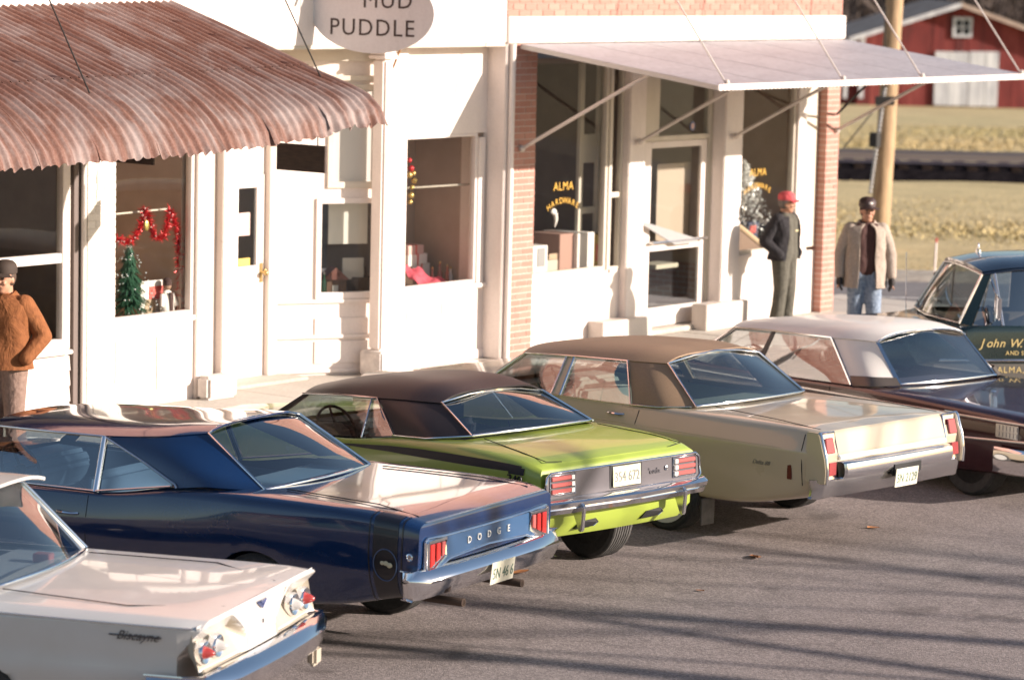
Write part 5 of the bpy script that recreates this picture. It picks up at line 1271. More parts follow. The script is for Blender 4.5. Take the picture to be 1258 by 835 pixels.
# ------------------------------------------------------------------ maroon car with white roof
def maroon_car():
    hd = 77.0; o = Vector((24.25, -7.031, 0)); F = Vector((math.cos(R(hd)), math.sin(R(hd)), 0)); T = 1.78
    o = o-F*T                                   # origin under the tail
    KS = 1.045; cxy = Vector((CAM.x, CAM.y, 0)); o = cxy+(o-cxy)*KS
    c = Car('maroon_sedan', 'dark maroon car with white roof parked between tan sedan and truck', 'car', o.x, o.y, hd, 'cars parked nose-in at the shops')
    P = carpaint('maroon_paint', (.040, .007, .010), .2, 1.0); RW = carpaint('cream_roof_paint', (.76, .70, .63), .45, .3); IN = principled('maroon_interior', (.06, .02, .022), .6)
    S = [(0, sec8(.44, .80, .86, .58, .90, .80, .87, .92, .78, .945, .94)), (.18, sec8(.43, .84, .90, .58, .92, .82, .89, .945, .78, .965, .965)), (.9, sec8(.39, .85, .905, .56, .925, .82, .89, .965, .78, .985, .99)),
         (1.6, sec8(.36, .86, .91, .56, .93, .82, .89, .98, .78, 1.0, 1.005)), (2.2, sec8(.34, .86, .91, .54, .925, .80, .885, .965, .84, .98, .985)), (3.2, sec8(.32, .86, .91, .52, .92, .78, .88, .945, .85, .96, .96)),
         (4.4, sec8(.32, .86, .91, .52, .92, .76, .88, .94, .80, .97, .99)), (5.1, sec8(.36, .84, .89, .50, .90, .72, .86, .88, .74, .92, .95)), (5.5, sec8(.40, .74, .8, .50, .82, .66, .78, .80, .68, .82, .84))]
    wh = [(.78, .507), (4.35, .507)]
    c.root.scale = (KS,)*3; c.root.location.z = GZ-.211
    c.body('body', S, RAD, P, wh[1:], (T+.0, 4.32), 6, tail_du=[.05, .05, .05, .02, 0, 0, .02, .0])
    for (u, z) in wh:
        for sg in (1, -1): c.wheel(u, sg*.74, z, .305, .19, tread=BLACKRUB)  # darker tread colour stands in for shade on these tyres
    def q(u, v, w): return (u+T, v, w)
    rail = [q(2.2, .585, 1.275), q(1.6, .63, 1.312), q(.83, .655, 1.338), q(.6, .625, 1.345), q(.36, .57, 1.348)]
    c.roof(rail, [.05, .10, .12, .115, .08], RW, bow_f=.1, bow_r=.03, pw=4.6)
    c.both('rear_pillar', [q(.82, .658, 1.338), q(.6, .63, 1.345), q(.37, .572, 1.348)], [q(.36, .868, .985), q(.16, .82, 1.0), q(.02, .63, 1.012)], RW, (0, .012, 0), solid=.01, n=12, m=8)
    BAND = principled('bronze_pillar_band', (.17, .135, .11), .35, .6)
    c.both('pillar_band', [q(.415, .852, 1.065), q(.2, .80, 1.077), q(.06, .635, 1.075)], [q(.36, .876, .985), q(.15, .832, 1.0), q(.0, .64, 1.012)], BAND, solid=.006, n=12, m=3)
    c.both('rear_window_trim', [q(.38, .578, 1.356), q(.35, .56, 1.356)], [q(.035, .645, 1.018), q(0, .62, 1.018)], CHROME, solid=.012, n=3)
    A = [q(.36, .57, 1.348), q(.33, 0, 1.42), q(.36, -.57, 1.348)]; B = [q(.02, .625, 1.014), q(-.07, 0, 1.02), q(.02, -.625, 1.014)]
    c.ruled('rear_window', A, B, CARGLASS, (-.02, 0, .02), 20, 8)
    c.tube('rear_window_trim', [q(.02, .63, 1.02)]+[q(.02-.09*(1-(k/8-1)**2), .62*(1-k/8), 1.022+.006*(1-(k/8-1)**2)) for k in range(1, 16)]+[q(.02, -.63, 1.02)], .012, CHROME)
    c.tube('rear_window_trim', [q(.36, .57, 1.357)]+[q(.36-.03*(1-(k/8-1)**2), .57*(1-k/8), 1.357+.073*(1-abs(k/8-1)**3.2)) for k in range(1, 16)]+[q(.36, -.57, 1.357)], .010, CHROME)
    A = [q(2.2, .585, 1.275), q(2.3, 0, 1.33), q(2.2, -.585, 1.275)]; B = [(4.40, .72, .985), (4.60, 0, .995), (4.40, -.72, .985)]
    c.ruled('windscreen', A, B, CARGLASS, (.03, 0, .03), 20, 8)
    c.both('front_pillar', [q(2.22, .588, 1.277), q(2.14, .60, 1.285)], [(4.42, .735, .975), (4.32, .79, .96)], RW, solid=.012)
    c.both('front_window', [q(2.14, .602, 1.283), q(1.9, .614, 1.297), q(1.64, .626, 1.308)], [(4.31, .795, .96), (3.9, .84, .96), q(1.64, .85, .965)], CARGLASS, (0, .01, 0))
    c.both('centre_pillar', [q(1.64, .632, 1.310), q(1.585, .635, 1.313)], [q(1.64, .856, .965), q(1.575, .856, .965)], BLACKTRIM, solid=.01, n=4)
    c.both('rear_side_window', [q(1.58, .632, 1.312), q(1.2, .645, 1.325), q(.84, .653, 1.333)], [q(1.57, .85, .966), q(1.0, .858, .975), q(.38, .866, .988)], CARGLASS, (0, .01, 0))
    for sg in (1, -1):
        c.tube('window_trim', [(4.32, sg*.80, .965), q(2.15, sg*.61, 1.295), q(1.6, sg*.64, 1.322), q(.84, sg*.666, 1.345), q(.37, sg*.88, .99)], .011, CHROME)
        c.tube('side_trim', [c.surf(u, .895, sg)+Vector((0, sg*.006, 0)) for u in (.05, .5, 1.0, 1.6, 2.4, 3.2, 4.0, 4.8)], .013, DULLCHROME)
        c.tube('side_trim', [c.surf(u, w, sg)+Vector((0, sg*.006, 0)) for (u, w) in ((.04, .755), (.4, .735), (.9, .705), (1.4, .675), (1.9, .66), (2.6, .65))], .013, DULLCHROME)
        # grille-like emblem on the rear flank
        e0 = c.surf(.28, .82, sg); MB().box(.17, .42, e0.y-.004 if sg > 0 else e0.y-.008, e0.y+.008 if sg > 0 else e0.y+.004, .765, .88).build('flank_badge', DULLCHROME, c.root, bevel=.004)
        for k in range(6):
            for z0 in (.775, .828):
                MB().box(.18+k*.039, .208+k*.039, e0.y+sg*.008, e0.y+sg*.014, z0, z0+.042).build('badge_bar', BLACKTRIM if k % 1 else DULLCHROME, c.root)
        c.tube('door_seam', [c.surf(T+.62, w, sg) for w in (.40, .55, .7, .85, .95)], .004, SEAM)
    prof = [(.03, .48), (-.04, .50), (-.065, .58), (-.06, .66), (-.03, .69), (.03, .69)]
    path = [(.40, .945), (.12, .94), (.0, .90), (-.03, .6), (-.04, 0), (-.03, -.6), (.0, -.90), (.12, -.94), (.40, -.945)]
    rows = []
    for (pu, pv) in path:
        k = 1-min(1, max(0, (abs(pv)-.8)/.12)); rows.append([Vector((pu+a*(.2+.8*k), pv+math.copysign((-a)*(1-k)*.5, pv), b)) for (a, b) in prof])
    MB().grid(rows).build('rear_bumper', CHROME, c.root, smooth=40, solid=.006)
    for sg in (1, -1): MB().box(-.03, .02, sg*.78-.07, sg*.78+.07, .74, .88).build('tail_lamp', REDLENS, c.root, bevel=.02)
    for (u, v) in ((T-.25, -.25), (T-.6, .1)): MB().lathe([(.03, 0), (.02, .012), (.001, .016)], (u, v, 0), 'z', 10, Matrix.Translation((0, 0, .99))).build('deck_fitting', CHROME, c.root)
    c.cabin_tub(T+.1, 4.38, .95, .80, IN); c.shelf(T-.06, T+.5, .66, .985, principled('shelf_purple', (.10, .08, .12), .7)); c.seats(T+1.6, T+.65, .97, IN); c.cockpit(4.4, .97, IN)
    # headrest-high white shape behind rear window: shirt box on shelf
    return c
maroon = maroon_car()

# ------------------------------------------------------------------ dark green pickup truck
def truck_():
    c = Car('pickup_truck', 'dark green tradesman pickup truck with gold lettering on its door', 'truck', 27.434, -5.088, 137.0)
    P = carpaint('dark_green_paint', (.006, .015, .014), .25, .8); RB = carpaint('roof_reflected_blue', (.005, .010, .022), .2, 1.0); IN = principled('brown_cab_trim', (.17, .12, .08), .7); LS = carpaint('lower_bronze', (.11, .10, .085), .35, .7)  # RB: blue sky reflection on the roof is put into its paint colour
    # lower body: hood u 0..1.35, cab u -1.35..0, bed u -3.6..-1.4
    S = [(-1.42, sec8(.42, .82, .86, .62, .875, .85, .86, 1.12, .84, 1.16, 1.17)), (-.9, sec8(.42, .84, .87, .62, .88, .85, .865, 1.13, .845, 1.17, 1.175)), (-.1, sec8(.42, .84, .87, .62, .88, .85, .865, 1.13, .84, 1.17, 1.185)),
         (.15, sec8(.44, .84, .87, .62, .88, .85, .86, 1.09, .78, 1.13, 1.17)), (.9, sec8(.46, .83, .865, .62, .87, .84, .84, 1.04, .74, 1.08, 1.13)), (1.3, sec8(.48, .78, .82, .62, .83, .80, .80, .98, .70, 1.02, 1.06))]
    wh = [(.72, .37)]
    c.body('cab_body', S, RAD, P, wh, (-1.38, -.02), 6, archR=.42)
    for (u, z) in ((.72, .37), (-2.35, .37)):
        for sg in (1, -1): c.wheel(u, sg*.76, z, .37, .2)
    # bed
    bed = MB(); bed.box(-3.5, -1.46, -.80, -.76, .55, 1.12).box(-3.5, -1.46, .76, .80, .55, 1.12).box(-3.5, -3.46, -.76, .76, .55, 1.12).box(-1.5, -1.46, -.76, .76, .55, 1.12).box(-3.5, -1.46, -.76, .76, .53, .57)
    bed.build('cargo_bed', P, c.root, bevel=.02)
    for sg in (1, -1):
        rows = []
        for k in range(17):
            a = math.pi*k/16; co, si = math.cos(a), math.sin(a)
            rows.append([Vector((-2.35+co*.46, sg*.80, .42+si*.46)), Vector((-2.35+co*.47, sg*.90, .42+si*.47)), Vector((-2.35+co*.44, sg*.95, .42+si*.44)), Vector((-2.35+co*.41, sg*.955, .42+si*.41))])
        MB().grid(rows).build('rear_fender', P, c.root, smooth=60, solid=.01)
    # cab
    rail = [(-.25, .60, 1.655), (-.6, .635, 1.70), (-1.0, .64, 1.71), (-1.3, .60, 1.69)]
    c.roof(rail, [.055, .075, .08, .06], RB, bow_f=.06, bow_r=.03, pw=3.2, solid=.03)
    c.ruled('windscreen', [(-.25, .60, 1.65), (-.20, 0, 1.70), (-.25, -.60, 1.65)], [(0, .72, 1.185), (.12, 0, 1.195), (0, -.72, 1.185)], CARGLASS, (.03, 0, .01), 20, 8)
    c.tube('windscreen_gasket', [(-.245, .615, 1.655), (.01, .735, 1.185), (.08, .4, 1.188), (.13, 0, 1.19), (.08, -.4, 1.188), (.01, -.735, 1.185), (-.245, -.615, 1.655), (-.21, -.3, 1.69), (-.19, 0, 1.705), (-.21, .3, 1.69), (-.245, .615, 1.655)], .014, DULLCHROME)
    c.both('front_pillar', [(-.25, .612, 1.655), (-.335, .635, 1.668)], [(.0, .74, 1.18), (-.10, .80, 1.165)], P, solid=.015, n=4)
    c.both('vent_window', [(-.34, .637, 1.662), (-.36, .638, 1.665)], [(-.11, .805, 1.17), (-.40, .83, 1.17)], CARGLASS, n=4)
    c.both('door_window', [(-.375, .64, 1.667), (-.7, .65, 1.695), (-.98, .65, 1.695)], [(-.415, .832, 1.17), (-.7, .835, 1.17), (-1.02, .83, 1.17)], CARGLASS, (0, .01, 0))
    c.both('rear_pillar', [(-.985, .652, 1.70), (-1.3, .60, 1.69)], [(-1.025, .836, 1.168), (-1.38, .80, 1.165)], P, solid=.015, n=5)
    c.ruled('rear_window', [(-1.29, .60, 1.69), (-1.31, 0, 1.74), (-1.29, -.60, 1.69)], [(-1.37, .78, 1.17), (-1.39, 0, 1.18), (-1.37, -.78, 1.17)], CARGLASS, n=10)
    for sg in (1, -1):
        c.tube('window_trim', [(-.365, sg*.648, 1.667), (-.408, sg*.842, 1.172)], .012, DULLCHROME); c.tube('roof_gutter', [(-.26, sg*.625, 1.66), (-.6, sg*.655, 1.708), (-1.0, sg*.66, 1.716), (-1.3, sg*.62, 1.695)], .013, RB)
        for uu in (-.03, -1.06): c.tube('door_seam', [c.surf(uu, w, sg) for w in (.48, .65, .85, 1.0, 1.12)], .005, SEAM)
        rows = [[c.surf(u, w, sg)+Vector((0, sg*.003, 0)) for w in (.60, .68, .76, .80)] for u in (.3, 0, -.4, -.8, -1.2, -1.4)]
        MB().grid(rows).build('lower_panel', LS, c.root, smooth=60)
        c.tube('side_trim', [c.surf(u, .835, sg)+Vector((0, sg*.006, 0)) for u in (.25, 0, -.4, -.8, -1.2, -1.4)], .016, DULLCHROME)
        # west coast mirror
        m_ = MB(); m_.tube([(-.30, sg*.84, 1.21), (-.27, sg*.99, 1.24), (-.27, sg*1.0, 1.50), (-.31, sg*.70, 1.62)], .012, 6); arm = m_.build('mirror_arm', CHROME, c.root, smooth=50)
        MB().box(-.31, -.275, sg*1.0-.075, sg*1.0+.075, 1.25, 1.48).build('wing_mirror', CHROME, c.root, bevel=.015)
    GOLD = principled('gold_leaf', (.62, .47, .20), .45, .2)
    y = lambda u, w: c.surf(u, w).y+.004
    def letters(body_, size, u, w, adv, shear=0.0):
        for ch in body_:
            if ch != ' ': text('door_letter', ch, size, sideM(u, y(u, w), w), GOLD, c.root, shear=shear, align='LEFT')
            u -= size*adv.get(ch, adv['*'])
    letters('John W. F', .12, -.17, 1.0, {'*': .56, 'W': .92, ' ': .28, '.': .3, 'J': .48}, .3); letters('AND SON', .06, -.43, .905, {'*': .78, ' ': .35}); letters('ALMA,', .088, -.35, .737, {'*': .74, 'M': .9, 'L': .6})
    MB().lathe([(.03, 0), (.028, .04), (.012, .05), (.01, .10), (.001, .11)], (-.50, -.30, 1.775), 'z', 12).build('roof_marker', CHROME, c.root, smooth=40)
    mb = MB(); mb.tube([(.13, -.66, 1.12), (.15, -.66, 1.75)], .005, 5); mb.build('aerial', CHROME, c.root)
    for v in (.25, -.25): c.tube('wiper', [(.10, v, 1.19), (.06, v-.25, 1.27)], .006, BLACKTRIM)
    MB().prism([(-.75, -.7, .78), (-1.25, -.7, .78), (-1.30, -.7, 1.22), (-1.18, -.7, 1.24), (-1.08, -.7, .9), (-.75, -.7, .9)], (0, 1.4, 0)).build('bench_seat', IN, c.root, bevel=.04)
    c.cockpit(.02, 1.17, IN, half=.74); c.cabin_tub(-1.38, .05, 1.15, .80, IN, .5)
    # front face: grille and headlamps (turned away from the camera)
    MB().box(1.29, 1.33, -.70, .70, .62, .95).build('grille', DULLCHROME, c.root, bevel=.01)
    for v in (.6, -.6): MB().lathe([(.09, 0), (.09, .03), (.001, .045)], (1.32, v, .80), 'x', 18).build('headlight', WHITELENS, c.root, smooth=40)
    MB().box(1.34, 1.42, -.86, .86, .46, .60).build('front_bumper', CHROME, c.root, bevel=.02)
    return c
truck = truck_()
# ================================================================== PEOPLE
def remesh(name, mb, voxel, mat, parent, it=2, smooth=True):
    me = bpy.data.meshes.new(name); me.from_pydata([tuple(v) for v in mb.v], [], mb.f)
    bm = bmesh.new(); bm.from_mesh(me); bmesh.ops.recalc_face_normals(bm, faces=bm.faces); bm.to_mesh(me); bm.free()
    o = bpy.data.objects.new('tmp', me); col.objects.link(o); md = o.modifiers.new('r', 'REMESH'); md.mode = 'VOXEL'; md.voxel_size = voxel
    dg = bpy.context.evaluated_depsgraph_get(); m2 = bpy.data.meshes.new_from_object(o.evaluated_get(dg)); bpy.data.objects.remove(o); bpy.data.meshes.remove(me)
    bm = bmesh.new(); bm.from_mesh(m2)
    for _ in range(it): bmesh.ops.smooth_vert(bm, verts=bm.verts, factor=.5, use_axis_x=True, use_axis_y=True, use_axis_z=True)
    bm.to_mesh(m2); bm.free(); m2.name = name
    for p in m2.polygons: p.use_smooth = True
    return link(name, m2, mat, parent)
def capsule(mb, a, b, ra, rb):
    a, b = Vector(a), Vector(b); mb.tube([a, a+(b-a)*.5, b], [ra, (ra+rb)/2, rb], 12); mb.ball(a, ra, 12, 8); mb.ball(b, rb, 12, 8)
def chain(mb, pts, rs):
    for i in range(len(pts)-1): capsule(mb, pts[i], pts[i+1], rs[i], rs[i+1])
def fabric(name, c0, c1, scale=30, rough=.9, wrinkle=9):
    m = varied(name, [(.3, c0), (.7, c1)], scale, rough, bumpd=0); v = coords(m, (1, 1, .6))
    bump(m, noise(m, v, wrinkle, 4, .6, .6), .9, .03); return m
SKIN = principled('skin', (.48, .24, .15), .55)
def person(label, H, loc, hd, skin, jacket, jm, trousers_m, shirt_m, cap_m, hair, opening, hem, arms, leg_l, leg_r, lap=None, glove=None, collar=True, head_turn=0.0, cap_badge=None, girth=1.0, cap='ball'):
    p = thing('person', label, 'person', tuple(loc), R(hd)); k = H/1.76
    S = lambda *q: Vector(q)*k
    sh, hp, kn = 1.44, .93, .50
    hc = S(.015, 0, 1.625)                                          # head centre
    HT = Matrix.Translation(hc) @ Matrix.Rotation(head_turn, 4, 'Z') @ Matrix.Translation(-hc)
    b = MB()
    # head: cranium, jaw, nose, ears, neck
    n0 = len(b.v)
    b.ball(hc+S(-.005, 0, .02), .098*k, 16, 12, (1.0, .80, 1.08)); b.ball(hc+S(.02, 0, -.055), .072*k, 14, 10, (.95, .82, 1.05)); b.ball(hc+S(.05, 0, -.10), .034*k, 10, 8, (1, 1.1, .8))
    b.ball(hc+S(.098, 0, -.012), .017*k, 8, 6, (1.0, .8, 1.5)); b.ball(hc+S(.108, 0, -.028), .014*k, 8, 6)
    for s in (1, -1): b.ball(hc+S(-.005, s*.079, -.015), .026*k, 8, 6, (.7, .35, 1.2)); b.ball(hc+S(.07, s*.035, .022), .018*k, 8, 6, (1, 1.3, .6)); b.ball(hc+S(.072, s*.04, -.035), .02*k, 8, 6)
    b.ball(hc+S(.088, 0, -.062), .018*k, 8, 6, (.7, 1.4, .5))
    for i in range(n0, len(b.v)): b.v[i] = HT @ b.v[i]
    chain(b, [hc+S(-.02, 0, -.06), S(-.01, 0, 1.46), S(-.01, 0, 1.36)], [.058*k, .06*k, .08*k])
    # trunk
    chain(b, [S(0, .10, 1.36), S(0, .08, 1.12), S(0, .08, .98)], [.10*k, .10*k, .11*k]); chain(b, [S(0, -.10, 1.36), S(0, -.08, 1.12), S(0, -.08, .98)], [.10*k, .10*k, .11*k])
    # limbs inside the clothes, hands with fingers
    for s, (el, wr, hd_) in ((1, arms[0]), (-1, arms[1])):
        shp = S(-.01, s*.185, 1.40); chain(b, [shp, S(*el), S(*wr)], [.055*k, .042*k, .030*k])
        if hd_ is not None:
            w_ = S(*wr); d = S(*hd_).normalized(); side = Vector((1, 0, 0)) if abs(d.x) < .7 else Vector((0, 1, 0)); nrm = d.cross(side).normalized()
            pc = w_+d*.05*k; capsule(b, w_, pc+d*.02*k, .026*k, .032*k); capsule(b, pc+side*.018*k, pc-side*.018*k+d*.02*k, .026*k, .026*k)
            for f in range(4):
                r0 = pc+d*.03*k+side*(.027-.018*f)*k; ln = (.075, .085, .08, .06)[f]*k; r1 = r0+d*ln*.55+nrm*.006*k*-s; r2 = r0+d*ln+nrm*-s*.025*k
                chain(b, [r0, r1, r2], [.010*k, .0095*k, .008*k])
            chain(b, [w_+side*.025*k+d*.02*k, w_+side*.05*k+d*.05*k, w_+side*.05*k+d*.085*k], [.012*k, .011*k, .009*k])
    for s, (kn_, an) in ((1, leg_l), (-1, leg_r)): chain(b, [S(0, s*.085, .93), S(*kn_), S(*an)], [.085*k, .055*k, .04*k])
    body = remesh('body', b, .0085, skin, p, 2)
    e = MB()
    for s in (1, -1):
        q = HT @ (hc+S(.083, s*.034, .004)); e.ball(q, .0115*k, 8, 6)
    e.cur = 0; e.build('eyes', principled('eye_dark', (.05, .035, .03), .3) if 'eye_dark' not in MATS else MATS['eye_dark'], body, smooth=60)
    # hair under the cap
    h = MB(); hv = len(h.v); h.ball(hc+S(-.022, 0, .012), .102*k, 16, 10, (.92, .84, 1.0))
    h.v = [HT @ q for q in h.v]; hr = remesh('hair', h, .010, hair, p, 1)
    # cap
    c = MB(); prof = [(.112, .0), (.114, .035), (.105, .075), (.075, .102), (.03, .113), (.001, .114)]
    c.lathe([(r*k, z*k) for r, z in prof], hc+S(-.008, 0, .045), 'z', 22, Matrix.Diagonal((1.0, .86, 1.0)).to_4x4())
    nrow = []
    for rr_, dz in ((.10, .012), (.14, .008), (.178, -.006)):
        nrow.append([hc+S(math.cos(a)*rr_*(1.0 if abs(a) < 2 else 0), math.sin(a)*rr_*.78, .042+dz-.012*abs(math.sin(a))) for a in [(-1.05+2.1*i/12) for i in range(13)]])
    c.v = [HT @ q for q in c.v]; cp = c.build('cap', cap_m, p, smooth=60)
    bl = MB().grid([[HT @ q for q in r] for r in nrow]).build('cap_brim', cap_m, cp, smooth=60, solid=.008)
    if cap_badge: MB().ball(HT @ (hc+S(.095, 0, .085)), .03*k, 10, 6, (.4, 1, .8)).build('cap_badge', cap_badge, cp, smooth=60)
    # trousers
    t = MB(); g = girth
    chain(t, [S(0, .07, 1.02), S(0, .075, .93)], [.125*k*g, .125*k*g]); chain(t, [S(0, -.07, 1.02), S(0, -.075, .93)], [.125*k*g, .125*k*g])
    for s, (kn_, an) in ((1, leg_l), (-1, leg_r)):
        K = S(*kn_); A = S(*an); mid = (K+A)/2; chain(t, [S(0, s*.09, .91), (S(0, s*.09, .91)+K)/2, K, mid, A+Vector((-.01, 0, -.02))], [.112*k*g, .095*k*g, .082*k*g, .078*k*g, .085*k*g])
    remesh('trousers', t, .013, trousers_m, p, 3)
    # shoes
    so_ = MB()
    for s, (kn_, an) in ((1, leg_l), (-1, leg_r)):
        A = S(*an); so_ = MB(); capsule(so_, (A.x-.03, A.y, .045), (A.x+.15*k, A.y+.02*s, .038), .046, .04); capsule(so_, (A.x, A.y, .05), (A.x, A.y, .12), .05, .05); remesh('shoe', so_, .011, principled('shoe_leather', (.045, .028, .02), .5) if 'shoe_leather' not in MATS else MATS['shoe_leather'], p, 2)
    # shirt front (fills the opening)
    sm = MB(); chain(sm, [S(.015, .07, 1.38), S(.02, .06, 1.15), S(.02, .06, .96)], [.105*k*g, .108*k*g, .112*k*g]); chain(sm, [S(.015, -.07, 1.38), S(.02, -.06, 1.15), S(.02, -.06, .96)], [.105*k*g, .108*k*g, .112*k*g]); capsule(sm, S(0, 0, 1.42), S(.0, 0, 1.47), .075*k, .066*k)
    remesh('shirt', sm, .014, shirt_m, p, 3)
    # jacket: open-fronted shell + sleeves
    rows = []; nz = 16; na = 30; rj = random.Random(int(H*1000))
    prof = [(1.485, .070, .078), (1.465, .105, .135), (1.435, .125, .195), (1.38, .140, .225), (1.25, .148, .222), (1.12, .150, .212), (1.0, .160, .218), (hem+.02, .175, .232), (hem, .178, .234)]
    zs = [q[0] for q in prof][::-1]
    for i in range(nz+1):
        z = 1.485+(hem-1.485)*i/nz; dx_ = pchip(zs, [q[1] for q in prof][::-1], z)*g; dy = pchip(zs, [q[2] for q in prof][::-1], z)*g; op = opening(z); r = []
        for j in range(na+1):
            a = op+(2*math.pi-2*op)*j/na; wob = 1+.025*math.sin(a*5+z*14)+.02*math.sin(a*9-z*23)
            if i == nz: wob += .015*math.sin(a*7)
            r.append(S(math.cos(a)*dx_*wob+.005, math.sin(a)*dy*wob, z))
        rows.append(r)
    jk = MB().grid(rows).build('jacket', jm, p, smooth=80, solid=.014)
    for s, (el, wr, hd_) in ((1, arms[0]), (-1, arms[1])):
        a_ = MB(); shp = S(-.01, s*.175, 1.405); E_ = S(*el); W_ = S(*wr); u_ = (shp+E_)/2+Vector((0, s*.008, 0)); v_ = (E_+W_)/2
        capsule(a_, S(-.0, s*.09, 1.42), shp, .075*k, .082*k); chain(a_, [shp, u_, E_, v_, W_], [.085*k*g, .076*k*g, .068*k*g, .062*k*g, .056*k*g]); remesh('sleeve', a_, .012, jm, jk, 2)
        if glove is not None and hd_ is not None:
            gm = MB(); d = S(*hd_).normalized(); w_ = W_+d*.01; side = Vector((1, 0, 0)); pc = w_+d*.05*k; capsule(gm, w_, pc+d*.03*k, .036*k, .042*k); capsule(gm, pc+side*.02*k, pc-side*.02*k+d*.02*k, .034*k, .034*k)
            for f in range(4):
                r0 = pc+d*.04*k+side*(.032-.021*f)*k; ln = (.075, .085, .08, .062)[f]*k; nrm = Vector((0, -s, 0)); chain(gm, [r0, r0+d*ln*.5+nrm*.008, r0+d*ln*.95+nrm*.03], [.0135*k, .013*k, .0115*k])
            chain(gm, [w_+side*.03*k+d*.02*k, w_+side*.058*k+d*.055*k, w_+side*.06*k+d*.09*k], [.015*k, .014*k, .012*k]); remesh('glove', gm, .0085, glove, p, 1)
    if collar:
        rws = []
        for (z, f, drop) in ((1.475, .95, 0), (1.52, 1.06, 0), (1.49, 1.38, 0), (1.455, 1.62, .01)):
            r = []
            for j in range(21):
                a = .55+(2*math.pi-1.1)*j/20; front = max(0, math.cos(a)); r.append(S(math.cos(a)*.075*f+.0, math.sin(a)*.085*f, z-.05*front))
            rws.append(r)
        MB().grid(rws).build('collar', lap or jm, jk, smooth=80, solid=.010)
    return p
DENIM = fabric('faded_denim', (.13, .17, .24), (.30, .36, .44)); OLIVE = fabric('olive_twill', (.072, .066, .050), (.112, .102, .080)); GREY_C = fabric('grey_wool_coat', (.30, .235, .185), (.43, .35, .285), 60)
BLACKJ = fabric('black_poplin', (.014, .012, .014), (.030, .026, .030)); BROWNJ = fabric('rust_corduroy', (.19, .062, .018), (.28, .098, .03), 25); MAROONK = fabric('maroon_knit', (.045, .018, .015), (.075, .03, .025), 60)
TANT = fabric('brown_trousers', (.20, .125, .095), (.28, .185, .145)); REDC = fabric('red_cap_cloth', (.50, .065, .075), (.62, .11, .12)); DARKC = fabric('dark_leather_cap', (.035, .018, .016), (.06, .03, .026), 30, .5)
HAIRG = principled('greying_hair', (.16, .13, .11), .7); HAIRB = principled('brown_hair', (.07, .04, .025), .7); GLOVE = fabric('dark_glove', (.022, .018, .017), (.045, .036, .034))
# man in red cap, hands in pockets, facing the street
q = atY(966, 237, -.45)
man_red = person('man in red cap, black jacket and olive coveralls standing by the store window', q.z, (q.x, q.y, 0), -88, SKIN, None, BLACKJ, OLIVE, OLIVE, REDC, HAIRG,
    lambda z: .55+max(0, (1.2-z))*.9, .885, [((-.13, .295, 1.13), (.07, .235, .965), None), ((-.13, -.295, 1.13), (.07, -.235, .965), None)], ((.03, .10, .50), (-.01, .12, .09)), ((.02, -.10, .50), (-.01, -.13, .09)), head_turn=.45, girth=1.17)
MB().box(.118, .130, .03, .10, 1.16, 1.178).build('name_patch', principled('gold_patch', (.6, .5, .28), .7), man_red)
# man in grey coat with gloves, facing the camera
q = atZ(1066, 244, 1.76)
man_grey = person('man in open grey wool coat, jeans and dark peaked cap in front of utility pole', 1.76, (q.x, q.y, 0), -140, SKIN, None, GREY_C, DENIM, MAROONK, DARKC, HAIRB,
    lambda z: .38+max(0, 1.40-z)*.10, .76, [((-.02, .285, 1.13), (.04, .295, .90), (.1, .03, -1)), ((-.04, -.28, 1.13), (.0, -.285, .90), (.05, -.03, -1))], ((.05, .10, .50), (.03, .12, .09)), ((-.02, -.10, .50), (-.06, -.11, .09)), glove=GLOVE, head_turn=.15, cap_badge=principled('cap_badge_metal', (.6, .5, .45), .4, .6), girth=1.08)
# man in rust jacket at the left edge
q = atZ(7, 322, 1.75)
man_br = person('man in rust brown jacket with hand in pocket at the left edge', 1.75, (q.x, q.y, 0), -165, SKIN, None, BROWNJ, TANT, BROWNJ, principled('brown_cap', (.045, .028, .02), .8), HAIRB,
    lambda z: .12, .87, [((-.10, .31, 1.14), (.08, .25, .97), None), ((-.10, -.31, 1.14), (.08, -.25, .97), None)], ((.02, .10, .50), (-.01, .12, .09)), ((.02, -.10, .50), (-.01, -.13, .09)), girth=1.1)
# ================================================================== SIGNS
SIGNW = dirty_white('sign_white', (.70, .66, .64), (.62, .58, .56), 3); INK = principled('sign_brown_ink', (.05, .03, .025), .6)
sc_ = atX(457, 16, 23.78); sgn_a = R(12)
sd_ = Vector((math.sin(sgn_a), -math.cos(sgn_a), 0))                  # along the board, away from the wall
sgn = thing('oval_sign', 'white oval sign reading MUD PUDDLE projecting from the white fascia', 'sign', tuple(sc_+Vector((0, 0, -.46))), worldkids=True)
SN = Vector((-sd_.y, sd_.x, 0)); SN = -SN if SN.x > 0 else SN
mb = MB(); A = .69; B_ = .40
mb.prism([sc_+sd_*A*math.cos(t)+Vector((0, 0, B_*math.sin(t))) for t in [2*math.pi*i/48 for i in range(48)]], SN*-.03).build('board', SIGNW, sgn)
Ms = Matrix((sd_, Vector((0, 0, 1)), SN)).transposed().to_4x4()
text('lettering', 'PUDDLE', .235, Matrix.Translation(sc_+SN*.002-Vector((0, 0, .155))+sd_*.0) @ Ms, INK, sgn, maxw=1.0, spacing=1.15)
text('lettering', 'MUD', .235, Matrix.Translation(sc_+SN*.002+Vector((0, 0, .12))+sd_*.17) @ Ms, INK, sgn, maxw=.7, spacing=1.15)
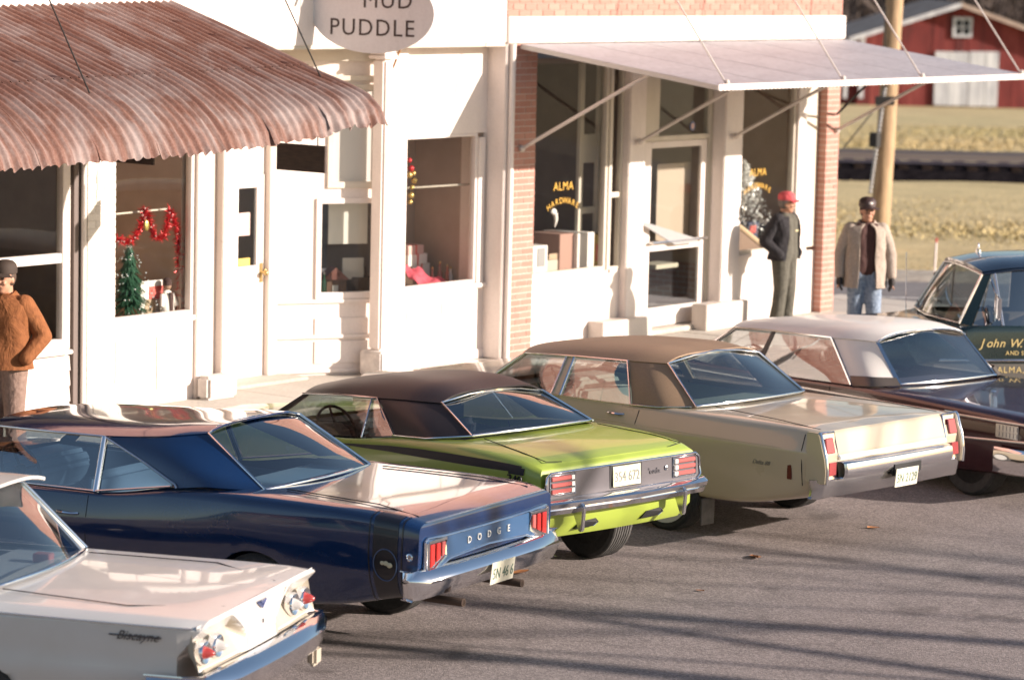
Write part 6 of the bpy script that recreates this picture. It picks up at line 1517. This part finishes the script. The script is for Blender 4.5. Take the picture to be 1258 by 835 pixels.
mb = MB(); mb.tube([sc_-sd_*(A-.1)+Vector((0, 0, B_+.15)), sc_+sd_*A+Vector((0, 0, B_+.15))], .02, 8); mb.tube([sc_-sd_*.3+Vector((0, 0, B_+.15)), sc_-sd_*.3+Vector((0, 0, B_-.08))], .008, 6); mb.tube([sc_+sd_*.3+Vector((0, 0, B_+.15)), sc_+sd_*.3+Vector((0, 0, B_-.08))], .008, 6); mb.build('hanger_bar', UNDER, sgn)
# two dark boards hung under the rusted awning
for (X, xa, ya, xb, yb, lab) in ((21.52, 341, 178, 400, 213, 'dark wooden board hanging under the right end of the rusted awning'), (20.1, 132, 186, 189, 203, 'dark wooden board hanging under awning by the painted brick pier')):
    a = atX(xa, ya, X); b = atX(xb, yb, X); t = thing('hanging_board', lab, 'sign board', (X, (a.y+b.y)/2, b.z), worldkids=True, group='boards hung under the rusted awning')
    MB().box(X-.015, X+.015, b.y, a.y, b.z, a.z+.02).build('board', WOODDARK, t, bevel=.004)
    for y in (b.y+.1, a.y-.1): MB().tube([(X, y, a.z), (X, y, a.z+.35)], .006, 5).build('hanger', UNDER, t)
# gold lettering on the two store windows
GOLDL = principled('gold_lettering', (.62, .36, .06), .45, .1)
def winletters(xc, yc, wpx, k):
    c0 = atY(xc, yc, YA+.055); Mw = Matrix.Rotation(math.pi/2, 4, 'X')
    text('window_lettering', 'ALMA', .135*k, Matrix.Translation((c0.x, YA+.055, c0.z+.10*k)) @ Mw, GOLDL, store, ext=.001, spacing=1.12, maxw=.42*k)
    word = 'HARDWARE'; n_ = len(word); rad = .62*k
    for i, ch in enumerate(word):
        th = (i-(n_-1)/2)*.128; px_, pz_ = rad*math.sin(th), rad*math.cos(th)-rad
        text('window_lettering', ch, .095*k, Matrix.Translation((c0.x+px_, YA+.055, c0.z-.06*k+pz_*1.1)) @ Mw @ Matrix.Rotation(-th, 4, 'Z'), GOLDL, store, ext=.001)
winletters(692, 240, 30, 1.0); winletters(931, 222, 28, 1.0)

# ================================================================== THINGS IN THE WINDOWS
DF = SILL-.06
def inwin(x, y, Y): q = atY(x, y, Y); return q
# --- left display window
YW = YM+.42
tr0 = atY(158, 400, YW); tz = DF; ht = .80
tr = thing('christmas_tree', 'small green Christmas tree with tinsel in the left display window', 'tree', (tr0.x, YW, tz))
MB().lathe([(.03, 0), (.03, .12)], (0, 0, 0), 'z', 10).build('trunk', WOODDARK, tr)
rt = random.Random(8); mb = MB()
for i in range(2200):
    t = rt.random()**.8; z = .08+t*(ht-.12); lay = 1-((t*7) % 1)*.45; r = (.34*(1-t)**.9+.012)*lay*rt.uniform(.55, 1.0); a = rt.uniform(0, 6.283)
    p0 = Vector((math.cos(a)*r*.5, math.sin(a)*r*.5, z+.03)); p1 = Vector((math.cos(a)*r, math.sin(a)*r, z-.02)); w = Vector((-math.sin(a), math.cos(a), 0))*.012
    mb.add([p0-w, p0+w, p1], [(0, 1, 2)])
mb.build('crown', varied('tree_green', [(.3, (.012, .05, .025)), (.7, (.04, .13, .07))], 40, .6), tr)
mb = MB()
for i in range(130):
    t = rt.random(); r = .34*(1-t)**.9+.015; a = rt.uniform(0, 6.283); mb.ball((math.cos(a)*r, math.sin(a)*r, .08+t*(ht-.14)), rt.uniform(.005, .011), 6, 4)
mb.build('tinsel', principled('tinsel', (.75, .82, .80), .2, .8), tr); MB().ball((0, 0, ht), .03, 8, 6, (1, 1, 1.5)).build('tree_topper', principled('gold_topper', (.55, .34, .1), .3, .6), tr)
# garland of red tinsel
RED = principled('red_tinsel', (.55, .025, .03), .3, .35)
gl_ = [(143, 293), (150, 297), (158, 297), (166, 291), (172, 281), (176, 266), (178, 256), (182, 262), (184, 276), (190, 290), (197, 293), (203, 288), (206, 272), (208, 258), (211, 262), (215, 276), (218, 290), (220, 310), (220, 332), (221, 350), (222, 372), (221, 386)]
gd = thing('red_garland', 'red tinsel garland draped across the left display window', 'garland', tuple(atY(182, 300, YM+.2)), worldkids=True)
mb = MB(); P_ = [atY(a, b, YM+.2) for a, b in gl_]
for a, b in zip(P_[:-1], P_[1:]):
    ln = (b-a).length
    for i in range(int(ln*900)):
        q = a+(b-a)*rt.random(); d = Vector((rt.gauss(0, 1), rt.gauss(0, 1), rt.gauss(0, 1))).normalized()*rt.uniform(.03, .085); w = Vector((rt.gauss(0, 1), rt.gauss(0, 1), rt.gauss(0, 1))).normalized()*.009
        mb.add([q-w, q+w, q+d], [(0, 1, 2)])
mb.build('tinsel', RED, gd)
mb = MB()
for i in range(22):
    q = P_[rt.randrange(len(P_))]+Vector((rt.uniform(-.03, .03), -.02, rt.uniform(-.03, .03))); mb.ball(q, .011, 6, 4)
mb.build('sparkles', principled('pink_foil', (.8, .5, .48), .15, .7), gd)
MB().ball(atY(180, 277, YM+.18), .045, 8, 6, (.8, .4, 1.2)).build('gold_bell', principled('old_gold', (.42, .33, .10), .35, .6), gd)
# curtain rods and short white posts
def rod(xa, ya, xb, yb, Y, lab, postx, py0, py1):
    t = thing('curtain_rod', lab, 'curtain rod', tuple(atY(xb, yb, Y)), worldkids=True)
    MB().tube([atY(xa, ya, Y), atY(xb, yb, Y)], .010, 8).build('rod', CREAM, t, smooth=50)
    a = atY(postx, py0, Y); MB().box(a.x-.03, a.x+.03, Y-.02, Y+.03, DF, a.z).build('rod_post', WHITE, t, bevel=.01)
rod(142, 263, 233, 254, YM+.30, 'thin cream curtain rod with white post in left display window', 231, 255, 400)
rod(500, 231, 580, 226, YM+.24, 'thin cream curtain rod with white post in pink cloth window', 580, 224, 356)
# card, doll, gifts
def card(name, lab, cat, xa, ya, xb, yb, Y, mat, parts=(), tilt=0.0, th=.012, group=None):
    a = atY(xa, ya, Y); b = atY(xb, yb, Y); t = thing(name, lab, cat, ((a.x+b.x)/2, Y, min(a.z, b.z)), worldkids=True, group=group)
    MB().box(min(a.x, b.x), max(a.x, b.x), Y, Y+th, min(a.z, b.z), max(a.z, b.z)).build('panel', mat, t, bevel=.002, seg=1)
    for (x0, y0, x1, y1, m_, nm) in parts:
        c0 = atY(x0, y0, Y); c1 = atY(x1, y1, Y); MB().box(min(c0.x, c1.x), max(c0.x, c1.x), Y-.006, Y-.001, min(c0.z, c1.z), max(c0.z, c1.z)).build(nm, m_, t)
    return t
PAPER = principled('paper_white', (.78, .73, .68), .8); REDP = principled('red_print', (.55, .10, .08), .6); TANP = principled('tan_print', (.42, .30, .2), .7); GRNP = principled('green_print', (.08, .2, .1), .7); PINK = principled('pink_paper', (.62, .42, .37), .8)
card('gift_card_display', 'white printed card standing beside the small green tree', 'card', 173, 346, 214, 398, YM+.33, PAPER, [(183, 352, 200, 366, REDP, 'print'), (178, 368, 190, 384, TANP, 'print')])
dq = atY(205, 397, YM+.24)
doll = thing('toy_figure', 'dark haired toy figure in white coat and red boots in left window', 'doll', (dq.x, YM+.24, DF), worldkids=False)
MB().lathe([(.05, .06), (.085, .10), (.075, .2), (.05, .28), (.02, .30)], (0, 0, 0), 'z', 14, Matrix.Diagonal((1, .7, 1)).to_4x4()).build('coat', PAPER, doll, smooth=50)
MB().box(-.022, .022, -.065, -.05, .08, .28).build('coat_front', principled('dark_brown_felt', (.06, .03, .025), .9), doll)
MB().ball((0, 0, .335), .042, 10, 8).build('head', principled('doll_skin', (.3, .18, .12), .6), doll, smooth=60); MB().lathe([(.046, .0), (.046, .05), (.02, .07), (.001, .07)], (0, 0, .345), 'z', 12).build('hat', MATS['dark_brown_felt'], doll, smooth=50)
for s in (1, -1): MB().ball((s*.04, -.03, .035), .042, 8, 6, (1, 1.2, .85)).build('boot', REDP, doll, smooth=60); MB().tube([(s*.07, 0, .26), (s*.105, -.03, .14)], .02, 8).build('arm', PAPER, doll, smooth=50)
def small(name, lab, cat, x, y, Y, shape, mat, parts=()):
    q = atY(x, y, Y); t = thing(name, lab, cat, (q.x, Y, DF)); shape(MB()).build('form', mat, t, smooth=45)
    for (nm, fn, m_) in parts: fn(MB()).build(nm, m_, t, smooth=45)
    return t
small('red_bauble', 'shiny red bauble beside the toy figure in left window', 'ornament', 220, 387, YW-.1, lambda m: m.ball((0, 0, .04), .04, 12, 8), RED, [('cap', lambda m: m.lathe([(.01, .078), (.01, .09)], (0, 0, 0), 'z', 8), DULLCHROME)])
small('white_candle_ring', 'white ornament lying at the foot of the small tree', 'ornament', 183, 398, YW-.16, lambda m: m.lathe([(.05, .0), (.06, .03), (.035, .05), (.03, .02)], (0, 0, 0), 'z', 14), PAPER, [('bow', lambda m: m.ball((0, -.04, .04), .02, 8, 6), GRNP)])
# --- door glass: hanging notice and yellow sticker
card('door_notice', 'white notice hanging in the glass of the white shop door', 'notice', 293, 262, 307, 289, YD-.012, PINK)
card('yellow_sticker', 'yellow sticker at the bottom of the white shop door glass', 'sticker', 293, 318, 307, 326, YD-.012, principled('yellow_paper', (.62, .45, .10), .7), th=.008)
# --- splayed window contents
def spt(x, y, o):
    q = atP(x, y, Pd-sn*(-o), sn); return q
def scard(name, lab, cat, xa, ya, xb, yb, o, mat):
    a = atP(xa, ya, Pd+sn*o, sn); b = atP(xb, ya, Pd+sn*o, sn); z0 = atP(xa, yb, Pd+sn*o, sn).z
    t = thing(name, lab, cat, tuple((a+b)/2), worldkids=True); a2 = a.copy(); a2.z = z0; b2 = b.copy(); b2.z = z0; b3 = b.copy(); b3.z = a.z
    MB().prism([a2, b2, b3, a], sn*-.01).build('panel', mat, t); return t
scard('window_blind', 'white paper blind in the splayed entry window', 'blind', 404, 247, 452, 300, -.16, PAPER)
scard('white_carton', 'white carton at right in the splayed entry window', 'carton', 421, 317, 447, 343, -.3, PAPER)
b_ = atP(409, 362, Pd+sn*-.35, sn); hs = thing('toy_house', 'small brown toy house in the splayed entry window', 'toy', (b_.x, b_.y, wz0-.0), R(-35))
MB().box(-.12, .12, -.09, .09, 0, .15).build('walls', varied('toy_wood', [(.3, (.10, .05, .03)), (.7, (.2, .11, .07))], 15, .8), hs); MB().prism([(-.15, -.12, .14), (.15, -.12, .14), (0, -.12, .27)], (0, .24, 0)).build('roof', varied('toy_roof', [(.3, (.14, .05, .04)), (.7, (.25, .10, .08))], 15, .8), hs)
MB().box(-.03, .03, -.098, -.091, 0, .08).build('door', PAPER, hs)
b_ = atP(398, 362, Pd+sn*-.25, sn); bt = thing('green_bottle', 'small green bottle beside the toy house in the entry window', 'bottle', (b_.x, b_.y, wz0)); MB().lathe([(.03, 0), (.03, .12), (.012, .16), (.012, .2)], (0, 0, 0), 'z', 12).build('glass_body', principled('bottle_green', (.03, .2, .09), .1, 0, .5), bt, smooth=40); MB().lathe([(.014, .2), (.014, .22)], (0, 0, 0), 'z', 10).build('cap', DULLCHROME, bt)
b_ = atP(440, 362, Pd+sn*-.4, sn); bk = thing('dark_basket', 'dark wicker basket at the right in the entry window', 'basket', (b_.x, b_.y, wz0)); MB().lathe([(.12, 0), (.16, .12), (.15, .16), (.13, .14)], (0, 0, 0), 'z', 18).build('bowl', WOODDARK, bk, smooth=40); MB().tube([(-.14, 0, .13), (-.1, 0, .26), (0, 0, .31), (.1, 0, .26), (.14, 0, .13)], .012, 6).build('handle', WOODDARK, bk, smooth=40)
MB().prism([tuple(SP(.02, wz0-.06, -.09)), tuple(SP(SL-.1, wz0-.06, -.09)), (gx1+.05, 1.9, wz0-.06), (Pd.x, 1.9, wz0-.06)], (0, 0, .057)).build('display_floor', ROOMF, row)
# --- window with pink cloth
YH = YM+.5
q0, q1 = atY(501, 358, YH), atY(537, 358, YH)
cl = thing('pink_cloth', 'bright pink red cloth draped over boxes in the right display window', 'cloth', (q0.x, YH, DF), worldkids=True)
rows = []; rc = random.Random(4)
for i in range(13):
    t = i/12; r = []
    for j in range(11):
        s_ = j/10; X = q0.x+(q1.x+.08-q0.x)*t*(.55+.45*s_); zt = DF+.24*(1-s_)**1.2*(1-.3*t)+.015; r.append(Vector((X, YH+.12-.34*s_+.02*math.sin(i*1.3), max(DF+.01, zt)+.018*math.sin(i*1.7+j)+.02*math.sin(j*1.3+i*.6))))
    rows.append(r)
MB().grid(rows).build('drape', varied('pink_felt', [(.3, (.50, .06, .09)), (.7, (.68, .12, .16))], 15, .9), cl, smooth=80, solid=.006)
for (x0, y0, x1, y1, lab, m_) in ((500, 313, 523, 325, 'flat white box on top of the stack behind the pink cloth', PAPER), (500, 302, 519, 312, 'smaller white box with red trim topmost behind pink cloth', PINK), (506, 325, 526, 350, 'tall white box at the base of stack behind pink cloth', PAPER)):
    a = atY(x0, y0, YH+.22); b = atY(x1, y1, YH+.22); t = thing('gift_box', lab, 'box', ((a.x+b.x)/2, YH+.22, b.z), worldkids=True, group='white gift boxes in the right display window')
    MB().box(a.x, b.x, YH+.2, YH+.4, b.z if y1 < 345 else DF, a.z).build('carton', m_, t, bevel=.004); MB().box((a.x+b.x)/2-.012, (a.x+b.x)/2+.012, YH+.195, YH+.405, b.z+.002 if y1 < 345 else DF+.01, a.z+.003).build('ribbon', REDP, t)
for (x, h_, r_, m_, lab) in ((531, .19, .02, 'cand_red', 'thin dark red bottle nearest the boxes in right display window'), (540, .24, .024, 'cand_red', 'tall dark red bottle in the right display window'), (549, .20, .022, 'cand_or', 'orange red bottle beside the white bottle in right window'), (553, .17, .026, 'cand_wh', 'white bottle on a white base in the right display window'), (562, .12, .02, 'cand_br', 'short brown bottle last in the row in right window')):
    mats = {'cand_red': ((.22, .05, .03)), 'cand_or': ((.55, .13, .06)), 'cand_wh': ((.78, .73, .68)), 'cand_br': ((.18, .10, .06))}
    q = atY(x, 350, YH); t = thing('bottle', lab, 'bottle', (q.x, YH, DF), group='bottles in the right display window')
    MB().lathe([(r_, 0), (r_, h_*.6), (r_*.45, h_*.75), (r_*.45, h_)], (0, 0, 0), 'z', 14).build('glass_body', principled(m_, mats[m_], .25, 0, .4) if m_ not in MATS else MATS[m_], t, smooth=40); MB().lathe([(r_*.55, h_), (r_*.55, h_+.02)], (0, 0, 0), 'z', 10).build('stopper', principled('gilt', (.5, .36, .14), .4, .6) if 'gilt' not in MATS else MATS['gilt'], t)
    if m_ == 'cand_wh': MB().box(-.07, .07, -.05, .05, 0, .02).build('base', PAPER, t)
bb = box('display_step', q0.x-.05, atY(575, 350, YH).x+.05, YH-.15, YH+.15, DF-.02, DF-.0005, ROOMF, row)
# wreath edge and wagon-wheel emblem
wq = atY(504, 222, YM+.22); wr = thing('hanging_ornament_string', 'string of red and gold ornaments at left edge of pink cloth window', 'ornament', tuple(wq), worldkids=True)
for i, (a, b) in enumerate(((503, 197), (505, 207), (508, 213), (509, 222), (506, 230), (505, 240), (504, 248), (503, 215))):
    MB().ball(atY(a, b, YM+.22), .035 if i % 2 else .028, 8, 6).build('bauble', (RED if i < 2 else principled('gold_ball', (.6, .42, .14), .25, .6) if 'gold_ball' not in MATS else MATS['gold_ball']), wr, smooth=50)
MB().tube([atY(503, 190, YM+.22), atY(503, 250, YM+.22)], .004, 5).build('string', UNDER, wr)
eq = atY(566, 280, YH+.1); em = thing('iron_trivet', 'black hexagonal wrought iron trivet hung in the right display window', 'trivet', tuple(eq), worldkids=True)
mb = MB(); hexp = [eq+Vector((.085*math.cos(i*math.pi/3+.52), 0, .085*math.sin(i*math.pi/3+.52))) for i in range(7)]; mb.tube(hexp, .010, 6); mb.build('rim', UNDER, em)
mb = MB(); 
for i in range(3): mb.tube([eq-Vector((.05*math.cos(i*1.047), 0, .05*math.sin(i*1.047))), eq+Vector((.05*math.cos(i*1.047), 0, .05*math.sin(i*1.047)))], .008, 6)
mb.build('spokes', UNDER, em)
# --- hardware store left window
YB = YA+.36
def carton(lab, xa, ya, xb, yb, Y, dep, mat, parts=(), cat='box', name='carton', group='goods in the hardware store window'):
    a = atY(xa, ya, Y); b = atY(xb, yb, Y); t = thing(name, lab, cat, ((a.x+b.x)/2, Y, DF), worldkids=True, group=group)
    MB().box(a.x, b.x, Y, Y+dep, DF+.002, a.z).build('carton_body', mat, t, bevel=.005)
    for (x0, y0, x1, y1, m_, nm) in parts:
        c0 = atY(x0, y0, Y); c1 = atY(x1, y1, Y); MB().box(c0.x, c1.x, Y-.008, Y-.001, c1.z, c0.z).build(nm, m_, t, bevel=.002, seg=1)
    return t
GREYP = principled('grey_panel', (.30, .29, .29), .4); BEIGE = principled('beige_carton', (.46, .42, .34), .8); PINKB = principled('pinkish_carton', (.36, .215, .17), .85); YEL = principled('mustard_print', (.42, .28, .06), .7)
carton('white enamelled heater with grey grille in the hardware store window', 655, 303, 672, 341, YB-.1, .25, PAPER, [(660, 305, 669, 327, GREYP, 'grille')], 'heater', 'heater')
carton('small beige carton between the heater and the tall carton', 672, 320, 688, 340, YB, .2, BEIGE, [(674, 312, 684, 318, TANP, 'label_print')])
carton('tall white and brown carton standing in hardware store window', 710, 287, 729, 338, YB-.08, .5, PAPER)
carton('wide pinkish brown carton beside the tall white one', 688, 288, 709, 339, YB-.02, .4, PINKB)
carton('narrow mustard and red carton at right of the tall white carton', 731, 288, 741, 335, YB-.06, .2, YEL, [(732, 300, 739, 320, REDP, 'label_print')])
bq = atY(680, 262, YB+.1); bd = thing('bird_ornament', 'white bird shaped ornament hanging behind the gold window lettering', 'ornament', tuple(bq), worldkids=True)
MB().ball(bq+Vector((0, 0, .02)), .05, 10, 8, (1, .5, .7)).build('bird_body', PAPER, bd, smooth=60); MB().tube([bq+Vector((.03, 0, 0)), bq+Vector((.05, 0, -.08)), bq+Vector((.03, 0, -.16))], [.03, .022, .006], 8).build('bird_tail', PAPER, bd, smooth=60)
# --- hardware store right window: silver tree, boxes, panel added for shaded glass
st0 = atY(912, 300, YA+.55); stt = thing('silver_tree', 'silver tinsel Christmas tree in the right hardware store window', 'tree', (st0.x, YA+.55, DF))
MB().lathe([(.02, 0), (.012, 1.1)], (0, 0, 0), 'z', 8).build('trunk', DULLCHROME, stt); mb = MB()
for i in range(1700):
    t = rt.random()**.75; z = .12+t*1.0; r = (.46*(1-t)+.02)*rt.uniform(.35, 1); a = rt.uniform(0, 6.283); p0 = Vector((math.cos(a)*r, math.sin(a)*r, z+r*.25)); d = Vector((rt.gauss(0, 1), rt.gauss(0, 1), rt.gauss(0, 1))).normalized()*.05; w = Vector((rt.gauss(0, 1), rt.gauss(0, 1), rt.gauss(0, 1))).normalized()*.012
    mb.add([p0-w, p0+w, p0+d], [(0, 1, 2)])
mb.build('crown', principled('silver_foil', (.85, .85, .82), .3, .35), stt)
carton('dark toy carton with red label in the right hardware store window', 920, 274, 944, 306, YA+.4, .2, principled('dark_blue_carton', (.06, .07, .12), .6), [(921, 277, 928, 286, REDP, 'label_print'), (931, 280, 941, 292, UNDER, 'label_print')])
a = atY(903, 276, YA+.22); b = atY(942, 318, YA+.22)
sb_ = thing('shaded_glass_panel', 'tan edged brown panel added for shaded glass in right hardware store window', 'board', (a.x, YA+.22, DF), worldkids=True)
MB().prism([(a.x, YA+.2, DF+.003), (b.x, YA+.2, DF+.003), (b.x, YA+.2, DF+.02), (a.x+.06, YA+.2, a.z-.03), (a.x, YA+.2, a.z-.02)], (0, .03, 0)).build('panel', principled('shaded_glass_brown', (.20, .13, .09), .8), sb_); MB().tube([(a.x, YA+.2, a.z), (a.x+.1, YA+.2, a.z-.04), (b.x, YA+.2, DF+.04)], .03, 6).build('edging', principled('tan_edging', (.55, .40, .25), .8), sb_)  # brown panel stands in for window glass seen in shadow
# newspaper tucked in the push bar of the store door
nq = atY(790, 272, YK-.075); n2 = atY(856, 296, YK-.075)
nw = thing('folded_newspaper', 'pale folded newspaper tucked behind the push bar of the store door', 'newspaper', tuple((nq+n2)/2), worldkids=True)
MB().prism([nq, nq+Vector((0, 0, -.04)), n2+Vector((-.45, 0, -.02)), n2+Vector((0, 0, -.02)), n2+Vector((0, 0, .03))], (0, .02, 0)).build('folded_sheets', principled('newsprint', (.30, .29, .285), .8), nw)
carton('beige parcel standing inside the glazed store door', 806, 331, 832, 374, YK+.14, .3, BEIGE, group='goods inside the store door')
card('door_pale_panel', 'tan panel added behind the upper glass of the store door to look lit', 'blind', 808, 202, 846, 297, YK+.2, principled('tan_panel', (.46, .36, .29), .8))  # pale panel added so the door glass looks lit from inside
sk = atY(851, 155, YK+.02); tk = thing('round_window_badge', 'round blue badge on the transom glass above the store door', 'badge', (sk.x, YK+.02, sk.z)); MB().lathe([(.055, 0), (.055, .006)], (0, 0, 0), 'y', 20).build('disc', principled('blue_badge_print', (.12, .16, .30), .5), tk); MB().lathe([(.035, -.002), (.035, 0)], (0, 0, 0), 'y', 16).build('centre_print', PINK, tk)

# ================================================================== LOOSE ON THE STREET
LEAF = varied('dry_leaf', [(.3, (.30, .11, .04)), (.7, (.45, .20, .08))], 30, .8)
lr = random.Random(6); lm = None
for (x, y, s_) in ((638, 703, 1.3), (928, 684, 1.2), (1073, 648, .7), (860, 725, .5)):
    q = atZ(x, y, GZ+.006)
    if lm is None:
        vs = []; fs = []
        for i in range(9):
            t = i/8; w = .035*math.sin(math.pi*t)**.7*(1+.4*math.sin(t*25)); vs += [(t*.14-.07, -w, .012+.02*t*t), (t*.14-.07, 0, .004), (t*.14-.07, w, .010)]
        for i in range(8): fs += [(i*3, i*3+1, i*3+4, i*3+3), (i*3+1, i*3+2, i*3+5, i*3+4)]
        o = mesh('fallen_leaf', vs, fs, LEAF, None, 60); lm = o.data
    else:
        o = bpy.data.objects.new('fallen_leaf', lm); col.objects.link(o)
    o.location = q; o.rotation_euler = (lr.uniform(-.06, .06), lr.uniform(-.06, .06), lr.uniform(0, 6)); o.scale = (s_*1.05, s_*1.05, s_*.7)
    tag(o, {638: 'dry orange leaf on the asphalt behind the blue car', 928: 'larger dry brown leaf on the asphalt below the tan sedan', 1073: 'small dry leaf on the asphalt behind the tan tail', 860: 'tiny brown leaf alone in the middle of the asphalt'}[x], 'leaf', 'fallen leaves on the asphalt')
# white marker stakes in the far verge
for (x, y, D_, lab) in ((1148, 333, 47.2, 'slim white marker stake in the grass verge above the truck'),):
    q = atD(x, y, D_); t = thing('marker_stake', lab, 'stake', (q.x, q.y, GZ-.05)); MB().tube([(0, 0, 0), (.02, 0, .55)], .02, 6).build('shaft', WHITE, t); MB().tube([(.02, 0, .555), (.022, 0, .62)], .021, 6).build('tip', REDP, t)
# bare trees across the street, outside the frame: their trunks and limbs throw the soft streaks on the asphalt
BARK = varied('grey_bark', [(.3, (.10, .08, .065)), (.7, (.22, .18, .15))], 12, .9, stretch=(1, 1, .2), bumpd=.02)
def bare_tree(base, h, seed, lab):
    r_ = random.Random(seed); t = thing('bare_tree', lab, 'tree', tuple(base), group='bare trees across the street')
    def limb(p, d, ln, rad, depth, mb):
        n = 4; pts = [p]; rs = [rad]
        for i in range(n):
            d = (d+Vector((r_.uniform(-.18, .18), r_.uniform(-.18, .18), r_.uniform(-.05, .12)))).normalized(); pts.append(pts[-1]+d*ln/n); rs.append(rad*(1-.55*(i+1)/n))
        mb.tube(pts, rs, 7 if rad > .05 else 4, False)
        if depth > 0:
            for k in range(4 if depth > 1 else 5):
                q = pts[r_.randrange(1, n+1)]; a = r_.uniform(0, 6.283); nd = (d*.55+Vector((math.cos(a), math.sin(a), r_.uniform(.1, .7)))*.75).normalized(); limb(q, nd, ln*r_.uniform(.5, .75), rad*r_.uniform(.3, .45), depth-1, mb)
    mb = MB(); mb.tube([(0, 0, -.1), (.05, .03, h*.25), (0, .1, h*.5)], [.20, .17, .14], 10, False); mb.build('trunk', BARK, t, smooth=60)
    mb = MB(); limb(Vector((0, .1, h*.5)), Vector((.05, 0, 1)), h*.5, .14, 2, mb)
    for k in range(1): a = k*2.1+r_.random(); limb(Vector((0, .08, h*(.42+.04*k))), Vector((math.cos(a)*.7, math.sin(a)*.7, .8)).normalized(), h*.42, .09, 1, mb)
    mb.build('crown', BARK, t, smooth=60)
for (x, y, d_, h, sd_2) in ((720, 750, 21, 11.5, 1), (470, 812, 17, 9.5, 2), (1180, 700, 25, 9.5, 3)):
    g_ = atZ(x, y, GZ); bpos = Vector((g_.x+.42*d_, g_.y-d_, GZ)); bare_tree(bpos, h, sd_2, 'bare winter tree standing across the street, %s of the three' % ('middle', 'nearest', 'farthest')[sd_2-1])
